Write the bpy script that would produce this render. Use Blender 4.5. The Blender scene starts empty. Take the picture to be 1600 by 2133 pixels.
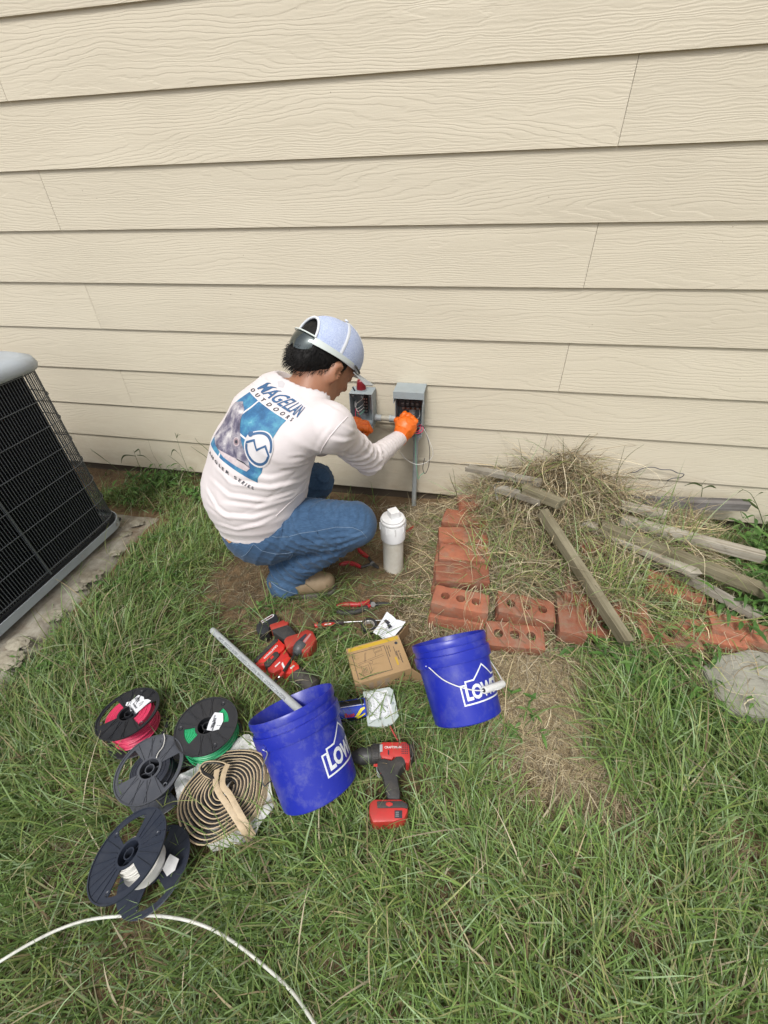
import bpy, bmesh, math, random
import numpy as np
from mathutils import Vector, Matrix
from mathutils.bvhtree import BVHTree
random.seed(7); RNG = np.random.default_rng(11)
PI = math.pi
SC = bpy.context.scene
COL = SC.collection

# ------------------------------------------------------------------ camera
CF, CPITCH, CYAW, CROLL, CD, CH = 864.35, 0.655417, -0.208451, -0.027381, 1.65187, 1.15506
def cam_axes():
    cy, sy, cp, sp = math.cos(CYAW), math.sin(CYAW), math.cos(CPITCH), math.sin(CPITCH)
    F = np.array([sy*cp, cy*cp, -sp]); R = np.array([cy, -sy, 0.]); U = np.cross(R, F)
    c, s = math.cos(CROLL), math.sin(CROLL)
    return F, c*R+s*U, -s*R+c*U
AF, AR, AU = cam_axes()
CPOS = np.array([0, -CD, CH])
cam_data = bpy.data.cameras.new('camera'); cam = bpy.data.objects.new('camera', cam_data); COL.objects.link(cam)
mw = Matrix.Identity(4)
for i in range(3):
    mw[i][0] = AR[i]; mw[i][1] = AU[i]; mw[i][2] = -AF[i]; mw[i][3] = CPOS[i]
cam.matrix_world = mw
cam_data.sensor_fit = 'HORIZONTAL'; cam_data.sensor_width = 36.0; cam_data.lens = 36.0*CF/1600.0
cam_data.clip_start = 0.02; cam_data.clip_end = 300
SC.camera = cam
SC.render.resolution_x = 768; SC.render.resolution_y = 1024

# ------------------------------------------------------------------ overcast daylight
SUN_EL, SUN_AZ = math.radians(58), math.radians(-8)      # azimuth measured from behind the camera towards the left
world = bpy.data.worlds.new('World'); SC.world = world; world.use_nodes = True
wn = world.node_tree.nodes; wl = world.node_tree.links
for n in list(wn): wn.remove(n)
sky = wn.new('ShaderNodeTexSky'); sky.sky_type = 'NISHITA'; sky.sun_disc = False
sky.sun_elevation = SUN_EL; sky.sun_rotation = math.radians(188); sky.air_density = 1.0; sky.dust_density = 4.0; sky.ozone_density = 1.0
hs = wn.new('ShaderNodeHueSaturation'); hs.inputs['Saturation'].default_value = 0.28
bg = wn.new('ShaderNodeBackground'); bg.inputs['Strength'].default_value = 0.105
wo = wn.new('ShaderNodeOutputWorld')
wl.new(sky.outputs[0], hs.inputs['Color']); wl.new(hs.outputs[0], bg.inputs['Color']); wl.new(bg.outputs[0], wo.inputs[0])
sun_data = bpy.data.lights.new('sun', 'SUN'); sun_data.energy = 1.5; sun_data.angle = math.radians(15); sun_data.color = (1.0, 0.97, 0.92)
sun = bpy.data.objects.new('sun', sun_data); COL.objects.link(sun)
sd = Vector((math.sin(SUN_AZ)*math.cos(SUN_EL), -math.cos(SUN_AZ)*math.cos(SUN_EL), math.sin(SUN_EL)))
sun.rotation_euler = sd.to_track_quat('Z', 'Y').to_euler()
SC.view_settings.view_transform = 'Standard'; SC.view_settings.look = 'None'; SC.view_settings.gamma = 1.0
SC.view_settings.exposure = 0.56
SC.render.engine = 'CYCLES'

def at(px, py, z=None, Y=None):
    """a point of the photograph put on the level z or on the upright plane y = Y (metres)"""
    d = AF + AR*(px-800)/CF - AU*(py-1066.5)/CF
    t = (z-CH)/d[2] if z is not None else (Y+CD)/d[1]
    return CPOS + t*d
def V(*a): return Vector(a[0]) if len(a) == 1 else Vector(a)
def nrm(v): v = np.asarray(v, float); return v/np.linalg.norm(v)

# ------------------------------------------------------------------ noise
def _hash(ix, iy, iz):
    h = (ix*374761393 + iy*668265263 + iz*2147483647 + 1013904223) & 0xffffffff
    h = ((h ^ (h >> 13))*1274126177) & 0xffffffff
    h = (h ^ (h >> 16))*2246822519 & 0xffffffff
    return ((h ^ (h >> 15)) & 0xffff)/65535.0
def vnoise(x, y, z=0.0):
    x, y, z = np.broadcast_arrays(np.asarray(x, float), np.asarray(y, float), np.asarray(z, float))
    ix, iy, iz = np.floor(x).astype(np.int64), np.floor(y).astype(np.int64), np.floor(z).astype(np.int64)
    fx, fy, fz = x-ix, y-iy, z-iz
    fx, fy, fz = fx*fx*(3-2*fx), fy*fy*(3-2*fy), fz*fz*(3-2*fz)
    r = 0
    for a in (0, 1):
        for b in (0, 1):
            for c in (0, 1):
                w = (fx if a else 1-fx)*(fy if b else 1-fy)*(fz if c else 1-fz)
                r = r + w*_hash(ix+a, iy+b, iz+c)
    return r*2-1

# ------------------------------------------------------------------ materials
def nodes_of(name):
    m = bpy.data.materials.new(name); m.use_nodes = True
    nt = m.node_tree; b = nt.nodes['Principled BSDF']
    return m, nt, b
def N(nt, t, **kw):
    n = nt.nodes.new(t)
    for k, v in kw.items():
        if k in n.inputs: n.inputs[k].default_value = v
        else: setattr(n, k, v)
    return n
def math_n(nt, op, a, b=None):
    n = nt.nodes.new('ShaderNodeMath'); n.operation = op
    for i, v in enumerate((a, b)):
        if v is None: continue
        if isinstance(v, (int, float)): n.inputs[i].default_value = v
        else: nt.links.new(v, n.inputs[i])
    return n.outputs[0]
def ramp(nt, fac, stops):
    r = nt.nodes.new('ShaderNodeValToRGB'); nt.links.new(fac, r.inputs[0])
    el = r.color_ramp.elements
    while len(el) < len(stops): el.new(0.5)
    for e, (p, c) in zip(el, stops): e.position = p; e.color = (c[0], c[1], c[2], 1) if len(c) == 3 else c
    return r.outputs[0]
def M(name, c1, c2=None, rough=0.6, metal=0.0, scale=8.0, bump=0.0, bscale=60.0, spec=0.5, dirt=None, dscale=6.0, damt=0.5, stretch=(1, 1, 1), coat=0.0, vary=0.0):
    """plain principled material with noise colour, fine relief and optional blotchy dirt"""
    m, nt, b = nodes_of(name); L = nt.links
    c1 = tuple(c1); c2 = tuple(c2) if c2 else tuple(min(1, x*0.86) for x in c1)
    tc = N(nt, 'ShaderNodeTexCoord'); mp = N(nt, 'ShaderNodeMapping'); mp.inputs['Scale'].default_value = stretch
    L.new(tc.outputs['Object'], mp.inputs[0]); co = mp.outputs[0]
    oi = N(nt, 'ShaderNodeObjectInfo')
    if vary or True:
        va = N(nt, 'ShaderNodeVectorMath', operation='ADD'); sc = N(nt, 'ShaderNodeVectorMath', operation='SCALE'); sc.inputs['Scale'].default_value = 7.3
        cb = N(nt, 'ShaderNodeCombineXYZ'); L.new(oi.outputs['Random'], cb.inputs[0]); L.new(oi.outputs['Random'], cb.inputs[1])
        L.new(cb.outputs[0], sc.inputs[0]); L.new(co, va.inputs[0]); L.new(sc.outputs[0], va.inputs[1]); co = va.outputs[0]
    ns = N(nt, 'ShaderNodeTexNoise', Scale=scale, Detail=5.0, Roughness=0.62); L.new(co, ns.inputs['Vector'])
    col = ramp(nt, ns.outputs['Fac'], [(0.32, c1), (0.68, c2)])
    if vary:
        hv = N(nt, 'ShaderNodeHueSaturation'); L.new(col, hv.inputs['Color'])
        L.new(math_n(nt, 'ADD', math_n(nt, 'MULTIPLY', oi.outputs['Random'], 2*vary), 1-vary), hv.inputs['Value']); col = hv.outputs[0]
    if dirt:
        dn = N(nt, 'ShaderNodeTexNoise', Scale=dscale, Detail=8.0, Roughness=0.75); L.new(co, dn.inputs['Vector'])
        df = ramp(nt, dn.outputs['Fac'], [(0.48, (0, 0, 0)), (0.72, (1, 1, 1))])
        mx = N(nt, 'ShaderNodeMixRGB'); mx.inputs[2].default_value = (*dirt, 1)
        L.new(math_n(nt, 'MULTIPLY', df, damt), mx.inputs[0]); L.new(col, mx.inputs[1]); col = mx.outputs[0]
    L.new(col, b.inputs['Base Color'])
    b.inputs['Roughness'].default_value = rough; b.inputs['Metallic'].default_value = metal; b.inputs['Specular IOR Level'].default_value = spec
    if coat: b.inputs['Coat Weight'].default_value = coat; b.inputs['Coat Roughness'].default_value = 0.15
    if bump:
        bn = N(nt, 'ShaderNodeTexNoise', Scale=bscale, Detail=4.0); L.new(co, bn.inputs['Vector'])
        bp = N(nt, 'ShaderNodeBump', Strength=min(1.0, bump), Distance=0.002); L.new(bn.outputs['Fac'], bp.inputs['Height']); L.new(bp.outputs[0], b.inputs['Normal'])
    return m

# ------------------------------------------------------------------ mesh builder
class MB:
    def __init__(s): s.v = []; s.f = []; s.mi = []; s.cur = 0
    def add(s, vs, fs):
        o = len(s.v); s.v += [tuple(map(float, p)) for p in vs]; s.f += [tuple(i+o for i in f) for f in fs]; s.mi += [s.cur]*len(fs); return s
    def box(s, c, size, R=None, bev=0.0):
        hx, hy, hz = size[0]/2, size[1]/2, size[2]/2
        if bev > 0:
            b = min(bev, hx*.9, hy*.9, hz*.9); vs = []; 
            bm = bmesh.new(); bmesh.ops.create_cube(bm, size=1.0)
            for v in bm.verts: v.co = Vector((v.co.x*2*hx, v.co.y*2*hy, v.co.z*2*hz))
            bmesh.ops.bevel(bm, geom=list(bm.edges), offset=b, segments=2, affect='EDGES', profile=0.6)
            bm.verts.index_update(); vs = [v.co.copy() for v in bm.verts]; fs = [tuple(v.index for v in f.verts) for f in bm.faces]; bm.free()
        else:
            vs = [Vector((x, y, z)) for x in (-hx, hx) for y in (-hy, hy) for z in (-hz, hz)]
            fs = [(0, 1, 3, 2), (4, 6, 7, 5), (0, 4, 5, 1), (2, 3, 7, 6), (0, 2, 6, 4), (1, 5, 7, 3)]
        R = R or Matrix.Identity(3); c = Vector(c)
        return s.add([R @ v + c for v in vs], fs)
    def tube(s, pts, r, n=8, cap=True, flat=None, up=None):
        P = [Vector(p) for p in pts]; k = len(P); rs = r if hasattr(r, '__len__') else [r]*k
        vs = []; fs = []; prev = None
        for i, p in enumerate(P):
            t = (P[min(i+1, k-1)]-P[max(i-1, 0)]); t = t.normalized() if t.length > 1e-9 else Vector((0, 0, 1))
            if prev is None:
                a = Vector(up) if up is not None else (Vector((0, 0, 1)) if abs(t.z) < 0.9 else Vector((1, 0, 0)))
            else: a = prev
            a = (a - t*a.dot(t)); a = a.normalized() if a.length > 1e-6 else t.orthogonal().normalized(); prev = a; b = t.cross(a)
            for j in range(n):
                th = 2*PI*j/n; vs.append(p + a*(math.cos(th)*rs[i]*(flat if flat else 1)) + b*(math.sin(th)*rs[i]))
        for i in range(k-1):
            for j in range(n):
                fs.append((i*n+j, i*n+(j+1) % n, (i+1)*n+(j+1) % n, (i+1)*n+j))
        if cap: fs.append(tuple(range(n))[::-1]); fs.append(tuple((k-1)*n+j for j in range(n)))
        return s.add(vs, fs)
    def lathe(s, prof, n=32, c=(0, 0, 0), R=None, cap0=False, cap1=False, a0=0, a1=2*PI):
        full = abs(a1-a0-2*PI) < 1e-6; m = n if full else n+1
        vs = []; R = R or Matrix.Identity(3); c = Vector(c)
        for (r, z) in prof:
            for j in range(m):
                th = a0+(a1-a0)*j/n; vs.append(R @ Vector((r*math.cos(th), r*math.sin(th), z)) + c)
        fs = []
        for i in range(len(prof)-1):
            for j in range(n):
                j2 = (j+1) % m
                fs.append((i*m+j, i*m+j2, (i+1)*m+j2, (i+1)*m+j))
        if cap0: fs.append(tuple(range(m))[::-1])
        if cap1: fs.append(tuple((len(prof)-1)*m+j for j in range(m)))
        return s.add(vs, fs)
    def prism(s, poly, z0, z1, R=None, c=(0, 0, 0)):
        n = len(poly); R = R or Matrix.Identity(3); c = Vector(c)
        vs = [R @ Vector((x, y, z0)) + c for x, y in poly] + [R @ Vector((x, y, z1)) + c for x, y in poly]
        fs = [tuple(range(n))[::-1], tuple(range(n, 2*n))] + [(i, (i+1) % n, n+(i+1) % n, n+i) for i in range(n)]
        return s.add(vs, fs)
    def xf(s, Mx): s.v = [tuple(Mx @ Vector(p)) for p in s.v]; return s

FR = {}
def obj(name, mb, mat, parent=None, smooth=False, auto=None, world=False, bevel=0.0):
    """link one mesh object; world=True when the vertices are in world space but the parent has a frame"""
    me = bpy.data.meshes.new(name)
    v, f = (mb.v, mb.f) if isinstance(mb, MB) else mb
    if world and parent is not None and parent in FR:
        inv = FR[parent].inverted(); v = [tuple(inv @ Vector(p)) for p in v]
    me.from_pydata(v, [], f); me.validate()
    mats = mat if isinstance(mat, (list, tuple)) else [mat]
    for m in mats: me.materials.append(m)
    if isinstance(mb, MB) and len(mats) > 1 and len(mb.mi) == len(me.polygons): me.polygons.foreach_set('material_index', mb.mi)
    bm = bmesh.new(); bm.from_mesh(me); bmesh.ops.recalc_face_normals(bm, faces=bm.faces); 
    if bevel:
        bmesh.ops.remove_doubles(bm, verts=bm.verts, dist=1e-6)
        ed = [e for e in bm.edges if len(e.link_faces) == 2 and e.calc_face_angle(0) > 0.5]
        bmesh.ops.bevel(bm, geom=ed, offset=bevel, segments=2, affect='EDGES', profile=0.6)
    bm.to_mesh(me); bm.free()
    if smooth: me.shade_smooth()
    if auto is not None or (smooth and auto is None):
        me.shade_smooth()
        try: me.set_sharp_from_angle(angle=math.radians(auto or 50))
        except Exception: pass
    o = bpy.data.objects.new(name, me); COL.objects.link(o)
    if parent is not None: o.parent = parent
    return o
def thing(name, label, cat, loc=(0, 0, 0), R=None, group=None):
    o = bpy.data.objects.new(name, None); COL.objects.link(o); o.empty_display_size = 0.05
    m = (R.to_4x4() if R is not None else Matrix.Identity(4)); m.translation = Vector(loc); o.matrix_world = m; FR[o] = m
    return tag(o, label, cat, group)
def tag(o, label, cat, group=None):
    o['label'] = label; o['category'] = cat
    if group: o['group'] = group
    return o
def struct(o): o['kind'] = 'structure'; return o
def stuff(o): o['kind'] = 'stuff'; return o
def frame(x, z, origin=(0, 0, 0)):
    """rotation with local X along x and local Z near z"""
    x = Vector(x).normalized(); z = Vector(z); z = (z - x*z.dot(x)).normalized(); y = z.cross(x)
    return Matrix((x, y, z)).transposed()
def smoothpath(pts, n=8):
    P = [np.array(p, float) for p in pts]; P = [2*P[0]-P[1]] + P + [2*P[-1]-P[-2]]; out = []
    for i in range(1, len(P)-2):
        for k in range(n):
            t = k/n; a, b, c, d = P[i-1:i+3]
            out.append(0.5*((2*b)+(c-a)*t+(2*a-5*b+4*c-d)*t*t+(3*b-a-3*c+d)*t**3))
    out.append(P[-2]); return out

def textmesh(body, size=1.0, bold=0.0, shear=0.0, spacing=1.0, cut=None, xs=1.0, align='LEFT'):
    """flat lettering outline as (verts2d, faces), cut into small pieces so that it can follow a curved surface"""
    cu = bpy.data.curves.new('lettering', 'FONT'); cu.body = body; cu.size = size; cu.offset = bold; cu.shear = shear; cu.space_character = spacing; cu.align_x = align
    cu.resolution_u = 3; cu.fill_mode = 'FRONT'
    o = bpy.data.objects.new('lettering', cu); COL.objects.link(o)
    dg = bpy.context.evaluated_depsgraph_get(); me = bpy.data.meshes.new_from_object(o.evaluated_get(dg))
    bm = bmesh.new(); bm.from_mesh(me)
    bpy.data.objects.remove(o); bpy.data.curves.remove(cu)
    for v in bm.verts: v.co.x *= xs
    return cutbm(bm, cut)
def polymesh(poly, cut=None):
    bm = bmesh.new(); vs = [bm.verts.new((x, y, 0)) for x, y in poly]; f = bm.faces.new(vs)
    bmesh.ops.triangulate(bm, faces=[f])
    return cutbm(bm, cut)
def cutbm(bm, cut):
    if cut:
        xs = [v.co.x for v in bm.verts]; ys = [v.co.y for v in bm.verts]
        for ax, lo, hi in ((0, min(xs), max(xs)), (1, min(ys), max(ys))):
            t = lo+cut
            while t < hi:
                co = Vector((t, 0, 0)) if ax == 0 else Vector((0, t, 0)); no = Vector((1, 0, 0)) if ax == 0 else Vector((0, 1, 0))
                bmesh.ops.bisect_plane(bm, geom=list(bm.verts)+list(bm.edges)+list(bm.faces), dist=1e-7, plane_co=co, plane_no=no); t += cut
    bmesh.ops.triangulate(bm, faces=list(bm.faces))
    bm.verts.index_update(); v = [(p.co.x, p.co.y) for p in bm.verts]; f = [tuple(q.index for q in g.verts) for g in bm.faces]; bm.free()
    return v, f
# ------------------------------------------------------------------ ground
def gz(x, y):
    x = np.asarray(x, float); y = np.asarray(y, float)
    b = -0.055 + 0.035*np.clip(y, -1.3, 0)
    b = b + 0.012*vnoise(x*2.1+3, y*2.1) + 0.006*vnoise(x*6.3, y*6.3+9) + 0.0025*vnoise(x*19, y*19)
    b = b + 0.10*np.exp(-(((x-0.42)/0.30)**2 + ((y+0.05)/0.17)**2))           # soil heaped by the wall under the dry grass
    b = b - 0.03*np.exp(-(((x-0.80)/0.14)**2 + ((y+0.98)/0.12)**2))
    return b
def gzf(x, y): return float(gz(x, y))

def mat_ground():
    m, nt, b = nodes_of('bare_soil'); L = nt.links
    tc = N(nt, 'ShaderNodeTexCoord')
    n1 = N(nt, 'ShaderNodeTexNoise', Scale=2.2, Detail=6.0, Roughness=0.6); L.new(tc.outputs['Object'], n1.inputs['Vector'])
    n2 = N(nt, 'ShaderNodeTexNoise', Scale=38.0, Detail=8.0, Roughness=0.75); L.new(tc.outputs['Object'], n2.inputs['Vector'])
    c1 = ramp(nt, n1.outputs['Fac'], [(0.35, (0.085, 0.055, 0.032)), (0.5, (0.15, 0.10, 0.056)), (0.68, (0.235, 0.160, 0.092))])
    c2 = ramp(nt, n2.outputs['Fac'], [(0.3, (0.25, 0.25, 0.25)), (0.7, (0.8, 0.8, 0.8))])
    mx = N(nt, 'ShaderNodeMixRGB', blend_type='OVERLAY'); mx.inputs[0].default_value = 0.75; L.new(c1, mx.inputs[1]); L.new(c2, mx.inputs[2])
    L.new(mx.outputs[0], b.inputs['Base Color']); b.inputs['Roughness'].default_value = 0.95; b.inputs['Specular IOR Level'].default_value = 0.15
    n3 = N(nt, 'ShaderNodeTexNoise', Scale=90.0, Detail=8.0, Roughness=0.7); L.new(tc.outputs['Object'], n3.inputs['Vector'])
    bp = N(nt, 'ShaderNodeBump', Strength=0.9, Distance=0.006); L.new(n3.outputs['Fac'], bp.inputs['Height']); L.new(bp.outputs[0], b.inputs['Normal'])
    return m
def ground():
    xs = np.concatenate([np.linspace(-60, -3, 14), np.arange(-2.9, 2.9, 0.022), np.linspace(3, 60, 14)])
    ys = np.concatenate([np.linspace(-60, -3, 14), np.arange(-2.9, 0.12, 0.022), [0.4]])
    X, Y = np.meshgrid(xs, ys, indexing='ij'); Z = gz(X, Y)
    v = np.stack([X, Y, Z], -1).reshape(-1, 3).tolist(); ny = len(ys); f = []
    for i in range(len(xs)-1):
        for j in range(ny-1): f.append((i*ny+j, (i+1)*ny+j, (i+1)*ny+j+1, i*ny+j+1))
    return struct(obj('ground', (v, f), mat_ground(), smooth=True, auto=180))
ground()

# ------------------------------------------------------------------ lap siding wall
EXPO = 0.178
def mat_siding():
    m, nt, b = nodes_of('painted_fibre_cement'); L = nt.links
    tc = N(nt, 'ShaderNodeTexCoord'); oi = N(nt, 'ShaderNodeObjectInfo'); sp = N(nt, 'ShaderNodeSeparateXYZ'); L.new(tc.outputs['Object'], sp.inputs[0])
    rx = math_n(nt, 'MULTIPLY', oi.outputs['Random'], 91.0)
    def vec(sx, sz, off=0.0):
        c = N(nt, 'ShaderNodeCombineXYZ'); L.new(math_n(nt, 'MULTIPLY', sp.outputs[0], sx), c.inputs[0]); L.new(math_n(nt, 'MULTIPLY', sp.outputs[2], sz), c.inputs[1])
        L.new(math_n(nt, 'ADD', rx, off), c.inputs[2]); return c.outputs[0]
    def noise(v, sc, det=2.0, ro=0.5):
        n = N(nt, 'ShaderNodeTexNoise', Scale=sc, Detail=det, Roughness=ro); L.new(v, n.inputs['Vector']); return n.outputs['Fac']
    big = noise(vec(0.9, 7.0), 1.0, 1.0)
    mid = noise(vec(7.0, 34.0, 3.0), 1.0, 3.0)
    ph = math_n(nt, 'ADD', math_n(nt, 'MULTIPLY', sp.outputs[2], 70.0), math_n(nt, 'ADD', math_n(nt, 'MULTIPLY', big, 20.0), math_n(nt, 'MULTIPLY', mid, 2.4)))
    fr = math_n(nt, 'FRACT', ph)
    sw = ramp(nt, fr, [(0.0, (0, 0, 0)), (0.16, (1, 1, 1)), (0.6, (.75, .75, .75)), (1.0, (0, 0, 0))])
    ph2 = math_n(nt, 'ADD', math_n(nt, 'MULTIPLY', sp.outputs[2], 150.0), math_n(nt, 'MULTIPLY', mid, 5.0))
    fine = math_n(nt, 'SINE', math_n(nt, 'MULTIPLY', ph2, 6.283))
    msk = ramp(nt, noise(vec(1.1, 11.0, 8.0), 1.0, 2.0), [(0.4, (0, 0, 0)), (0.55, (1, 1, 1))])
    inv = math_n(nt, 'SUBTRACT', 1.0, msk)
    h = math_n(nt, 'ADD', math_n(nt, 'MULTIPLY', sw, math_n(nt, 'ADD', math_n(nt, 'MULTIPLY', msk, 0.9), 0.25)), math_n(nt, 'MULTIPLY', math_n(nt, 'MULTIPLY', fine, 0.30), math_n(nt, 'ADD', inv, 0.25)))
    bp = N(nt, 'ShaderNodeBump', Strength=0.33, Distance=0.0014); L.new(h, bp.inputs['Height'])
    b2 = N(nt, 'ShaderNodeBump', Strength=0.25, Distance=0.001); L.new(noise(vec(220, 220), 1.0, 2.0), b2.inputs['Height']); L.new(bp.outputs[0], b2.inputs['Normal'])
    L.new(b2.outputs[0], b.inputs['Normal'])
    base = ramp(nt, noise(vec(1.5, 3.0, 20.0), 1.0, 4.0), [(0.3, (0.605, 0.550, 0.435)), (0.7, (0.65, 0.595, 0.475))])
    hv = N(nt, 'ShaderNodeHueSaturation'); L.new(base, hv.inputs['Color']); L.new(math_n(nt, 'ADD', math_n(nt, 'MULTIPLY', oi.outputs['Random'], 0.05), 0.975), hv.inputs['Value'])
    # splashed soil near the ground: a stain with its own blotchy shape
    dn = noise(vec(5, 9, 2.0), 1.0, 8.0, 0.7)
    dz = N(nt, 'ShaderNodeMapRange'); dz.inputs[1].default_value = 0.32; dz.inputs[2].default_value = 0.0; L.new(sp.outputs[2], dz.inputs[0])
    dm = math_n(nt, 'MULTIPLY', math_n(nt, 'MULTIPLY', dz.outputs[0], ramp(nt, dn, [(0.42, (0, 0, 0)), (0.66, (1, 1, 1))])), 0.35)
    mx = N(nt, 'ShaderNodeMixRGB'); mx.inputs[2].default_value = (0.36, 0.25, 0.14, 1); L.new(dm, mx.inputs[0]); L.new(hv.outputs[0], mx.inputs[1])
    # scattered specks
    vo = N(nt, 'ShaderNodeTexVoronoi', Scale=26.0); L.new(tc.outputs['Object'], vo.inputs['Vector'])
    sk = math_n(nt, 'MULTIPLY', math_n(nt, 'LESS_THAN', vo.outputs['Distance'], 0.045), math_n(nt, 'GREATER_THAN', noise(vec(3, 3, 33.0), 1.0), 0.6))
    m2 = N(nt, 'ShaderNodeMixRGB'); m2.inputs[2].default_value = (0.25, 0.2, 0.14, 1); L.new(math_n(nt, 'MULTIPLY', sk, 0.7), m2.inputs[0]); L.new(mx.outputs[0], m2.inputs[1])
    L.new(m2.outputs[0], b.inputs['Base Color']); b.inputs['Roughness'].default_value = 0.55; b.inputs['Specular IOR Level'].default_value = 0.3
    return m
def wall():
    W = thing('house_wall', 'cream painted lap siding wall of the house behind the kneeling worker', 'wall', (0, 0, 0))
    ms = mat_siding(); e = EXPO
    for k in range(0, 18):
        off = 0.352 if k % 2 else -1.588
        js = [off-3.66*2, off-3.66, off, off+3.66, off+3.66*2]
        if k == 0: js = [-6.9, -3.2, float(at(1373, 1010, Y=0)[0]), 4.2, 7.2]
        js = sorted(js)
        for a, c in zip(js[:-1], js[1:]):
            a, c = max(a, -6.2), min(c, 6.2)
            if c-a < 0.1: continue
            g = 0.0007; mb = MB(); dy = random.uniform(-0.0006, 0.0006)
            n = max(2, int((c-a)/0.25)); P = []
            for i in range(n+1):
                x = a+g+(c-a-2*g)*i/n; w = 0.0007*float(vnoise(x*1.7, k*3.3)); zz = k*e+0.0012*float(vnoise(x*0.9+40, k*1.7))
                P += [(x, dy+w, zz), (x, 0.0088, zz+e+0.028), (x, 0.0165, zz+e+0.028), (x, 0.0083+dy+w, zz)]
            f = [(0, 1, 2, 3), tuple(n*4+q for q in (3, 2, 1, 0))]
            for i in range(n):
                for q in range(4): f.append((i*4+q, (i+1)*4+q, (i+1)*4+(q+1) % 4, i*4+(q+1) % 4))
            mb.add(P, f); obj('siding_board', mb, ms, W, bevel=0)
    sh = MB(); sh.box((0, 0.06, 1.6), (12.4, 0.08, 3.4)); obj('sheathing', sh, M('sheathing', (0.10, 0.08, 0.06)), W)
    fd = MB(); fd.box((0, 0.10, -0.2), (12.4, 0.14, 0.38)); obj('foundation', fd, M('foundation_concrete', (0.16, 0.13, 0.10), (0.24, 0.20, 0.15), rough=0.95, bump=0.6, scale=5), W)
wall()
# ------------------------------------------------------------------ shared materials
MT = {}
MT['blackpl'] = M('black_plastic', (0.016, 0.017, 0.021), (0.026, 0.028, 0.034), rough=0.42, dirt=(0.09, 0.08, 0.065), damt=0.18, dscale=18, bump=0.12, bscale=200)
MT['greyenam'] = M('grey_enamel', (0.26, 0.31, 0.335), (0.31, 0.355, 0.375), rough=0.42, dirt=(0.20, 0.18, 0.14), damt=0.25, dscale=22)
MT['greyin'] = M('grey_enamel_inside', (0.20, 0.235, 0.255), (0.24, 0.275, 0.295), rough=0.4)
MT['greypvc'] = M('grey_pvc', (0.33, 0.36, 0.37), (0.40, 0.43, 0.435), rough=0.45, dirt=(0.22, 0.2, 0.17), damt=0.3, dscale=14)
MT['steel'] = M('bright_steel', (0.55, 0.55, 0.56), rough=0.3, metal=0.95, dirt=(0.2, 0.18, 0.15), damt=0.3, dscale=30)
MT['dsteel'] = M('dark_steel', (0.05, 0.05, 0.052), (0.09, 0.088, 0.085), rough=0.4, metal=0.7, bump=0.2)
MT['white'] = M('white_plastic', (0.72, 0.73, 0.73), (0.66, 0.67, 0.67), rough=0.45, dirt=(0.35, 0.3, 0.22), damt=0.25, dscale=20)
MT['paper'] = M('white_paper', (0.76, 0.78, 0.82), (0.70, 0.72, 0.76), rough=0.7, bump=0.25, bscale=25)
MT['ink'] = M('dark_ink', (0.03, 0.032, 0.045), rough=0.7)
MT['inkgrey'] = M('grey_ink', (0.22, 0.24, 0.27), rough=0.7)
MT['red'] = M('red_plastic', (0.52, 0.035, 0.03), (0.44, 0.03, 0.026), rough=0.36, dirt=(0.16, 0.07, 0.05), damt=0.35, dscale=26, bump=0.1, bscale=150)
MT['rubber'] = M('black_rubber', (0.024, 0.024, 0.025), (0.04, 0.039, 0.038), rough=0.62, dirt=(0.15, 0.12, 0.09), damt=0.35, dscale=20, bump=0.3, bscale=220)
MT['magenta'] = M('magenta_wire', (0.66, 0.05, 0.13), (0.58, 0.04, 0.11), rough=0.35)
MT['green'] = M('green_wire', (0.03, 0.42, 0.17), (0.025, 0.34, 0.14), rough=0.35)
MT['mint'] = M('pale_green_wire', (0.18, 0.50, 0.33), rough=0.4)
MT['blackw'] = M('black_wire', (0.018, 0.02, 0.03), (0.04, 0.045, 0.06), rough=0.3)
MT['whitew'] = M('white_wire', (0.68, 0.67, 0.63), (0.6, 0.59, 0.55), rough=0.4)

# ------------------------------------------------------------------ the two electrical boxes
def wallbox(T, x0, x1, z0, z1, yf, hood=0.0, name='enclosure'):
    t = 0.0022; yb = -0.002; mb = MB(); w = x1-x0; h = z1-z0; cx = (x0+x1)/2; cz = (z0+z1)/2; dep = yb-yf
    mb.box((cx, yb-t/2, cz), (w, t, h)); obj('back_plate', mb, MT['greyin'], T, world=True, bevel=0.0004)
    mb = MB(); cy = (yb+yf)/2-t
    mb.box((x0+t/2, cy, cz), (t, dep, h)); mb.box((x1-t/2, cy, cz), (t, dep, h))
    mb.box((cx, cy, z0+t/2), (w-2*t, dep, t)); mb.box((cx, cy, z1-t/2), (w-2*t, dep, t))
    obj(name, mb, MT['greyenam'], T, world=True, bevel=0.0006)
    return t

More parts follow.
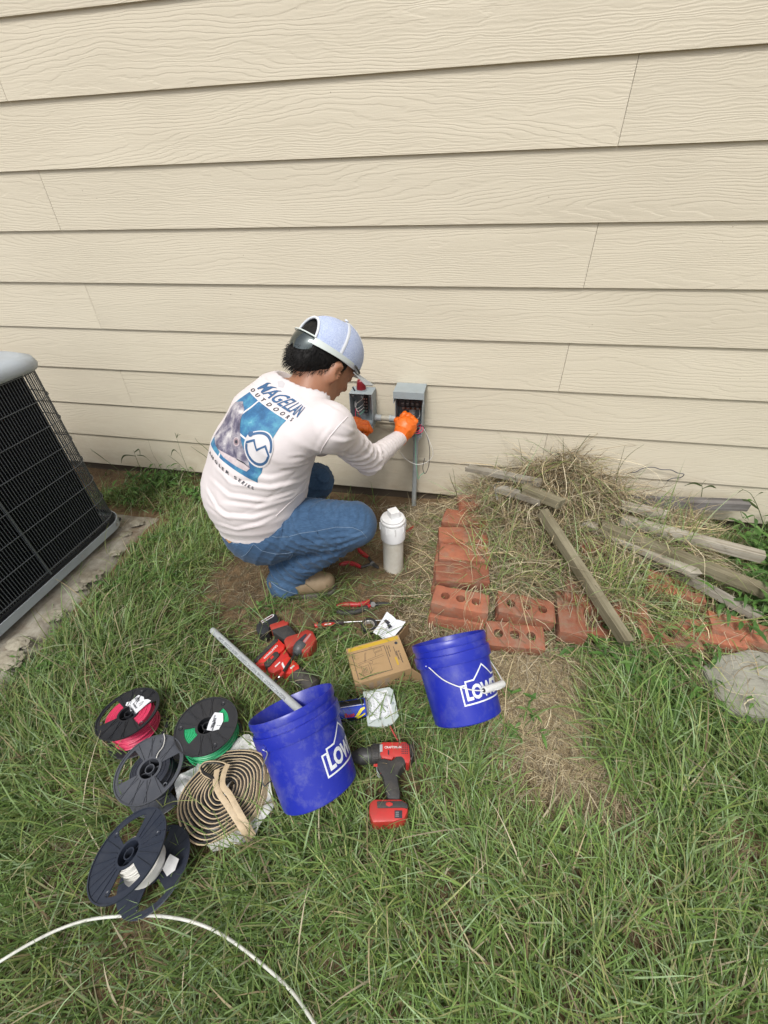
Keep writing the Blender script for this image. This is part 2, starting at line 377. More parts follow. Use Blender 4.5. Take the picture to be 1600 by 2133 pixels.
def alarm_box():
    yf = -0.078
    a = at(727, 819, Y=yf); b = at(775, 821, Y=yf); c = at(775, 890, Y=yf)
    x0, x1, z1, z0 = a[0], b[0], (a[2]+b[2])/2, c[2]-0.004
    T = thing('alarm_control_box', 'open grey wall box with a red dome light on top, at the left glove', 'alarm box', ((x0+x1)/2, 0, z0))
    wallbox(T, x0, x1, z0, z1, yf)
    for fx, fz in ((0.12, 0.9), (0.88, 0.9), (0.12, 0.08), (0.88, 0.08), (0.52, 0.88)):
        mb = MB(); mb.tube([(x0+(x1-x0)*fx, -0.004, z0+(z1-z0)*fz), (x0+(x1-x0)*fx, yf+0.012, z0+(z1-z0)*fz)], 0.0048, 12); obj('screw_post', mb, MT['greyenam'], T, smooth=True, world=True)
    xc = x0+(x1-x0)*0.55
    mb = MB(); mb.box((xc, -0.012, (z0+z1)/2+0.01), (0.016, 0.016, 0.095), bev=0.0015); ts = obj('terminal_strip', mb, MT['blackpl'], T, world=True)
    mb = MB()
    for k in range(6):
        z = z1-0.045-k*0.0135
        for d in (-0.0045, 0.0055): mb.tube([(xc+d, -0.02, z), (xc+d, -0.0225, z)], 0.0034, 8)
    obj('terminal_screws', mb, MT['steel'], ts, world=False)
    bpy.data.objects['terminal_screws'].location = -FR[T].translation
    mb = MB(); xl = x0+(x1-x0)*0.80; mb.box((xl, -0.006, (z0+z1)/2+0.012), (0.018, 0.003, 0.072)); obj('wiring_label', mb, M('stained_label', (0.45, 0.43, 0.45), (0.35, 0.3, 0.3), rough=0.6), T, world=True)
    mb = MB(); mb.box((x0+0.012, -0.03, z0+0.085), (0.006, 0.02, 0.026), bev=0.002); obj('fuse_holder', mb, MT['white'], T, world=True)
    def w(pts, m, r=0.0011): mb = MB(); mb.tube(smoothpath(pts, 6), r, 6); obj('inner_wire', mb, m, T, smooth=True, world=True)
    zt = z1-0.006
    w([(xc+0.004, -0.03, zt), (xc-0.006, -0.045, zt-0.028), (x0+0.022, -0.05, zt-0.05), (x0+0.014, -0.04, zt-0.075)], MT['whitew'])
    w([(x0+0.012, -0.03, z0+0.075), (x0+0.02, -0.05, z0+0.07), (xc-0.02, -0.04, z0+0.075), (xc-0.006, -0.024, z0+0.085)], MT['whitew'])
    w([(x0+0.012, -0.03, z0+0.07), (x0+0.022, -0.05, z0+0.06), (xc-0.02, -0.04, z0+0.06), (xc-0.006, -0.024, z0+0.07)], MT['whitew'])
    w([(x0+0.015, -0.03, z0+0.03), (x0+0.02, -0.05, z0+0.05), (x0+0.035, -0.05, z0+0.048), (xc-0.006, -0.024, z0+0.055)], MT['mint'])
    w([(x0+0.012, -0.03, z0+0.068), (x0+0.014, -0.05, z0+0.045), (x0+0.018, -0.05, z0+0.02)], MT['magenta'], 0.0016)
    w([(x0+0.016, -0.03, z0+0.06), (x0+0.03, -0.055, z0+0.05), (x0+0.036, -0.045, z0+0.02)], MT['magenta'])
    # beacon standing on the lid
    bx = at(753, 812, Y=-0.04)[0]
    mb = MB(); mb.lathe([(0.001, 0.043), (0.009, 0.0425), (0.0145, 0.039), (0.0172, 0.032), (0.0185, 0.02), (0.0198, 0.008), (0.0198, 0.0), (0.001, 0.0)], 28, (bx, -0.04, z1+0.004)); obj('red_beacon', mb, M('red_lens', (0.20, 0.008, 0.014), (0.16, 0.006, 0.012), rough=0.3, coat=0.1), T, smooth=True, world=True)
    mb = MB(); mb.lathe([(0.001, 0.004), (0.0225, 0.004), (0.0225, -0.001), (0.001, -0.001)], 28, (bx, -0.04, z1+0.001)); obj('beacon_base', mb, MT['greyenam'], T, smooth=True, world=True)
    mb = MB(); mb.tube([(bx-0.026, -0.05, z1), (bx-0.034, -0.05, z1+0.016)], 0.0035, 8); obj('toggle_knob', mb, MT['blackpl'], T, smooth=True, world=True)
    return x0, x1, z0, z1, yf
AB = alarm_box()

def disconnect_box():
    yf = -0.088
    a = at(823, 823, Y=yf); b = at(883, 826, Y=yf); c = at(879, 912, Y=yf)
    x0, x1, z1, z0 = a[0], b[0]-0.003, (a[2]+b[2])/2+0.012, c[2]
    T = thing('disconnect_box', 'open grey electrical disconnect box with black breakers under its raised hood', 'electrical box', ((x0+x1)/2, 0, z0))
    wallbox(T, x0, x1, z0, z1, yf)
    w = x1-x0; cx = (x0+x1)/2
    mb = MB(); mb.box((cx, -0.052, z1+0.005), (w+0.010, 0.100, 0.006), bev=0.001); mb.box((cx, yf-0.0145, z1-0.006), (w+0.010, 0.003, 0.028)); mb.box((x0-0.0035, yf-0.001, z1-0.018), (0.003, 0.028, 0.046)); mb.box((x1+0.0035, yf-0.001, z1-0.018), (0.003, 0.028, 0.046))
    obj('hood', mb, MT['greyenam'], T, world=True, bevel=0.0006)
    mb = MB(); mb.box((cx, -0.03, z1-0.022), (w-0.008, 0.004, 0.022)); mb.box((cx, -0.035, z1-0.018), (0.012, 0.010, 0.008)); obj('top_bracket', mb, MT['greyin'], T, world=True)
    zb = z1-0.062
    mb = MB(); mb.box((cx, -0.022, zb), (w-0.010, 0.036, 0.036), bev=0.002)
    for k in (-1, 1): mb.box((cx+k*(w/2-0.012), -0.045, zb+0.004), (0.010, 0.014, 0.03), bev=0.001)
    obj('breaker_base', mb, MT['blackpl'], T, world=True)
    for k in range(4):
        xx = cx-w/2+0.026+k*(w-0.052)/3
        mb = MB(); mb.box((xx, -0.046, zb+0.004), (0.018, 0.014, 0.026), bev=0.0015); br = obj('breaker', mb, MT['blackpl'], T, world=True)
        mb = MB(); mb.box((xx, -0.055, zb+0.004), (0.010, 0.005, 0.006), bev=0.001); mb.box((xx, -0.0535, zb-0.005), (0.011, 0.0012, 0.0012)); h = obj('breaker_switch', mb, M('switch_grey', (0.2, 0.2, 0.2)), br); h.location = -FR[T].translation
        mb = MB(); mb.box((xx, -0.036, zb-0.024), (0.009, 0.012, 0.009), bev=0.001); obj('terminal_lug', mb, MT['steel'], T, world=True)
        mb = MB(); mb.box((xx+0.009, -0.030, zb-0.026), (0.006, 0.012, 0.010), bev=0.001); obj('copper_lug', mb, M('tarnished_copper', (0.25, 0.1, 0.06), rough=0.4, metal=0.6), T, world=True)
    mb = MB(); mb.box((cx+0.004, -0.012, zb-0.052), (0.026, 0.018, 0.030), bev=0.0015); mb.box((cx+0.004, -0.026, zb-0.060), (0.026, 0.012, 0.012), bev=0.001); nb = obj('neutral_block', mb, MT['white'], T, world=True)
    mb = MB()
    for d in (-0.007, 0.002, 0.010): mb.tube([(cx+0.001+d, -0.032, zb-0.060), (cx+0.001+d, -0.034, zb-0.060)], 0.0028, 8)
    s = obj('lug_screws', mb, MT['dsteel'], nb); s.location = -FR[T].translation
    for (fx, fz) in ((0.16, 0.40), (0.84, 0.42), (0.78, 0.20)):
        mb = MB(); mb.lathe([(0.0105, 0), (0.0118, 0.0012), (0.013, 0)], 22, (x0+w*fx, -0.0045, z0+(z1-z0)*fz), R=Matrix.Rotation(PI/2, 3, 'X')); obj('knockout_ring', mb, MT['greyenam'], T, smooth=True, world=True)
    def wr(pts, m, r=0.0012): mb = MB(); mb.tube(smoothpath(pts, 6), r, 6); obj('inner_wire', mb, m, T, smooth=True, world=True)
    wr([(cx+w*0.34, -0.036, zb-0.028), (cx+w*0.36, -0.05, zb-0.05), (cx+w*0.25, -0.05, zb-0.066), (cx+0.006, -0.045, zb-0.07), (cx-0.03, -0.05, zb-0.078)], MT['whitew'])
    wr([(cx-w*0.28, -0.036, zb-0.028), (cx-w*0.26, -0.05, zb-0.055), (cx-w*0.3, -0.055, zb-0.09)], MT['blackw'])
    wr([(cx-w*0.05, -0.036, zb-0.028), (cx-w*0.12, -0.05, zb-0.055), (cx-w*0.14, -0.055, zb-0.09)], MT['blackw'])
    return x0, x1, z0, z1, yf
DB = disconnect_box()

def fittings():
    y = -0.042; z = at(800, 871, Y=y)[2]; xa, xb = AB[1], DB[0]
    T = thing('conduit_nipple', 'short grimy conduit joining the alarm box to the disconnect box', 'conduit', ((xa+xb)/2, y, z))
    L = xb-xa
    mb = MB(); mb.tube([(xa, y, z), (xb, y, z)], 0.0105, 20); obj('pipe', mb, M('grimy_pvc', (0.50, 0.47, 0.38), (0.38, 0.37, 0.31), rough=0.6, scale=40), T, smooth=True, world=True)
    for a, b in ((xa+0.001, xa+L*0.30), (xb-L*0.34, xb-0.001)):
        mb = MB(); mb.tube([(a, y, z), (a+(b-a)*0.3, y, z), (a+(b-a)*0.3+0.0003, y, z), (b, y, z)], [0.0155, 0.0155, 0.0138, 0.0138], 20); obj('coupling', mb, MT['greypvc'], T, smooth=True, world=True)
    # riser down to the soil
    y = -0.040; x = at(867, 905, Y=y)[0]
    xg = at(862, 1050, Y=y)[0]; zt = DB[2]+0.004
    T = thing('grey_conduit_riser', 'grey conduit running down the wall from the disconnect box into the soil', 'conduit', (xg, y, -0.08))
    mb = MB(); mb.tube([(x, y, zt-0.015), (x+(xg-x)*0.5, y, 0.12), (xg, y, -0.12)], 0.0107, 20); obj('pipe', mb, MT['greypvc'], T, smooth=True, world=True)
    mb = MB(); mb.tube([(x, y, zt), (x, y, zt-0.018), (x, y, zt-0.0185), (x, y, zt-0.042)], [0.0165, 0.0165, 0.0142, 0.0142], 20); obj('coupling', mb, MT['greypvc'], T, smooth=True, world=True)
    mb = MB(); mb.tube([(x, y, zt+0.012), (x, y, zt)], 0.0125, 16); obj('locknut', mb, MT['dsteel'], T, smooth=True, world=True)
    a, b, c = at(748, 896, Y=-0.06), at(757, 915, Y=-0.10), at(790, 944, Y=-0.11)
    mb = MB(); mb.tube([a, b, c], 0.0085, 14)
    tag(obj('conduit_stub', mb, MT['greypvc'], smooth=True), 'short grey conduit stub slanting down below the left orange glove', 'conduit')
fittings()

def loose_wires():
    Y = -0.105
    def wire(name, label, mat, pts, r=0.0014):
        P = [at(p[0], p[1], Y=(p[2] if len(p) > 2 else Y)) for p in pts]
        mb = MB(); mb.tube(smoothpath(P, 8), r, 7); tag(obj(name, mb, mat, smooth=True), label, 'wire')
    wire('magenta_wire', 'magenta wire looping from the right glove round the conduit connector', MT['magenta'],
         [(851, 862, -.09), (846, 875, -.125), (851, 890, -.13), (860, 900, -.12), (870, 903, -.12), (880, 898, -.11), (881, 889, -.1), (875, 885, -.08), (869, 889, -.06)], 0.0017)
    wire('magenta_wire', 'inner magenta wire loop lying against the larger magenta loop', MT['magenta'],
         [(854, 866, -.09), (850, 878, -.125), (856, 892, -.13), (866, 899, -.12), (874, 896, -.11), (877, 890, -.1), (872, 888, -.08), (868, 891, -.06)], 0.0016)
    wire('black_wire', 'thin black wire hanging in a long narrow loop beside the conduit', MT['blackw'],
         [(872, 887, -.07), (882, 888), (889, 905), (895, 935), (894, 965), (889, 982), (884, 986), (881, 976), (883, 962), (885, 954)], 0.0014)
    wire('white_wire', 'thin white wire hanging in a wide loop from the right cuff round the conduit', MT['whitew'],
         [(873, 890, -.07), (884, 895), (893, 915), (902, 940), (898, 955), (884, 965), (866, 967), (848, 958), (836, 945), (830, 934, -.14)], 0.0014)
    wire('green_wire', 'pale green wire hanging straight down in front of the conduit', MT['mint'],
         [(867, 886, -.08), (866, 905), (866, 935), (867, 965), (871, 996), (876, 990), (884, 984)], 0.0014)
loose_wires()

def stray_wire():
    P = [at(px, py, Y=-0.012-0.008*(i % 2)) for i, (px, py) in enumerate([(1312, 985), (1325, 983), (1338, 976), (1360, 973), (1377, 978), (1398, 979), (1411, 985), (1425, 988), (1417, 995), (1402, 996), (1390, 1001)])]
    mb = MB(); mb.tube(smoothpath(P, 5), 0.0017, 7)
    tag(obj('stray_wire', mb, M('dark_blue_grey_wire', (0.055, 0.06, 0.09), rough=0.5), smooth=True), 'dark crooked wire resting against the siding above the board pile', 'wire')
stray_wire()

# ------------------------------------------------------------------ drain clean-out pipe
def cleanout():
    x, y = -0.2195, -0.458
    T = thing('cleanout_pipe', 'upright white drain clean-out pipe with a square plug cap', 'pipe', (x, y, -0.09))
    mp = M('sun_yellowed_pvc', (0.66, 0.63, 0.54), (0.74, 0.73, 0.68), rough=0.42, dirt=(0.42, 0.33, 0.2), damt=0.35, dscale=9)
    mw_ = M('white_pvc', (0.76, 0.77, 0.78), (0.80, 0.80, 0.80), rough=0.38, dirt=(0.4, 0.36, 0.28), damt=0.2, dscale=12)
    mb = MB(); mb.lathe([(0.0405, -0.02), (0.0405, 0.21), (0.036, 0.21)], 48); obj('pipe', mb, mp, T, smooth=True)
    mb = MB(); mb.lathe([(0.041, 0.190), (0.0475, 0.191), (0.0478, 0.262), (0.0462, 0.264), (0.046, 0.272), (0.042, 0.273)], 48); ad = obj('adapter', mb, mw_, T, smooth=True)
    for k in range(8):
        th = k*PI/4+0.35; mb = MB(); mb.box((0.0492*math.cos(th), 0.0492*math.sin(th), 0.252), (0.004, 0.0032, 0.034), R=Matrix.Rotation(th, 3, 'Z'), bev=0.0008); obj('grip_rib', mb, mw_, ad)
    mb = MB(); mb.lathe([(0.046, 0.268), (0.0475, 0.272), (0.0475, 0.278), (0.045, 0.281), (0.043, 0.2815), (0.0425, 0.288), (0.040, 0.2895), (0.0, 0.2895)], 48); pl = obj('plug', mb, M('clean_white_pvc', (0.80, 0.80, 0.80), rough=0.35), T, smooth=True)
    mb = MB(); mb.box((0.002, 0.004, 0.302), (0.036, 0.036, 0.028), R=Matrix.Rotation(0.62, 3, 'Z'), bev=0.002); obj('wrench_square', mb, M('plug_white', (0.8, 0.8, 0.8), rough=0.35), pl)
cleanout()

# ------------------------------------------------------------------ air conditioner
def slabmesh(v, f, thick):
    bm = bmesh.new(); vs = [bm.verts.new(p) for p in v]
    for q in f:
        try: bm.faces.new([vs[i] for i in q])
        except ValueError: pass
    bmesh.ops.remove_doubles(bm, verts=bm.verts, dist=1e-6)
    bmesh.ops.recalc_face_normals(bm, faces=bm.faces)
    bmesh.ops.solidify(bm, geom=list(bm.faces), thickness=thick)
    bm.verts.index_update(); r = ([tuple(p.co) for p in bm.verts], [tuple(p.index for p in q.verts) for q in bm.faces]); bm.free(); return r
def aircon():
    W = 0.78; H = 0.70; r = 0.085; z0 = 0.0
    x1, y1 = -1.505, -0.395                                  # the corner seen in the picture
    T = thing('air_conditioner', 'large dark-grilled outdoor air conditioner with a pale grey top at the left edge', 'air conditioner', (x1-W/2, y1-W/2, z0-0.045))
    cx, cy = x1-W/2, y1-W/2
    def rr(hw, rad, n=8):
        P = []
        for (sx, sy, a0) in ((1, 1, 0), (-1, 1, PI/2), (-1, -1, PI), (1, -1, 3*PI/2)):
            for k in range(n+1):
                a = a0+k*PI/2/n; P.append((cx+sx*(hw-rad)+rad*math.cos(a), cy+sy*(hw-rad)+rad*math.sin(a)))
        return P
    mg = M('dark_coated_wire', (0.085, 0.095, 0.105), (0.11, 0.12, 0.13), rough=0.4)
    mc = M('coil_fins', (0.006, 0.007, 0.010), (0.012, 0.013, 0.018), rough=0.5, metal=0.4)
    mtop = M('pale_grey_lid', (0.36, 0.40, 0.44), (0.41, 0.45, 0.485), rough=0.5, dirt=(0.25, 0.24, 0.2), damt=0.3, dscale=9)
    # coil: upright fins round the inside
    coil = rr(W/2-0.022, 0.07); coil_in = rr(W/2-0.05, 0.045)
    mb = MB(); n = len(coil)
    keep = [i for i in range(n)]
    for P, zz in ((coil, 0.03), (coil_in, 0.03)):
        pass
    # the coil does not wrap the far right corner: leave that corner open
    def open_corner(p): return p[0] > x1-0.12 and p[1] > y1-0.088
    v = []; f = []
    def wallstrip(P):
        for i in range(len(P)):
            a, b = P[i], P[(i+1) % len(P)]
            seg = max(1, int(math.hypot(b[0]-a[0], b[1]-a[1])/0.02))
            for k in range(seg):
                p = (a[0]+(b[0]-a[0])*k/seg, a[1]+(b[1]-a[1])*k/seg); q = (a[0]+(b[0]-a[0])*(k+1)/seg, a[1]+(b[1]-a[1])*(k+1)/seg)
                if p[1] > y1-0.075 and p[0] > x1-0.62: continue      # service side towards the wall
                if open_corner(((p[0]+q[0])/2, (p[1]+q[1])/2)): continue
                o = len(v); v.extend([(p[0], p[1], z0+0.03), (q[0], q[1], z0+0.03), (q[0], q[1], z0+H), (p[0], p[1], z0+H)]); f.append((o, o+1, o+2, o+3))
    wallstrip(coil)
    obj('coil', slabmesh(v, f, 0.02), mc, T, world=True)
    mb = MB()                                                # fin ridges on the visible face
    for k in range(230):
        yy = y1-0.09-k*(W-0.14)/230
        mb.box((x1-0.0205, yy, z0+H/2), (0.003, 0.0008, H-0.04))
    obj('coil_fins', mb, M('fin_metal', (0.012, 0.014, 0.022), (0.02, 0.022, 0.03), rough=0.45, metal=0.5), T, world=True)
    # wire guard: uprights, then hoops
    P = rr(W/2-0.004, r, 10); per = []
    for i in range(len(P)):
        a, b = np.array(P[i]), np.array(P[(i+1) % len(P)]); d = np.linalg.norm(b-a)
        per.append((a, b, d))
    tot = sum(p[2] for p in per); ups = []; s = 0; step = 0.0108; nx = 0.0
    for a, b, d in per:
        while nx < s+d: ups.append(a+(b-a)*((nx-s)/d)); nx += step
        s += d
    vis = [p for p in ups if p[0] > x1-0.5 and (p[0] > cx+0.1 or p[1] > cy)]
    for p in vis:
        mb = MB(); mb.tube([(p[0], p[1], z0+0.012), (p[0], p[1], z0+H)], 0.0015, 5, cap=False); obj('guard_rod', mb, mg, T, smooth=True, world=True)
    Pi = rr(W/2-0.0005, r+0.003, 8)
    for k in range(8):
        z = z0+0.03+k*(H-0.05)/7.0; mb = MB(); pts = [(q[0], q[1], z) for q in Pi]; pts.append(pts[0]); mb.tube(pts, 0.0019, 6, cap=False, up=(0, 0, 1)); obj('guard_hoop', mb, mg, T, smooth=True, world=True)
    mb = MB(); mb.box((x1-0.002, y1-0.40, z0+H/2), (0.007, 0.007, H-0.02), bev=0.001); obj('guard_stay', mb, mg, T, world=True)
    # base tray and black bottom gasket
    def band(hw, rad, za, zb, th, name, mat):
        A = rr(hw, rad); n = len(A); v = [(p[0], p[1], za) for p in A]+[(p[0], p[1], zb) for p in A]; f = [(i, (i+1) % n, n+(i+1) % n, n+i) for i in range(n)]
        return obj(name, slabmesh(v, f, -th), mat, T, world=True, smooth=True)
    band(W/2+0.008, r+0.008, z0-0.03, z0+0.004, 0.004, 'base_tray', mtop)
    mb = MB(); mb.box((cx, cy, z0-0.02), (W-0.02, W-0.02, 0.012)); obj('base_pan', mb, M('dark_grey_pan', (0.05, 0.05, 0.055)), T, world=True)  # base pan in one plain dark grey
    band(W/2-0.006, r-0.004, z0+0.004, z0+0.018, 0.006, 'bottom_gasket', MT['blackpl'])
    # lid: rounded cover rising to the fan ring
    prof = [(W/2-0.01, -0.012), (W/2+0.010, -0.014), (W/2+0.014, 0.0), (W/2+0.008, 0.022), (W/2-0.012, 0.034), (W/2-0.075, 0.042), (W/2-0.10, 0.043), (W/2-0.112, 0.052), (W/2-0.135, 0.054), (W/2-0.15, 0.046), (W/2-0.18, 0.046)]
    mb = MB(); rings = []
    for hw, z in prof:
        rings.append([(p[0], p[1], z0+H+z) for p in rr(hw, min(hw*0.98, r+0.01+max(0, (W/2-hw))*1.6))])
    n = len(rings[0]); v = [p for rg in rings for p in rg]; f = [(i*n+j, i*n+(j+1) % n, (i+1)*n+(j+1) % n, (i+1)*n+j) for i in range(len(rings)-1) for j in range(n)]
    mb.add(v, f); obj('top_cover', mb, mtop, T, smooth=True, world=True, auto=80)
    for k in range(9):
        rad = 0.03+k*0.022; mb = MB(); mb.tube([(cx+rad*math.cos(a), cy+rad*math.sin(a), z0+H+0.05) for a in np.linspace(0, 2*PI, 40)], 0.002, 5, cap=False); obj('fan_guard_ring', mb, mg, T, smooth=True, world=True)
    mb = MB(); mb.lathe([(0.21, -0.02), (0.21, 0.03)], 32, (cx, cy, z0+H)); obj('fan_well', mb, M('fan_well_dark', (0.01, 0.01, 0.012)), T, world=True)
    for yy in (y1-0.27, y1-0.06):
        mb = MB(); mb.tube([(x1+0.009, yy, z0-0.012), (x1+0.0125, yy, z0-0.012)], 0.0055, 6); obj('base_screw', mb, MT['steel'], T, world=True)
    # concrete pad
    mp = M('rough_pad_concrete', (0.40, 0.38, 0.32), (0.17, 0.145, 0.11), rough=0.95, scale=14, dirt=(0.17, 0.11, 0.06), damt=0.95, dscale=5, bump=1.0, bscale=45)
    xs = np.linspace(-2.6, x1+0.135, 60); ys = np.linspace(-1.7, y1+0.10, 70); v = []; f = []
    for i, x in enumerate(xs):
        for j, y in enumerate(ys):
            ex = (xs[-1]-x); ey = (ys[-1]-y); e = min(ex, ey); dx = 0.02*float(vnoise(y*9, 5.0)) if i > 55 else 0; z = -0.062+0.004*float(vnoise(x*16, y*16))+0.003*float(vnoise(x*40, y*40, 3))-(0.045 if e < 1e-4 else 0.012 if e < 0.035 else 0)
            v.append((x+dx, y, z))
    n = len(ys); f = [(i*n+j, (i+1)*n+j, (i+1)*n+j+1, i*n+j+1) for i in range(len(xs)-1) for j in range(n-1)]
    o = obj('concrete_pad', (v, f), mp, smooth=True, auto=180); tag(o, 'rough dirty concrete pad under the air conditioner', 'concrete pad')
aircon()
def rubble():
    mr = M('broken_mortar', (0.42, 0.39, 0.31), (0.22, 0.20, 0.155), rough=0.95, scale=26, bump=1.0, bscale=60, vary=0.15, dirt=(.12, .09, .05), damt=.8)
    spots = [((285, 1090), .030, 'flat pale mortar lump nearest the wall beyond the air conditioner corner'), ((262, 1112), .024, 'small mortar lump beside the pad corner'), ((240, 1152), .022, 'mortar lump half hidden in weeds by the pad'),
             ((192, 1200), .040, 'large cream mortar lump on the pad edge'), ((165, 1222), .028, 'cream mortar lump just below the largest one'), ((112, 1282), .034, 'grey white mortar lump midway along the pad edge'), ((40, 1340), .036, 'mortar lump at the lower left by the pad'), ((18, 1375), .046, 'mortar lump at the left picture edge')]
    for (p, r, lab) in spots:
        q = at(*p, z=-0.055); bm = bmesh.new(); bmesh.ops.create_icosphere(bm, subdivisions=4, radius=1)
        for v in bm.verts:
            s = 1+0.55*float(vnoise(v.co.x*1.8+q[0]*9, v.co.y*1.8, v.co.z*1.6))+0.28*float(vnoise(v.co.x*4.5, v.co.y*4.5+q[1]*7, v.co.z*5))
            v.co = Vector((v.co.x*s*r*1.0, v.co.y*s*r*.8, max(-0.3, v.co.z)*s*r*0.24))
        bm.verts.index_update(); vv = [tuple(v.co) for v in bm.verts]; ff = [tuple(x.index for x in g.verts) for g in bm.faces]; bm.free()
        o = obj('mortar_lump', (vv, ff), mr, smooth=True, auto=60); o.location = (q[0], q[1], -0.055); tag(o, lab, 'rubble', 'mortar lumps along the pad')
rubble()
# ------------------------------------------------------------------ bricks, boards, slab
def mat_brick():
    return M('red_fired_clay', (0.34, 0.118, 0.062), (0.245, 0.088, 0.052), rough=0.85, scale=16, bump=0.9, bscale=70, dirt=(0.24, 0.18, 0.13), dscale=13, damt=1.0, vary=0.24)
def brick_mesh(seed, holes=True):
    L, Wd, Hh = 0.193, 0.090, 0.056; rnd = np.random.default_rng(seed)
    bm = bmesh.new()
    # top outline with three core holes as a bridged grid
    def prof(z):
        pass
    nx, ny = 24, 11; xs = np.linspace(-L/2, L/2, nx+1); ys = np.linspace(-Wd/2, Wd/2, ny+1)
    hc = [(-0.052, 0.0), (0.0, 0.0), (0.052, 0.0)] if holes else []; hr = 0.0155
    def snap(x, y):
        for hx, hy in hc:
            d = math.hypot(x-hx, y-hy)
            if abs(d-hr) < 0.0052 and d > 1e-6: return hx+(x-hx)*hr/d, hy+(y-hy)*hr/d
        return x, y
    G = {}
    for zi, z in ((0, Hh/2), (1, -Hh/2)):
        for i in range(nx+1):
            for j in range(ny+1):
                x, y = snap(xs[i], ys[j]); G[zi, i, j] = bm.verts.new((x, y, z))
    def inside(i, j):
        cx = sum(G[0, a, b].co.x for a in (i, i+1) for b in (j, j+1))/4; cy = sum(G[0, a, b].co.y for a in (i, i+1) for b in (j, j+1))/4
        return any(math.hypot(cx-hx, cy-hy) < hr*0.93 for hx, hy in hc)
    cells = {(i, j): not inside(i, j) for i in range(nx) for j in range(ny)}
    for (i, j), ok in cells.items():
        if not ok: continue
        for zi in (0, 1):
            q = [G[zi, i, j], G[zi, i+1, j], G[zi, i+1, j+1], G[zi, i, j+1]]
            bm.faces.new(q if zi == 0 else q[::-1])
        for (di, dj, a, b) in ((-1, 0, (i, j), (i, j+1)), (1, 0, (i+1, j), (i+1, j+1)), (0, -1, (i, j), (i+1, j)), (0, 1, (i, j+1), (i+1, j+1))):
            if not cells.get((i+di, j+dj), False):
                bm.faces.new([G[0, a[0], a[1]], G[0, b[0], b[1]], G[1, b[0], b[1]], G[1, a[0], a[1]]])
    bmesh.ops.recalc_face_normals(bm, faces=bm.faces)
    ed = [e for e in bm.edges if len(e.link_faces) == 2 and e.calc_face_angle(0) > 1.2 and abs(abs(e.verts[0].co.z)-Hh/2) < 1e-5]
    sx, sy, sz = rnd.uniform(0, 50, 3)
    bmesh.ops.subdivide_edges(bm, edges=[e for e in bm.edges if abs(e.verts[0].co.z-e.verts[1].co.z) > 0.03], cuts=3)
    for v in bm.verts:
        c = v.co; ex = L/2-abs(c.x); ey = Wd/2-abs(c.y); ez = Hh/2-abs(c.z); near = sorted((ex, ey, ez))[:2]
        chip = 1 if (near[0] < 1e-4 and near[1] < 1e-4) else 0
        a = 0.0011+0.0022*chip
        n1 = float(vnoise(c.x*22+sx, c.y*22+sy, c.z*22+sz)); n2 = float(vnoise(c.x*60+sx, c.y*60, c.z*60+sz))
        if chip:
            amt = 0.0028+0.007*max(0, n1-0.35)
            c.x -= math.copysign(amt, c.x) if ex < 1e-4 else 0; c.y -= math.copysign(amt, c.y) if ey < 1e-4 else 0; c.z -= math.copysign(amt*0.7, c.z) if ez < 1e-4 else 0
        c.x += a*n1*0.6; c.y += a*n2*0.6; c.z += a*float(vnoise(c.x*30+sz, c.y*30, c.z*30))
    me = bpy.data.meshes.new('brick'); bm.to_mesh(me); bm.free(); me.shade_smooth()
    try: me.set_sharp_from_angle(angle=math.radians(38))
    except Exception: pass
    return me
MBR = mat_brick(); BRICKS = [brick_mesh(s, True) for s in (1, 2, 3)] + [brick_mesh(s, False) for s in (4, 5)]
for me in BRICKS: me.materials.append(MBR)
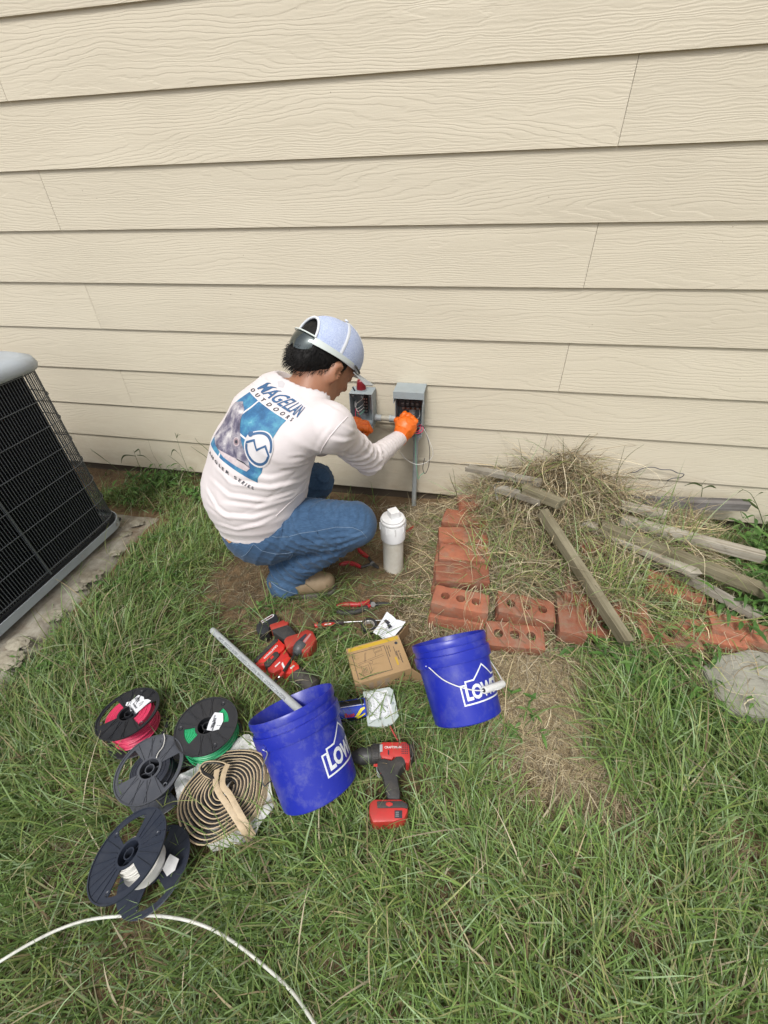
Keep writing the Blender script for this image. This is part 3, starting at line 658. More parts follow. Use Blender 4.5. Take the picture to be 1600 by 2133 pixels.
PILE = [
 # x, y, z(centre), rot z, tilt x, tilt y, mesh, label
 (0.055, -0.688, 0.026, -0.02, 0.0, 0.01, 0, 'top brick of the front left stack behind the right bucket, three holes showing'),
 (0.052, -0.690, -0.031, 0.01, 0, 0, 1, 'brick under the three-holed brick in the front left stack'),
 (0.054, -0.688, -0.088, 0.0, 0, 0, 2, 'lowest brick of the front left stack, sunk in the soil'),
 (0.265, -0.672, 0.020, -0.06, 0.10, 0.03, 2, 'tilted brick right of the front left stack with grass in its holes'),
 (0.245, -0.745, -0.035, -0.04, 0.25, 0.02, 1, 'brick leaning forward under the tilted brick, right of the bucket'),
 (0.262, -0.700, -0.080, 0.03, 0.0, 0.0, 0, 'half buried brick at the foot of the second stack'),
 (0.050, -0.572, 0.050, 0.01, 0.04, 0.0, 3, 'smooth-topped brick directly behind the three-holed brick'),
 (0.050, -0.572, -0.008, 0.0, 0, 0, 1, 'brick below the smooth-topped brick in the left row'),
 (0.052, -0.572, -0.066, 0.0, 0, 0, 2, 'bottom brick of the left row, second from the front'),
 (0.048, -0.474, 0.052, -0.01, -0.02, 0.0, 4, 'greyish smooth brick, third along the left row of the pile'),
 (0.049, -0.474, -0.006, 0.0, 0, 0, 0, 'brick supporting the greyish smooth brick'),
 (0.050, -0.474, -0.064, 0.0, 0, 0, 1, 'bottom brick, third along the left row'),
 (0.052, -0.372, 0.054, 0.03, 0.0, 0.03, 3, 'orange brick, fourth along the left row under dry stems'),
 (0.052, -0.374, -0.004, 0.0, 0, 0, 2, 'lower brick, fourth along the left row'),
 (0.058, -0.272, 0.058, -0.03, 0.0, -0.02, 4, 'bright orange brick, fifth along the left row towards the wall'),
 (0.056, -0.274, 0.000, 0.0, 0, 0, 2, 'lower brick, fifth along the left row'),
 (0.115, -0.165, 0.078, 0.12, 0.0, 0.02, 1, 'holed brick nearest the wall at the back left of the pile'),
 (0.110, -0.168, 0.020, 0.06, 0.0, 0.0, 0, 'brick under the holed brick nearest the wall'),
 (0.420, -0.640, -0.005, 1.45, 0.05, 0.0, 3, 'brick standing end-on just right of the second stack'),
 (0.500, -0.660, -0.045, 0.15, 0.0, 0.04, 0, 'brick left of the leaning post, buried in dry grass'),
 (0.490, -0.580, 0.012, -0.2, 0.08, 0.1, 1, 'brick showing through dry stems beside the leaning post'),
 (0.560, -0.330, 0.060, 0.4, 0.2, 0.1, 3, 'red brick corner poking from the dry grass in the middle of the pile'),
 (0.800, -0.455, -0.005, -0.16, 0.12, 0.06, 2, 'holed brick on the right part of the pile, under the split boards'),
 (0.850, -0.470, -0.060, -0.16, 0.0, 0.0, 1, 'brick under the right-hand holed brick'),
 (0.745, -0.640, -0.050, -0.04, 0.16, 0.0, 0, 'front brick on the right, tangled in straw beside the leaning post'),
 (0.880, -0.610, -0.050, -0.10, 0.05, 0.0, 4, 'brick between the right front brick and the end brick'),
 (0.975, -0.592, -0.035, -0.10, 0.02, 0.03, 3, 'rightmost brick at the end of the pile by the weeds'),
 (0.590, -0.560, -0.020, 0.05, 0.1, 0, 2, 'brick under the leaning post'),
]
for (x, y, z, rz, tx, ty, mi, lab) in PILE:
    o = bpy.data.objects.new('brick', BRICKS[mi]); COL.objects.link(o); jq = random.Random(lab+'q'); o.location = (x+jq.uniform(-.008, .008), y+jq.uniform(-.005, .005), z)
    jr = random.Random(lab); o.rotation_euler = (tx+jr.uniform(-.07, .07), ty+jr.uniform(-.06, .06), rz+jr.uniform(-.10, .10)); tag(o, lab, 'brick', 'loose red bricks stacked by the wall')

def board(name, label, p0, p1, w, t, mat, roll=0.0, chip=0.6, cat='board', group='weathered boards lying on the brick pile', seg=14, bow=0.0):
    p0, p1 = Vector(p0), Vector(p1); L = (p1-p0).length; R = frame(p1-p0, (0, 0, 1)) @ Matrix.Rotation(roll, 3, 'X')
    rnd = random.Random(name+label); sd = rnd.uniform(0, 90)
    rings = []
    nn = 8
    for i in range(seg+1):
        x = L*i/seg; ring = []
        k = bow*math.sin(PI*i/seg)
        for (sy, sz) in ((-1, -1), (0, -1), (1, -1), (1, 0), (1, 1), (0, 1), (-1, 1), (-1, 0)):
            endf = 0
            if i == seg: endf = chip*0.012*float(vnoise(sy*2.3+sd, sz*2.1))+chip*0.01*sy
            if i == 0: endf = -chip*0.010*float(vnoise(sy*2.9+sd, sz*1.1, 4))
            c = 1.0
            ring.append((x+endf, sy*w/2*c+0.0012*float(vnoise(x*14+sd, sy*3))+k, sz*t/2*c+0.0006*float(vnoise(x*16, sd, sz*3))))
        rings.append(ring)
    v = [p for r in rings for p in r]; f = [(i*nn+j, i*nn+(j+1) % nn, (i+1)*nn+(j+1) % nn, (i+1)*nn+j) for i in range(seg) for j in range(nn)]
    f += [tuple(range(nn))[::-1], tuple(seg*nn+j for j in range(nn))]
    o = obj(name, (v, f), mat, smooth=True, auto=30); m = R.to_4x4(); m.translation = p0; o.matrix_world = m
    return tag(o, label, cat, group)
def mat_wood(name, c1, c2, dark):
    m, nt, b = nodes_of(name); L = nt.links; tc = N(nt, 'ShaderNodeTexCoord'); oi = N(nt, 'ShaderNodeObjectInfo')
    mp = N(nt, 'ShaderNodeMapping'); mp.inputs['Scale'].default_value = (2.2, 55, 55); L.new(tc.outputs['Object'], mp.inputs[0])
    va = N(nt, 'ShaderNodeVectorMath', operation='ADD'); cb = N(nt, 'ShaderNodeCombineXYZ'); L.new(math_n(nt, 'MULTIPLY', oi.outputs['Random'], 40), cb.inputs[0]); L.new(mp.outputs[0], va.inputs[0]); L.new(cb.outputs[0], va.inputs[1])
    n = N(nt, 'ShaderNodeTexNoise', Scale=1.0, Detail=6.0, Roughness=0.7); L.new(va.outputs[0], n.inputs['Vector'])
    c = ramp(nt, n.outputs['Fac'], [(0.30, dark), (0.45, c1), (0.70, c2)])
    n2 = N(nt, 'ShaderNodeTexNoise', Scale=9.0, Detail=6.0); L.new(tc.outputs['Object'], n2.inputs['Vector'])
    mx = N(nt, 'ShaderNodeMixRGB', blend_type='MULTIPLY'); mx.inputs[0].default_value = 0.6; L.new(c, mx.inputs[1]); L.new(ramp(nt, n2.outputs['Fac'], [(0.35, (0.5, 0.46, 0.4)), (0.62, (1, 1, 1))]), mx.inputs[2])
    L.new(mx.outputs[0], b.inputs['Base Color']); b.inputs['Roughness'].default_value = 0.85; b.inputs['Specular IOR Level'].default_value = 0.2
    bp = N(nt, 'ShaderNodeBump', Strength=0.9, Distance=0.002); L.new(n.outputs['Fac'], bp.inputs['Height']); L.new(bp.outputs[0], b.inputs['Normal'])
    return m
WG = mat_wood('weathered_grey_wood', (0.27, 0.25, 0.21), (0.39, 0.365, 0.31), (0.10, 0.085, 0.07))
WP = mat_wood('bleached_wood', (0.36, 0.33, 0.27), (0.50, 0.47, 0.40), (0.14, 0.115, 0.09))
WO = mat_wood('olive_stained_wood', (0.20, 0.18, 0.12), (0.30, 0.27, 0.19), (0.07, 0.06, 0.04))
WD = mat_wood('dark_weathered_wood', (0.16, 0.15, 0.145), (0.27, 0.26, 0.25), (0.05, 0.045, 0.04))
board('wooden_board', 'thin grey board with a pointed end sticking out left of the dry grass heap', at(1128, 1006, z=.235), at(974, 974, z=.215), 0.036, 0.018, WG)
board('wooden_board', 'short grey board end just below the pointed board, beside a rope loop', at(1128, 1045, z=.205), at(1040, 1018, z=.195), 0.036, 0.022, WG)
board('wooden_post', 'long olive grey square post leaning down the front of the brick pile', at(1130, 1066, z=.200), at(1306, 1338, z=.035), 0.032, 0.034, WO, seg=20, cat='post')
board('wooden_post', 'short curved olive grey piece crossing above the leaning post', at(1090, 1018, z=.225), at(1170, 1050, z=.225), 0.034, 0.034, WO, cat='post')
board('wooden_board', 'dark thick board lying level against the siding at the right', at(1290, 1043, z=.135), at(1556, 1052, z=.130), 0.040, 0.034, WD, chip=0.3)
board('wooden_board', 'short bleached board chunk just left of the dark level board', at(1295, 1052, z=.175), at(1388, 1072, z=.160), 0.038, 0.020, WP)
board('wooden_board', 'bleached board with a pointed end running into the weeds at the right', at(1290, 1082, z=.150), at(1588, 1160, z=.075), 0.036, 0.034, WP, seg=22)
board('wooden_board', 'olive board leaving the picture at the right edge below the bleached one', at(1250, 1095, z=.150), at(1640, 1250, z=.050), 0.040, 0.034, WO, seg=22)
board('wooden_board', 'grey nailed board resting on the right-hand bricks', at(1280, 1118, z=.085), at(1580, 1285, z=.005), 0.038, 0.022, WG, seg=22)
board('wooden_board', 'splintered board half buried in the straw in the middle of the pile', at(1215, 1088, z=.135), at(1450, 1195, z=.085), 0.040, 0.020, WP, chip=1.5)
# rope loop
P = [at(x, y, z=.17) for x, y in ((1046, 1004), (1034, 1006), (1031, 1018), (1034, 1030), (1036, 1040))]
mb = MB(); mb.tube(smoothpath(P, 6), 0.0045, 8); tag(obj('rope_end', mb, M('frayed_rope', (0.36, 0.38, 0.38), (0.25, 0.26, 0.26), rough=0.9, scale=80, bump=0.8), smooth=True), 'frayed grey rope loop hanging off the short grey board', 'rope')
# concrete slab at the right
def slab():
    poly = [(1464, 1390), (1500, 1366), (1560, 1352), (1690, 1378), (1700, 1500), (1545, 1492), (1503, 1462)]
    P = [at(x, y, z=-0.04) for x, y in poly]; c = np.mean(P, 0)
    bm = bmesh.new(); top = [bm.verts.new((p[0]-c[0], p[1]-c[1], 0.0)) for p in P]; f = bm.faces.new(top)
    r = bmesh.ops.extrude_face_region(bm, geom=[f])
    for v in [g for g in r['geom'] if isinstance(g, bmesh.types.BMVert)]: v.co.z -= 0.07
    bmesh.ops.recalc_face_normals(bm, faces=bm.faces)
    bmesh.ops.bevel(bm, geom=list(bm.edges), offset=0.003, segments=2, affect='EDGES')
    bmesh.ops.triangulate(bm, faces=list(bm.faces)); bmesh.ops.subdivide_edges(bm, edges=list(bm.edges), cuts=3, use_grid_fill=True)
    for v in bm.verts: v.co.z += 0.0012*float(vnoise(v.co.x*20, v.co.y*20)); v.co.x += 0.003*float(vnoise(v.co.x*25, v.co.y*25, 5)); v.co.y += 0.003*float(vnoise(v.co.x*25, v.co.y*25, 9))
    bm.verts.index_update(); vv = [tuple(v.co) for v in bm.verts]; ff = [tuple(x.index for x in g.verts) for g in bm.faces]; bm.free()
    o = obj('concrete_slab', (vv, ff), M('weathered_concrete', (0.34, 0.335, 0.285), (0.24, 0.235, 0.20), rough=0.95, scale=30, bump=1.0, bscale=160, dirt=(0.12, 0.12, 0.08), damt=0.5, stretch=(0.4, 1, 1)), smooth=True, auto=40)
    o.location = c; tag(o, 'flat piece of weathered concrete in the long grass at the right edge', 'concrete slab')
slab()
# ------------------------------------------------------------------ things in the grass
def decal_on(fn, v2, f2, name, mat, parent, world=False):
    """lettering or print laid on a surface: fn maps flat (u, v) to a point just proud of that surface"""
    return obj(name, ([tuple(fn(u, v)) for u, v in v2], f2), mat, parent, world=world)

# ---- buckets: both lie on their sides, bottoms towards the camera
def bucket(base, rim, label, logo_phi, scuff, bail, spin=0.0):
    base, rim = Vector(base), Vector(rim); ax = (rim-base).normalized(); up = Vector(CPOS)-base
    R = frame(up, ax).to_3x3(); x = (up-ax*up.dot(ax)).normalized(); y = ax.cross(x); R = Matrix((x, y, ax)).transposed()
    T = thing('bucket', label, 'bucket', base, R*((rim-base).length/0.2355), 'blue plastic buckets lying on their sides')
    m = M('blue_bucket_plastic', (0.011, 0.020, 0.31), (0.014, 0.026, 0.36), rough=0.33, dirt=(0.16, 0.17, 0.34), damt=scuff, dscale=16, spec=0.5, scale=3)
    prof = [(0.0, 0.004), (0.094, 0.004), (0.098, 0.0), (0.1015, 0.003), (0.1025, 0.012), (0.1075, 0.110), (0.1105, 0.166), (0.1175, 0.1665), (0.1185, 0.169), (0.1195, 0.195), (0.1175, 0.1975), (0.1135, 0.198), (0.1140, 0.214), (0.1165, 0.2145), (0.118, 0.218), (0.1185, 0.232), (0.1172, 0.2355), (0.1150, 0.2352), (0.1140, 0.231), (0.1100, 0.20), (0.1045, 0.10), (0.0985, 0.009), (0.0, 0.008)]
    mb = MB(); mb.lathe(prof, 96); body = obj('body', mb, m, T, smooth=True, auto=40)
    # short upright webs under the collar
    wht = M('white_print', (0.74, 0.77, 0.80), (0.70, 0.74, 0.78), rough=0.4)
    def rad(z): return 0.1025+(0.1105-0.1025)*(z-0.012)/(0.166-0.012)
    def fn(u, v):                                             # u round the wall (metres), v up it
        z = v; r = rad(z)+0.0005; a = logo_phi+u/0.107; return (r*math.cos(a), r*math.sin(a), z)
    # house-shaped outline: left foot, wall, step, eave, roof ridge and mirrored
    S = 0.080; out = [(-S, 0.054), (S, 0.054), (S, 0.106), (S*0.80, 0.106), (S*0.80, 0.115), (S*0.48, 0.115), (0, 0.150), (-S*0.48, 0.115), (-S*0.80, 0.115), (-S*0.80, 0.106), (-S, 0.106)]
    n = len(out); t = 0.0042
    for i in range(n):
        a, b = np.array(out[i]), np.array(out[(i+1) % n]); d = b-a; L = np.linalg.norm(d); d /= L; q = np.array([-d[1], d[0]])*t/2; a2 = a-d*t/2; b2 = b+d*t/2
        v2, f2 = polymesh([tuple(a2-q), tuple(b2-q), tuple(b2+q), tuple(a2+q)], 0.006); 
        if i == 0: V2, F2 = [], []
        o = len(V2); V2 += v2; F2 += [tuple(k+o for k in g) for g in f2]
    decal_on(fn, V2, F2, 'logo_outline', wht, T)
    v2, f2 = textmesh("LOWE'S", 0.052, bold=0.0022, spacing=0.96, cut=0.007); w = max(p[0] for p in v2); lo = min(p[1] for p in v2)
    decal_on(fn, [(p[0]/w*0.142-0.071, (p[1]-lo)*1.0+0.063) for p in v2], f2, 'lettering', wht, T)
    mt = M('galvanised_wire', (0.52, 0.53, 0.54), rough=0.35, metal=0.8)
    for s in bail['ears']:
        a = s; mb = MB(); mb.tube([(0.1185*math.cos(a), 0.1185*math.sin(a), 0.178), (0.1235*math.cos(a), 0.1235*math.sin(a), 0.178)], 0.009, 14); obj('handle_boss', mb, m, T, smooth=True)
    inv = FR[T].inverted(); P = [inv @ Vector(p) for p in bail['path']]
    a0, a1 = bail['ears']; e0 = Vector((0.125*math.cos(a0), 0.125*math.sin(a0), 0.178)); e1 = Vector((0.125*math.cos(a1), 0.125*math.sin(a1), 0.178))
    mb = MB(); mb.tube(smoothpath([e0]+P+[e1], 8), 0.0017, 8); obj('bail_wire', mb, mt if not bail.get('white') else MT['white'], T, smooth=True)
    if 'grip' in bail:
        a, b = inv @ Vector(bail['grip'][0]), inv @ Vector(bail['grip'][1])
        mb = MB(); k = [a+(b-a)*t for t in (0, 0.04, 0.5, 0.96, 1)]; mb.tube(k, [0.0095, 0.0105, 0.0095, 0.0105, 0.0095], 16); obj('handle_grip', mb, MT['white'], T, smooth=True)
        mb = MB(); mb.tube([a-(b-a)*0.003, a-(b-a)*0.0], 0.006, 12); obj('grip_bore', mb, MT['ink'], T)
    return T
bucket(at(668, 1646, z=-.018), at(607, 1464, z=.125), 'front blue bucket lying on its side with a grey conduit sticking out of it', math.radians(58), 0.55,
       {'ears': (math.radians(-52), math.radians(160)), 'path': [at(557, 1570, z=.135), at(547, 1600, z=.10), at(550, 1637, z=.03), at(572, 1628, z=-.02), at(640, 1655, z=-.09)]})
bucket(at(975, 1494, z=-.018), at(933, 1329, z=.112), 'rear blue bucket lying on its side against the bricks, white grip on its handle', math.radians(43), 0.34,
       {'ears': (math.radians(-42), math.radians(128)), 'white': True, 'path': [at(894, 1391, z=.13), at(925, 1417, z=.145), at(968, 1434, z=.15), at(1008, 1438, z=.135), at(1048, 1424, z=.10)], 'grip': (at(1008, 1438, z=.137), at(1048, 1424, z=.103))})

# ---- printed grey conduit standing in the front bucket
def conduit_stick():
    a, b = Vector(at(443, 1313, z=-0.035)), Vector(at(612, 1468, z=0.050)); ax = (b-a).normalized(); b2 = b+ax*0.13
    R = frame(ax, Vector(CPOS)-a); T = thing('conduit_length', 'grey plastic conduit with printed lettering, one end inside the front bucket', 'conduit', a, R)
    L = (b2-a).length; r = 0.0107
    mb = MB(); mb.tube([(0, 0, 0), (L, 0, 0)], r, 28, cap=False); mb.tube([(0.0002, 0, 0), (L, 0, 0)], r*0.80, 20, cap=False)
    vs = []; 
    for k, rr_ in ((0, r), (1, r*0.8)):
        vs += [(0.0, rr_*math.cos(2*PI*j/28), rr_*math.sin(2*PI*j/28)) for j in range(28)]
    mb.add(vs, [(j, (j+1) % 28, 28+(j+1) % 28, 28+j) for j in range(28)])
    obj('pipe', mb, M('printed_grey_pvc', (0.40, 0.43, 0.44), (0.46, 0.485, 0.49), rough=0.45, dirt=(0.3, 0.28, 0.22), damt=0.25, dscale=20), T, smooth=True, auto=50)
    v2, f2 = textmesh('RIGID PVC CONDUIT  SCH40  RIGID PVC CONDUIT  ABOVE GROUND  SCH40', 0.011, cut=0.004)
    def fn(u, v):
        th = (v-0.004)/r+0.35; x = L*0.74-u; rr_ = r+0.0003; return (x, rr_*math.sin(-th)*-1*-1, rr_*math.cos(th))
    decal_on(fn, [p for p in v2], f2, 'printed_lettering', MT['ink'], T)
conduit_stick()

# ---- wire spools
def spool(center, axis, label, wire_mat, fill, H=0.082, turn=0.0, style='fan', tint=None, wire_h=(0.0, 1.0), R0=0.0825):
    axis = Vector(axis).normalized(); R = frame(Vector((1, 0, 0)), axis); x = Vector((1, 0, 0)); x = (x-axis*x.dot(axis)).normalized(); y = axis.cross(x); R = Matrix((x, y, axis)).transposed()
    T = thing('wire_spool', label, 'wire spool', Vector(center)-axis*H, R, 'black plastic spools of electrical wire')
    pl = tint or MT['blackpl']; rh = 0.0255; ri = 0.0095
    def flange(z, t):
        wins = []
        if style == 'fan': wins = [(turn-0.52, turn+0.52), (turn+PI-0.52, turn+PI+0.52)]
        elif style == 'cross': wins = [(turn-0.42, turn+0.42), (turn+PI-0.42, turn+PI+0.42)]
        else: wins = [(turn-0.6, turn+0.6), (turn+PI-0.6, turn+PI+0.6)]
        rs = [rh, 0.031, 0.052 if style == 'cross' else 0.070, 0.0745, R0-0.002, R0]; n = 96; v = []; f = []
        rs = [rh, rh+0.004, 0.058 if style == 'cross' else 0.0735, R0-0.0015, R0]
        for r_ in rs:
            for j in range(n): a = 2*PI*j/n; v.append((r_*math.cos(a), r_*math.sin(a), z-(0.0022 if r_ == R0 else 0)))
        for i in range(len(rs)-1):
            for j in range(n):
                a = 2*PI*(j+0.5)/n
                hit = any(((a-w0) % (2*PI)) < (w1-w0) for w0, w1 in wins)
                if hit and i == 1: continue
                f.append((i*n+j, i*n+(j+1) % n, (i+1)*n+(j+1) % n, (i+1)*n+j))
        fo = obj('flange', slabmesh(v, f, t), pl, T, smooth=True, auto=35)
        # radiating stiffening ribs on the closed sectors
        mb = MB(); sgn = 1 if z > H/2 else -1
        for base in (turn+PI/2, turn-PI/2):
            for k in range(-3, 4):
                a = base+k*0.25
                if style == 'fan': p0, p1 = (rh+0.004, a), (R0-0.004, base+k*0.27)
                else: p0, p1 = (rh+0.003, base+k*0.3), (R0-0.004, base+k*0.22+(0.18 if k % 2 else -0.12))
                A = Vector((p0[0]*math.cos(p0[1]), p0[0]*math.sin(p0[1]), z+sgn*0.0007)); B = Vector((p1[0]*math.cos(p1[1]), p1[0]*math.sin(p1[1]), z+sgn*0.0007))
                d = (B-A); mb.box((A+B)/2, (d.length, 0.0014, 0.0022), R=frame(d, (0, 0, 1)))
        mb.lathe([(R0-0.0015, z-0.001), (R0+0.0006, z-0.002), (R0+0.0006, z+sgn*0.0022), (R0-0.0022, z+sgn*0.0022), (R0-0.0022, z)], 72)
        for k in range(3):
            a = turn+PI/2+k*2.1; mb.lathe([(0.0035, z+sgn*0.0003), (0.0055, z+sgn*0.0018), (0.006, z)], 14, (0.068*math.cos(a), 0.068*math.sin(a), 0))
        obj('stiffening_ribs', mb, pl, fo, smooth=True, auto=40)
    flange(H, 0.0022); flange(0.0, 0.0022)
    mb = MB(); mb.lathe([(rh, H), (rh, 0), (rh-0.002, 0), (rh-0.002, H), (rh, H)], 48); mb.lathe([(ri+0.002, H-0.002), (ri+0.002, 0), (ri, 0), (ri, H-0.002), (ri+0.002, H-0.002)], 28)
    for k in range(4):
        a = turn+0.6+k*PI/2; mb.box((math.cos(a)*(ri+rh)/2, math.sin(a)*(ri+rh)/2, H/2-0.004), (rh-ri, 0.0018, H-0.012), R=Matrix.Rotation(a, 3, 'Z'))
    obj('hub', mb, pl, T, smooth=True, auto=40)
    z0, z1 = 0.003+(H-0.006)*wire_h[0], 0.003+(H-0.006)*wire_h[1]; wr = 0.00185; nz = max(2, int((z1-z0)/(2*wr))); nr = max(1, int((fill-rh-0.001)/(2*wr)))
    prof = []
    for k in range(nr):                                        # upper face, ring by ring
        rc = rh+0.001+wr+2*wr*k
        for a in np.linspace(PI, 0, 5)[:-1]: prof.append((rc+wr*math.cos(a)*0.98, z1-wr+wr*math.sin(a)+0.0006*((k*7) % 3)))
    for k in range(nz):
        zc = z1-wr-2*wr*k; jit = 0.0012*(((k*5) % 4)/3.0)
        for a in np.linspace(PI/2, -PI/2, 5)[:-1]: prof.append((rh+0.001+2*wr*nr-wr+wr*math.cos(a)-jit, zc+wr*math.sin(a)))
    prof.append((rh+0.001, z0)); mb = MB(); mb.lathe(prof, 80); w = obj('wire_winding', mb, wire_mat, T, smooth=True, auto=60)
    # a few loose turns over the top of the winding
    for k in range(5):
        zz = z0+(z1-z0)*(0.15+0.17*k); rr_ = rh+0.001+2*wr*nr+0.0012; ph = k*1.3; pts = []
        for j in range(60):
            a = 2*PI*j/60; pts.append(((rr_+0.0012*math.sin(3*a+k))*math.cos(a), (rr_+0.0012*math.sin(3*a+k))*math.sin(a), zz+0.006*math.sin(a+ph)))
        pts.append(pts[0]); mb = MB(); mb.tube(pts, wr, 6, cap=False); obj('loose_turn', mb, wire_mat, T, smooth=True)
    return T, R
def torn_label(T, poly, lines, ang, zt, barcode=None, size=0.0075):
    v2, f2 = polymesh(poly, 0.008)
    lab = obj('paper_label', slabmesh([(x, y, zt+0.0015+0.0012*float(vnoise(x*90, y*90))) for x, y in v2], f2, 0.0003), MT['paper'], T)
    for (txt, x, y, s) in lines:
        tv, tf = textmesh(txt, s, bold=0.00025); c, sn = math.cos(ang), math.sin(ang)
        obj('label_lettering', ([(x+u*c-v*sn, y+u*sn+v*c, zt+0.0034) for u, v in tv], tf), MT['ink'], lab)
    if barcode:
        mb = MB(); x, y = barcode; c, sn = math.cos(ang), math.sin(ang)
        for k in range(12): 
            if k % 5 != 3: mb.box((x+k*0.0016*c, y+k*0.0016*sn, zt+0.0034), (0.0009, 0.009, 0.0001), R=Matrix.Rotation(ang, 3, 'Z'))
        obj('barcode', mb, MT['ink'], lab)
S1, _ = spool(at(267, 1485, z=0.0), (-0.10, 0.14, 1), 'spool of bright pink wire with a torn white label, farthest left in the grass', MT['magenta'], 0.060, turn=0.15, style='wide')
torn_label(S1, [(-0.026, 0.020), (-0.030, 0.030), (-0.022, 0.034), (-0.014, 0.049), (-0.010, 0.056), (0.010, 0.053), (0.019, 0.044), (0.030, 0.047), (0.042, 0.044), (0.036, 0.028), (0.030, 0.010), (0.026, -0.001), (0.018, 0.000), (0.016, 0.008), (0.004, 0.005), (-0.006, 0.014), (-0.012, 0.019)],
           [('RoHS2017', -0.006, 0.026, 0.006), ('12 AWG THHN', -0.016, 0.019, 0.0068), ('600V 500FT', 0.000, 0.010, 0.0072), ('stranded', 0.010, 0.004, 0.006)], -0.55, 0.082, barcode=(-0.010, 0.046))
S2, _ = spool(at(430, 1511, z=0.0), (0.02, 0.06, 1), 'spool of green wire with a small white label, beside the pink one', MT['green'], 0.072, turn=-2.30, style='cross')
torn_label(S2, [(0.004, 0.038), (0.028, 0.040), (0.040, 0.020), (0.040, -0.004), (0.026, -0.012), (0.008, -0.012), (0.002, 0.012)],
           [('12 AWG THHN', 0.008, 0.030, 0.0055), ('4-28 N.A.E', 0.014, 0.022, 0.0055), ('500ft green', 0.018, 0.012, 0.0055)], -1.35, 0.082)
S3, _ = spool(at(311, 1601, z=0.002), (-0.02, -0.02, 1), 'scuffed spool of black wire lying between the green and the white spools', MT['blackw'], 0.052, turn=0.12, style='wide', tint=M('scuffed_black_plastic', (0.045, 0.050, 0.062), (0.075, 0.08, 0.095), rough=0.38, dirt=(0.16, 0.16, 0.16), damt=0.25, dscale=24))
S4, _ = spool(at(267, 1777, z=0.030), (-0.33, 0.04, 0.94), 'tilted spool with little white wire left on it, nearest the camera', MT['whitew'], 0.034, turn=-0.95, style='fan', H=0.090, wire_h=(0.02, 0.98), tint=M('navy_black_plastic', (0.018, 0.024, 0.04), (0.028, 0.034, 0.052), rough=0.42, dirt=(0.1, 0.1, 0.1), damt=0.2, dscale=24), R0=0.0865)
mb = MB(); mb.lathe([(0.034, 0.022), (0.043, 0.022), (0.043, 0.040), (0.034, 0.040)], 60); obj('white_band', mb, MT['whitew'], S4, smooth=True)
v2, f2 = polymesh([(0.038, 0.0), (0.066, -0.012), (0.080, 0.0), (0.074, 0.020), (0.044, 0.026)], 0.01)
obj('loose_tag', slabmesh([(x, y, 0.016+0.004*float(vnoise(x*40, y*40))) for x, y in v2], f2, 0.0006), MT['white'], S4)
mb = MB(); P = [(-0.012, 0.083, 0.086), (0.0, 0.070, 0.088), (0.006, 0.052, 0.087), (0.004, 0.036, 0.088), (0.006, 0.024, 0.087)]; mb.tube(smoothpath(P, 6), 0.0012, 6); obj('wire_end', mb, MT['whitew'], S3, smooth=True)

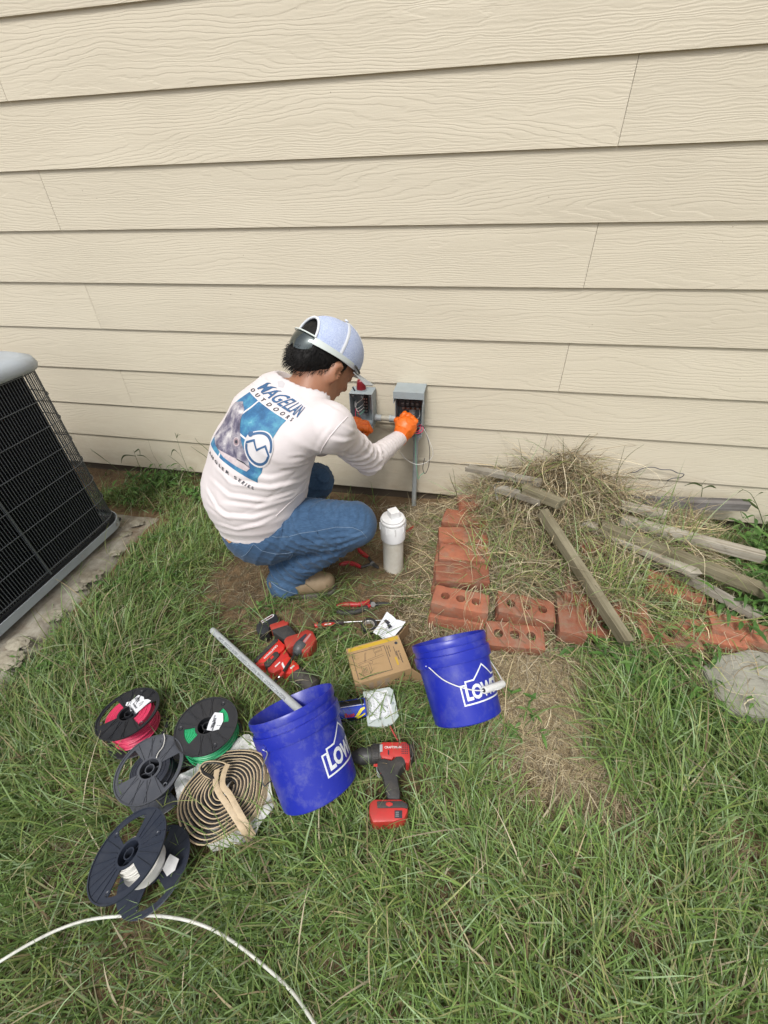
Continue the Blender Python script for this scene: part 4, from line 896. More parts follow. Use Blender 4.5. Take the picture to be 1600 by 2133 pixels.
# ---- coil of black mastic tape with tan release paper
def tape_coil():
    c = at(489, 1640, z=-0.055)
    T = thing('sealant_tape_coil', 'messy spiral coil of black sealant tape with tan backing on white paper', 'sealant tape', (c[0], c[1], -0.088))
    tan = M('tan_release_paper', (0.50, 0.385, 0.24), (0.60, 0.48, 0.32), rough=0.6, dirt=(0.16, 0.12, 0.09), damt=0.4, dscale=24, bump=0.2)
    blk = M('black_mastic', (0.012, 0.012, 0.013), (0.022, 0.021, 0.022), rough=0.42, bump=0.4, bscale=140)
    turns = 10; n = 48*turns; v = {0: [], 1: []}; f = {0: [], 1: []}; hgt = 0.036
    for i in range(n+1):
        s = i/n; a = -2*PI*turns*s+0.6; r = 0.019+0.084*s
        sq = 1+0.07*math.cos(2*(a-0.7))+0.03*math.cos(5*a+1.2)+0.035*float(vnoise(math.cos(a)*2.2+5, math.sin(a)*2.2, s*4))+0.02*abs(math.sin(2.5*a+s*3))
        r *= sq; x, y = r*math.cos(a)-0.006, r*math.sin(a)*1.04; dx, dy = math.cos(a), math.sin(a)
        lean = np.array([-0.55, -0.62])*0.030*(0.7+0.3*s); h = hgt*(1-0.2*s)+0.003*float(vnoise(a*1.3, 7.7)); z0 = 0.004+0.010*(1-s)
        for k, (t0, t1) in enumerate(((0.0, 0.0024), (-0.0046, -0.0002))):
            for (t, top) in ((t0, 0), (t1, 0), (t1, 1), (t0, 1)):
                # a belly between the edges makes the backing bulge
                v[k].append((x+dx*(t+0.001)+lean[0]*top, y+dy*(t+0.001)+lean[1]*top, z0+h*top+(0.001 if k == 0 else -0.0008)*top))
    for k in (0, 1):
        for i in range(n):
            for j in range(4): f[k].append((i*4+j, i*4+(j+1) % 4, (i+1)*4+(j+1) % 4, (i+1)*4+j))
    obj('release_paper_spiral', (v[0], f[0]), tan, T, smooth=True, auto=40); obj('mastic_spiral', (v[1], f[1]), blk, T, smooth=True, auto=40)
    def ribbon(pts, w, name, mat, zoff=0.0, twist=None):
        P = [np.array([at(p[0], p[1], z=p[2])[0], at(p[0], p[1], z=p[2])[1], p[2]+zoff]) for p in pts]; P = smoothpath(P, 7); m = len(P); vv = []
        for i, p in enumerate(P):
            t = nrm(P[min(i+1, m-1)]-P[max(i-1, 0)]); s = np.cross(t, [0, 0, 1.0]); s = s/np.linalg.norm(s); tw = twist(i/(m-1)) if twist else 0
            d = s*math.cos(tw)+np.array([0, 0, 1.0])*math.sin(tw); nn = np.cross(d, t)
            for (q, o) in ((-w/2, 0), (0, 0.0016), (w/2, 0)): vv.append(tuple(p+d*q+nn*o))
        ff = [(i*3+j, i*3+j+1, (i+1)*3+j+1, (i+1)*3+j) for i in range(m-1) for j in (0, 1)]
        return obj(name, slabmesh(vv, ff, 0.0022), mat, T, world=True, smooth=True, auto=50)
    top = -0.030
    ribbon([(452, 1603, top+.012), (449, 1632, top+.016), (458, 1655, top+.014), (470, 1672, top+.010), (488, 1700, top+.006), (506, 1728, top), (520, 1752, -.065)], 0.0135, 'loose_backing', tan)
    ribbon([(474, 1592, top+.012), (466, 1612, top+.018), (464, 1636, top+.018), (478, 1655, top+.014), (494, 1684, top+.008), (512, 1716, top), (528, 1742, -.06)], 0.0135, 'loose_backing', tan)
    ribbon([(447, 1642, top+.004), (443, 1624, top+.010), (424, 1612, top+.008), (418, 1600, top+.008), (428, 1590, top+.008), (450, 1588, top+.008), (470, 1594, top+.008)], 0.016, 'loose_mastic', blk, twist=lambda s: 1.1)
    ribbon([(449, 1640, top+.002), (445, 1626, top+.008), (425, 1615, top+.006), (416, 1601, top+.006), (427, 1587, top+.006), (452, 1585, top+.006), (472, 1590, top+.008), (476, 1600, top+.010)], 0.010, 'loose_backing', tan, twist=lambda s: 1.2)
    # card core
    mb = MB(); mb.lathe([(0.017, 0.0), (0.017, 0.034), (0.0158, 0.034), (0.0158, 0.0)], 36, (0.004, 0.0, 0.01)); obj('card_core', mb, M('tan_card', (0.42, 0.33, 0.22), rough=0.8), T, smooth=True)
    # crumpled white sheet under it
    poly = [(369, 1640), (378, 1622), (412, 1600), (418, 1585), (470, 1560), (510, 1536), (520, 1534), (548, 1552), (560, 1600), (572, 1676), (570, 1690), (548, 1712), (530, 1748), (505, 1762), (470, 1768), (446, 1776), (432, 1762), (418, 1740), (402, 1735), (388, 1712), (376, 1700)]
    P2 = [at(x, y, z=-0.075)[:2] for x, y in poly]; v2, f2 = polymesh([tuple(p) for p in P2], 0.006); cc = np.array([c[0], c[1]])
    vv = []
    for x, y in v2:
        d = math.hypot(x-cc[0], y-cc[1]); a = math.atan2(y-cc[1], x-cc[0])
        fold = 0.009*float(vnoise(a*5, d*10))*min(1, max(0, (d-0.08)/0.04))+0.003*float(vnoise(x*90, y*90))
        vv.append((x, y, -0.068+0.010*min(1, max(0, (d-0.11)/0.03))+fold))
    obj('white_backing_sheet', slabmesh(vv, f2, 0.0006), M('grubby_white_sheet', (0.66, 0.67, 0.66), (0.60, 0.61, 0.60), rough=0.5, dirt=(0.12, 0.12, 0.11), damt=0.75, dscale=22, bump=0.5), T, world=True, smooth=True, auto=30)
tape_coil()

# ---- cardboard box
def carton():
    z = -0.018; zb = -0.085
    A, B, C, D = [Vector(at(x, y, z=z)) for x, y in ((716, 1353), (830, 1322), (853, 1393), (740, 1426))]
    x = (B-A).normalized(); up = Vector((0, 0, 1)); y = up.cross(x); R = Matrix((x, y, up)).transposed(); Lx = ((B-A).length+(C-D).length)/2; Ly = (D-A).length
    T = thing('cardboard_box', 'open brown cardboard box with a yellow stripe and a printed line drawing', 'box', (D.x, D.y, zb), R)
    Hh = z-zb; m = M('brown_cardboard', (0.40, 0.265, 0.135), (0.36, 0.235, 0.115), rough=0.85, dirt=(0.25, 0.17, 0.10), damt=0.4, bump=0.15, bscale=100); t = 0.0018
    mi = M('inner_cardboard', (0.33, 0.215, 0.11), (0.29, 0.19, 0.095), rough=0.9)
    def panel(name, c, s, mat=m, R_=None): mb = MB(); mb.box(c, s, R=R_, bev=0.0006); return obj(name, mb, mat, T)
    topp = panel('top_panel', (Lx/2, Ly/2, Hh-t/2), (Lx, Ly, t)); panel('bottom_panel', (Lx/2, Ly/2, t/2), (Lx, Ly, t))
    fr = panel('front_panel', (Lx/2, t/2, Hh/2), (Lx, t, Hh-2*t-0.0002)); panel('back_panel', (Lx/2, Ly-t/2, Hh/2), (Lx, t, Hh-2*t-0.0002)); panel('end_panel', (t/2, Ly/2, Hh/2), (t, Ly-2*t-0.0002, Hh-2*t-0.0002))
    fl = 0.055
    for nm, c, sz, ax, an in (('top_flap', (Lx, Ly/2, Hh), (fl, Ly-0.004, t), 'Y', -0.5), ('bottom_flap', (Lx, Ly/2, 0), (fl*1.1, Ly-0.004, t), 'Y', 0.10), ('front_flap', (Lx, 0, Hh/2), (fl*1.25, t, Hh-0.006), 'Z', -0.95), ('back_flap', (Lx, Ly, Hh/2), (fl*1.1, t, Hh-0.006), 'Z', 0.65)):
        Rm = Matrix.Rotation(an, 3, ax); off = Rm @ Vector((sz[0]/2, 0, 0)); mb = MB(); mb.box(Vector(c)+off+Vector((0.0008, 0, 0)), sz, R=Rm)
        if nm != 'top_flap': obj(nm, mb, mi, T)
        else:
            Rm = Matrix.Rotation(-1.9, 3, 'Y') @ Matrix.Identity(3); off = Rm @ Vector((sz[0]/2, 0, 0)); 
    zt = Hh+0.0004
    yl = M('yellow_print', (0.55, 0.36, 0.03), (0.48, 0.31, 0.03), rough=0.7)
    def flat(poly, name, mat, zz=0.0): v2, f2 = polymesh(poly); return obj(name, ([(u, v, zt+zz) for u, v in v2], f2), mat, topp)
    def line(a, b, w=0.0012, zz=0.0003): 
        a, b = np.array(a), np.array(b); d = nrm(b-a); q = np.array([-d[1], d[0]])*w/2; a = a-d*w/2; b = b+d*w/2; return [tuple(a-q), tuple(b-q), tuple(b+q), tuple(a+q)]
    def lines(segs, name, w=0.0012):
        V2, F2 = [], []
        for s in segs:
            o = len(V2); q = line(*s, w=w); V2 += [(u, v, zt+0.0003) for u, v in q]; F2.append((o, o+1, o+2, o+3))
        return obj(name, (V2, F2), MT['ink'], topp)
    sx, sy = Lx/0.17, Ly/0.10
    flat([(0.006*sx, 0.087*sy), (0.165*sx, 0.087*sy), (0.165*sx, 0.097*sy), (0.006*sx, 0.097*sy)], 'yellow_stripe', yl)
    flat([(0.134*sx, 0.018*sy), (0.139*sx, 0.018*sy), (0.139*sx, 0.040*sy), (0.134*sx, 0.040*sy)], 'yellow_mark', yl)
    r = [(0.013, 0.010), (0.115, 0.010), (0.115, 0.080), (0.013, 0.080)]; r = [(a*sx, b*sy) for a, b in r]
    lines([(r[i], r[(i+1) % 4]) for i in range(4)], 'drawing_frame', 0.0014)
    S = lambda a: [((p[0]*sx, p[1]*sy), (q[0]*sx, q[1]*sy)) for p, q in a]
    lines(S([((.024, .050), (.104, .058)), ((.024, .046), (.104, .053)), ((.044, .050), (.052, .074)), ((.047, .050), (.055, .074)), ((.078, .056), (.084, .066)), ((.080, .066), (.104, .068)), ((.080, .066), (.080, .076)), ((.080, .076), (.104, .078)), ((.104, .068), (.104, .078)), ((.084, .069), (.100, .0705)),
             ((.030, .016), (.052, .016)), ((.030, .016), (.030, .038)), ((.030, .038), (.050, .040)), ((.052, .016), (.052, .038)), ((.052, .038), (.058, .044)), ((.058, .044), (.058, .022)), ((.058, .022), (.052, .016)), ((.034, .019), (.034, .035)), ((.037, .019), (.037, .035)), ((.041, .019), (.041, .035)), ((.045, .019), (.045, .035)), ((.024, .046), (.032, .040)), ((.052, .046), (.064, .040)), ((.064, .040), (.068, .046)), ((.068, .046), (.062, .050))]), 'line_drawing', 0.0007)
    def txt(s, x, y, size, ang, face='top', mat=None):
        tv, tf = textmesh(s, size, bold=0.00012); c, sn = math.cos(ang), math.sin(ang)
        if face == 'top': P = [((x*sx)+u*c-v*sn, (y*sy)+u*sn+v*c, zt+0.0003) for u, v in tv]; obj('printed_lettering', (P, tf), MT['ink'], topp)
        else: P = [(x*sx+u*c-v*sn, -0.0004, y+u*sn+v*c) for u, v in tv]; obj('printed_lettering', (P, tf), MT['ink'], fr)
    txt('Fusible / Interruptor', 0.120, 0.077, 0.0052, -PI/2); txt('Outdoor Use', 0.127, 0.077, 0.0045, -PI/2)
    txt('Interruptor de aire', 0.140, 0.070, 0.0045, -PI/2); txt('Air Conditioner', 0.150, 0.056, 0.0072, -PI/2); txt('Disconnect', 0.143, 0.056, 0.0072, -PI/2)
    mb = MB(); mb.lathe([(0.0, 0), (0.0052, 0.0)], 20, (0.153*sx, 0.078*sy, zt+0.0003)); obj('round_mark', mb, MT['ink'], topp)
    txt('60', 0.118, 0.034, 0.017, -PI/2, 'front'); txt('Amp', 0.128, 0.034, 0.007, -PI/2, 'front'); txt('60 Amp', 0.147, 0.052, 0.006, -PI/2, 'front')
    for k in range(4):
        for q in range(9): 
            mb = MB(); mb.box(((0.014+k*0.024+0.009)*sx, -0.0003, 0.050-q*0.0042), (0.017*sx*(0.7+0.3*((q*3+k) % 4)/3), 0.0001, 0.0010))
            if q == 0: acc = mb
            else: acc.add(mb.v, mb.f)
        obj('fine_print', acc, MT['inkgrey'], fr)
carton()

# ---- grey cover panel with sticker
def cover():
    z = -0.045
    P = [Vector(at(x, y, z=z)) for x, y in ((756, 1441), (811, 1431), (819, 1437), (831, 1492), (822, 1505), (800, 1515), (766, 1511))]
    c = sum(P, Vector())/len(P); T = thing('cover_panel', 'pale grey metal cover panel with a white printed sticker, below the cardboard box', 'panel', c)
    poly = [(p.x-c.x, p.y-c.y) for p in P]; mb = MB(); mb.prism(poly, -0.006, 0.0); obj('plate', mb, M('pale_grey_enamel', (0.50, 0.56, 0.55), (0.46, 0.52, 0.51), rough=0.4), T, bevel=0.001)
    ex = (P[1]-P[0]).normalized(); ey = Vector((-ex.y, ex.x, 0)); o0 = P[0]-c
    def q(u, v, h=0.0005): w = o0+ex*u-ey*v; return (w.x, w.y, h)
    st = obj('sticker', ([q(.006, .010), q(.074, .008), q(.078, .088), q(.010, .090)], [(0, 1, 2, 3)]), MT['paper'], T)
    mb = MB(); rnd = random.Random(3)
    for col in range(5):
        for r in range(15):
            if rnd.random() < 0.12: continue
            v = .014+r*.0046; u = .011+col*.0125; w = .0095*rnd.uniform(.45, 1); mb.add([q(u, v, .0008), q(u+w, v, .0008), q(u+w, v+.0011, .0008), q(u, v+.0011, .0008)], [(0, 1, 2, 3)])
    obj('sticker_print', mb, MT['inkgrey'], st)
    mb = MB(); mb.lathe([(0.0, 0.0006), (0.0038, 0.0006), (0.0042, 0.0)], 18, Vector(q(.083, .052, 0.0))); obj('knockout', mb, MT['greyenam'], T)
cover()

# ---- spray can lying on its side
def can():
    a, b = Vector(at(700, 1484, z=-0.050)), Vector(at(764, 1474, z=-0.050)); R = frame(b-a, Vector(CPOS)-a); T = thing('spray_can', 'blue spray can with yellow and red markings lying behind the front bucket', 'can', a, R)
    L = (b-a).length; r = 0.028
    Ry = Matrix.Rotation(PI/2, 3, 'Y')
    mb = MB(); mb.lathe([(0.0, -0.04), (r, -0.04), (r+0.0006, L-0.006), (r-0.001, L-0.002)], 40, R=Ry); obj('can_body', mb, M('blue_can_paint', (0.012, 0.045, 0.42), (0.012, 0.05, 0.46), rough=0.25, coat=0.4), T, smooth=True, auto=50)
    mb = MB(); mb.lathe([(r-0.001, L-0.003), (r+0.001, L-0.001), (r, L+0.002), (r-0.006, L+0.003), (0.0, L+0.001)], 40, R=Ry); obj('can_rim', mb, MT['steel'], T, smooth=True)
    def fn(u, v): th = v/r; rr_ = r+0.0012; return (u, rr_*math.sin(th), rr_*math.cos(th))
    bk = M('black_print', (0.012, 0.012, 0.014), rough=0.35); ye = M('bright_yellow_print', (0.75, 0.62, 0.03), rough=0.35); rd = M('red_print', (0.6, 0.03, 0.04), rough=0.35)
    def dec(poly, nm, mt, d=0.0): v2, f2 = polymesh(poly, 0.004); obj(nm, ([tuple(np.array(fn(u, v))*np.array([1, 1+d, 1+d])) for u, v in v2], f2), mt, T)
    dec([(-0.03, 0.012), (L-0.006, 0.012), (L-0.006, 0.030), (-0.03, 0.030)], 'black_band', bk); dec([(-0.03, -0.034), (L-0.004, -0.034), (L-0.004, -0.024), (-0.03, -0.020)], 'lower_black_band', bk)
    dec([(0.000, 0.009), (L-0.006, 0.009), (L-0.006, 0.0108), (0.000, 0.0108)], 'white_line', MT['white'])
    dec([(L-0.038, -0.022), (L-0.026, -0.020), (L-0.014, -0.006), (L-0.006, -0.002), (L-0.006, 0.003), (L-0.018, 0.001), (L-0.030, -0.012)], 'yellow_swoosh', ye, 0.01)
    dec([(L-0.034, -0.024), (L-0.006, -0.012), (L-0.006, -0.016), (L-0.028, -0.029)], 'yellow_stroke', ye, 0.01)
    v2, f2 = textmesh('Rust', 0.016, bold=0.0006, cut=0.005); obj('lettering', ([tuple(np.array(fn(L-0.066+u, v-0.018))*np.array([1, 1.02, 1.02])) for u, v in v2], f2), rd, T)
can()

# ---- flat extruded helper: outline traced on the ground plane at its own height, real thickness
def plate(T, name, poly, z0, z1, mat, bev=0.003, smooth=True):
    P = [at(x, y, z=z1) for x, y in poly]; mb = MB(); mb.prism([(p[0], p[1]) for p in P], z0, z1)
    return obj(name, mb, mat, T, world=True, bevel=bev, smooth=smooth, auto=40)
def flatprint(T, name, poly, z, mat): P = [at(x, y, z=z) for x, y in poly]; v2, f2 = polymesh([(p[0], p[1]) for p in P]); return obj(name, ([(u, v, z) for u, v in v2], f2), mat, T, world=True)
def flattext(T, txt, p0, p1, z, size, mat, bold=0.0, name='lettering'):
    a, b = Vector(at(*p0, z=z)), Vector(at(*p1, z=z)); d = b-a; L = d.length; d.normalize(); n = Vector((-d.y, d.x, 0)); tv, tf = textmesh(txt, size, bold=bold); w = max(p[0] for p in tv)
    k = L/w; return obj(name, ([tuple(a+d*(u*k)+n*v) for u, v in tv], tf), mat, T, world=True)

def drill_right():
    G = -0.095; T = thing('cordless_drill', 'red and black drill without battery, right of the front bucket', 'drill', at(812, 1640, z=G))
    R_, K = MT['red'], MT['rubber']; zt = -0.030
    # chuck and clutch: turned parts lying level
    a = Vector(at(797, 1571, z=-0.058)); b = Vector(at(722, 1578, z=-0.058)); ax = (b-a).normalized(); Rz = frame(ax, (0, 0, 1)) @ Matrix.Rotation(PI/2, 3, 'Y')
    def turned(nm, prof, mat, n=36): mb = MB(); mb.lathe(prof, n, a, R=Rz); return obj(nm, mb, mat, T, smooth=True, world=True, auto=35)
    turned('clutch_ring', [(0.0, 0.0), (0.0275, 0.0), (0.0275, 0.010), (0.0255, 0.011), (0.0255, 0.026), (0.024, 0.030), (0.0, 0.030)], K)
    mb = MB()
    for k in range(28):
        th = 2*PI*k/28; c = a+Rz @ Vector((0.026*math.cos(th), 0.026*math.sin(th), 0.018)); mb.box(c, (0.0025, 0.003, 0.014), R=Rz @ Matrix.Rotation(th, 3, 'Z'))
    obj('clutch_grips', mb, K, T, world=True)
    turned('chuck', [(0.0, 0.030), (0.0205, 0.030), (0.0215, 0.034), (0.0210, 0.060), (0.0175, 0.068), (0.012, 0.084), (0.006, 0.086), (0.0, 0.086)], M('worn_chuck', (0.03, 0.03, 0.031), (0.06, 0.06, 0.06), rough=0.45, scale=40))
    for k in range(8):
        th = k*0.33-1.15; c = a+Rz @ Vector((0, 0, 0.0055)); 
    plate(T, 'motor_housing', [(790, 1548), (797, 1544), (846, 1543), (853, 1551), (856, 1580), (853, 1592), (842, 1588), (835, 1580), (824, 1576), (816, 1583), (795, 1580), (790, 1570)], G+0.012, zt, R_, 0.009)
    plate(T, 'handle_grip', [(784, 1582), (800, 1578), (817, 1583), (824, 1573), (842, 1573), (847, 1590), (832, 1604), (829, 1620), (834, 1650), (834, 1666), (806, 1664), (802, 1640), (797, 1618), (785, 1600)], G+0.016, zt+0.001, K, 0.009)
    plate(T, 'rear_cap', [(852, 1547), (861, 1550), (863, 1572), (858, 1583), (853, 1583)], G+0.018, zt-0.004, K, 0.006)
    plate(T, 'trigger', [(783, 1592), (790, 1597), (793, 1618), (785, 1612)], G+0.028, zt-0.014, MT['greypvc'], 0.004)
    plate(T, 'battery_foot', [(769, 1672), (779, 1664), (835, 1664), (850, 1672), (850, 1690), (843, 1706), (820, 1712), (776, 1714), (768, 1692)], G+0.006, zt-0.002, R_, 0.007)
    plate(T, 'foot_pad', [(785, 1669), (838, 1668), (850, 1675), (849, 1684), (838, 1682), (786, 1683)], zt-0.006, zt+0.0008, K, 0.002)
    plate(T, 'foot_recess', [(822, 1688), (838, 1688), (838, 1704), (822, 1704)], zt-0.004, zt-0.0012, MT['ink'], 0.0005)
    for k in range(3): flatprint(T, 'battery_contact', [(824, 1691+k*4), (831, 1691+k*4), (831, 1693+k*4), (824, 1693+k*4)], zt-0.0006, MT['steel'])
    plate(T, 'bit_screw', [(804, 1672), (811, 1670), (818, 1673), (818, 1677), (811, 1680), (804, 1677)], zt, zt+0.0022, R_, 0.0005)
    flattext(T, 'CRAFTSMAN', (801, 1559), (836, 1558.5), zt+0.0006, 0.008, MT['white'], 0.0002)
    for r in range(4):
        for c in range(6): flatprint(T, 'vent_slot', [(836.5+r*3.6, 1549+c*3.9), (838.8+r*3.6, 1549+c*3.9), (838.8+r*3.6, 1551+c*3.9), (836.5+r*3.6, 1551+c*3.9)], zt+0.0005, MT['ink'])
    flatprint(T, 'arrow_mark', [(808, 1562), (811, 1563), (811, 1574), (808, 1571)], zt+0.0005, MT['ink'])
    flatprint(T, 'trigger_guard_mark', [(778, 1592), (790, 1590), (794, 1596), (796, 1612), (793, 1612), (790, 1598), (779, 1597)], zt-0.002, MT['red'])
    plate(T, 'grey_selector', [(791, 1551), (797, 1550), (797, 1565), (791, 1566)], zt-0.002, zt+0.0012, MT['greypvc'], 0.001)
    for k in range(9):
        z = -0.058; th = math.radians(-50+k*13); p = a+Rz @ Vector((0.0279*math.cos(th+0), 0.0279*math.sin(th+0), 0.005)); mb = MB(); mb.box(p, (0.0035, 0.0020, 0.0012), R=Rz @ Matrix.Rotation(th, 3, 'Z') @ Matrix.Rotation(PI/2, 3, 'Y')); obj('clutch_number', mb, MT['white'], T, world=True)
drill_right()

def impact_upper():
    G = -0.085; T = thing('impact_driver', 'red and black impact driver with a black battery, lying above the other drill', 'impact driver', at(590, 1320, z=G))
    zt = -0.022; R_, K = M('faded_red_plastic', (0.40, 0.045, 0.03), (0.34, 0.04, 0.028), rough=0.42, dirt=(0.16, 0.08, 0.06), damt=0.4, dscale=26), MT['rubber']
    plate(T, 'battery', [(534, 1302), (538, 1295), (570, 1277), (577, 1280), (580, 1290), (578, 1300), (562, 1306), (560, 1316), (546, 1322), (537, 1319), (533, 1310)], G+0.004, zt-0.004, MT['blackpl'], 0.005)
    flatprint(T, 'battery_badge', [(543, 1294), (566, 1280), (571, 1280), (570, 1284), (547, 1298)], zt-0.0035, MT['white']); flatprint(T, 'battery_badge_face', [(545, 1294.5), (566, 1281.5), (569, 1281.5), (568, 1283.6), (547.5, 1296.5)], zt-0.0030, M('maroon_badge', (0.10, 0.012, 0.018), rough=0.4))
    flattext(T, 'M12', (548, 1295.3), (557, 1289.8), zt-0.0026, 0.004, MT['white'], 0.0001)
    plate(T, 'handle_collar', [(561, 1301), (590, 1291), (602, 1296), (598, 1302), (569, 1311), (564, 1310)], G+0.014, zt+0.001, R_, 0.004)
    plate(T, 'handle_grip', [(566, 1309), (597, 1299), (606, 1305), (617, 1319), (620, 1326), (596, 1332), (588, 1330), (567, 1316)], G+0.016, zt, K, 0.006)
    plate(T, 'motor_housing', [(590, 1333), (597, 1325), (622, 1318), (637, 1309), (652, 1314), (660, 1330), (652, 1344), (643, 1358), (634, 1360), (622, 1352), (612, 1344), (604, 1350), (597, 1352)], G+0.010, zt+0.004, R_, 0.008)
    flatprint(T, 'side_slot', [(618, 1336), (636, 1320), (640, 1322), (626, 1342)], zt+0.0045, MT['ink']); flatprint(T, 'side_stripe', [(626, 1342), (646, 1319), (649, 1321), (631, 1345)], zt+0.0044, M('pinkish_grey_print', (0.45, 0.22, 0.22), rough=0.5))
    plate(T, 'trigger', [(588, 1332), (600, 1331), (602, 1340), (594, 1343)], G+0.028, zt-0.010, MT['blackpl'], 0.003)
    a = Vector(at(628, 1345, z=-0.030)); b = Vector(at(600, 1383, z=-0.030)); ax = (b-a).normalized(); Rz = frame(ax, (0, 0, 1)) @ Matrix.Rotation(PI/2, 3, 'Y')
    mb = MB(); mb.lathe([(0.0, -0.004), (0.0215, -0.004), (0.0225, 0.004), (0.021, 0.016), (0.0165, 0.026), (0.011, 0.030), (0.0105, 0.036), (0.0, 0.036)], 36, a, R=Rz); obj('nose_cone', mb, M('grey_black_rubber', (0.05, 0.056, 0.06), (0.075, 0.08, 0.085), rough=0.45), T, smooth=True, world=True, auto=40)
    e0 = a+ax*0.036; p1 = Vector(at(590, 1400, z=-0.014)); p2 = Vector(at(583, 1409, z=-0.014)); p3 = Vector(at(576, 1416, z=-0.018)); p4 = Vector(at(559, 1442, z=-0.05))
    mb = MB(); mb.tube([e0, p1], 0.0048, 10); obj('bit_shaft', mb, MT['dsteel'], T, smooth=True, world=True)
    mb = MB(); mb.tube([p1, p2], 0.0056, 10); obj('bit_collar', mb, MT['red'], T, smooth=True, world=True)
    mb = MB(); mb.tube([p2, p2+(p3-p2)*0.4], 0.0046, 10); obj('collar_ring', mb, MT['steel'], T, smooth=True, world=True)
    mb = MB(); mb.tube([p3, p4, p4+(p4-p3)*0.02], [0.0042, 0.0046, 0.002], 10); obj('driver_bit', mb, MT['dsteel'], T, smooth=True, world=True)
impact_upper()

def craftsman_lower():
    G = -0.088; T = thing('power_tool', 'red cordless tool with white lettering on its battery, left of the cardboard box', 'power tool', at(590, 1400, z=G)); zt = -0.030; R_, K = MT['red'], MT['rubber']
    hot = M('bright_red_plastic', (0.62, 0.035, 0.025), (0.56, 0.03, 0.022), rough=0.33)
    plate(T, 'battery', [(530, 1377), (572, 1332), (580, 1330), (594, 1343), (592, 1352), (549, 1386), (536, 1389)], G+0.004, zt+0.004, hot, 0.005)
    plate(T, 'battery_rubber', [(528, 1376), (571, 1331), (577, 1330), (580, 1333), (533, 1380)], G+0.010, zt+0.0075, K, 0.003)
    flattext(T, 'CRAFTSMAN', (576.5, 1343), (549, 1370.5), zt+0.0055, 0.0095, MT['white'], 0.0003)
    plate(T, 'release_latch', [(549, 1381), (572, 1357), (579, 1357), (582, 1364), (560, 1388), (552, 1388)], G+0.012, zt+0.006, MT['rubber'], 0.003)
    flatprint(T, 'latch_mark', [(562, 1370), (568, 1365), (571, 1368), (565, 1374)], zt+0.0066, hot)
    plate(T, 'tool_foot', [(556, 1392), (594, 1352), (602, 1364), (606, 1376), (588, 1392), (570, 1402), (560, 1400)], G+0.008, zt, R_, 0.005)
    plate(T, 'tool_body', [(590, 1372), (600, 1366), (608, 1370), (622, 1384), (624, 1392), (604, 1403), (592, 1404), (584, 1394)], G+0.010, zt+0.003, hot, 0.005)
    flatprint(T, 'white_mark', [(586, 1383), (589, 1379), (595, 1392), (592, 1396)], zt+0.0036, MT['white']); flatprint(T, 'white_mark', [(604, 1391), (612, 1385), (614, 1387), (606, 1394)], zt+0.0036, MT['white']); flatprint(T, 'white_mark', [(572, 1388), (583, 1378), (584, 1380), (574, 1390)], zt+0.0006, MT['white'])
    a = Vector(at(606, 1397, z=-0.055)); b = Vector(at(655, 1432, z=-0.055)); ax = (b-a).normalized(); Rz = frame(ax, (0, 0, 1)) @ Matrix.Rotation(PI/2, 3, 'Y'); L = (b-a).length
    mb = MB(); mb.lathe([(0.0, 0), (0.024, 0.0), (0.0265, 0.012), (0.0265, L*0.6), (0.024, L*0.63), (0.0265, L*0.66), (0.0265, L), (0.02, L+0.004), (0.0, L+0.004)], 36, a, R=Rz); obj('motor_barrel', mb, M('dusty_rubber', (0.045, 0.04, 0.036), (0.085, 0.075, 0.062), rough=0.7, bump=0.4), T, smooth=True, world=True, auto=35)
    p = a+ax*0.012+Vector((0.004, -0.008, 0.0245)); mb = MB(); mb.lathe([(0.0, 0.001), (0.003, 0.001), (0.0034, 0.0)], 12, p); obj('red_rivet', mb, hot, T, world=True)
craftsman_lower()

# ---- hand tools
def pliers(label, pts, zc, red_black=True, name='pliers'):
    """pts: (handle A path, handle B path, pivot, jaw path) in photo points at height zc"""
    A, B, piv, J = pts; g = lambda p, z=0.0: Vector(at(p[0], p[1], z=zc+z))
    T = thing(name, label, 'pliers', g(piv))
    red = M('red_grip', (0.45, 0.022, 0.03), (0.38, 0.02, 0.026), rough=0.4, dirt=(0.15, 0.06, 0.05), damt=0.3, dscale=30)
    for k, H in enumerate((A, B)):
        P = smoothpath([g(p) for p in H], 6); n = len(P); r = [0.0072+0.0030*math.sin(PI*min(1, i/(n-1)*1.05)) for i in range(n)]; r[0] = 0.004
        mb = MB(); mb.tube(P, r, 12); obj('handle', mb, red, T, smooth=True, world=True)
        if red_black and k == 1:
            m = int(n*0.86); mb = MB(); mb.tube([p+np.array([0, -0.0012, 0.0012]) for p in P[:m]], [x*1.03 for x in r[:m]], 12); obj('grip_overlay', mb, MT['rubber'], T, smooth=True, world=True)
    mb = MB(); mb.tube([g(piv, -0.006), g(piv, 0.006)], 0.0095, 18); obj('pivot', mb, MT['dsteel'], T, smooth=True, world=True)
    for s in (-1, 1):
        P = [g(p) for p in J]; n = len(P); mb = MB(); off = Vector((0, 0.0024*s, 0)); mb.tube([p+off for p in P], [0.0078-0.0055*i/(n-1) for i in range(n)], 8); obj('jaw', mb, MT['dsteel'], T, smooth=True, world=True)
    for H in (A, B):
        mb = MB(); mb.tube([g(H[-1]), g(piv), g(J[0])], [0.0055, 0.0075, 0.0075], 8); obj('tang', mb, MT['dsteel'], T, smooth=True, world=True)
pliers('red and black long-nose pliers lying open on the soil above the screwdriver', ([(701, 1262), (720, 1259), (745, 1259), (762, 1256), (770, 1251)], [(701, 1274), (722, 1276), (745, 1273), (762, 1266), (771, 1261)], (777, 1259), [(785, 1259), (800, 1257), (812, 1257)]), -0.062)
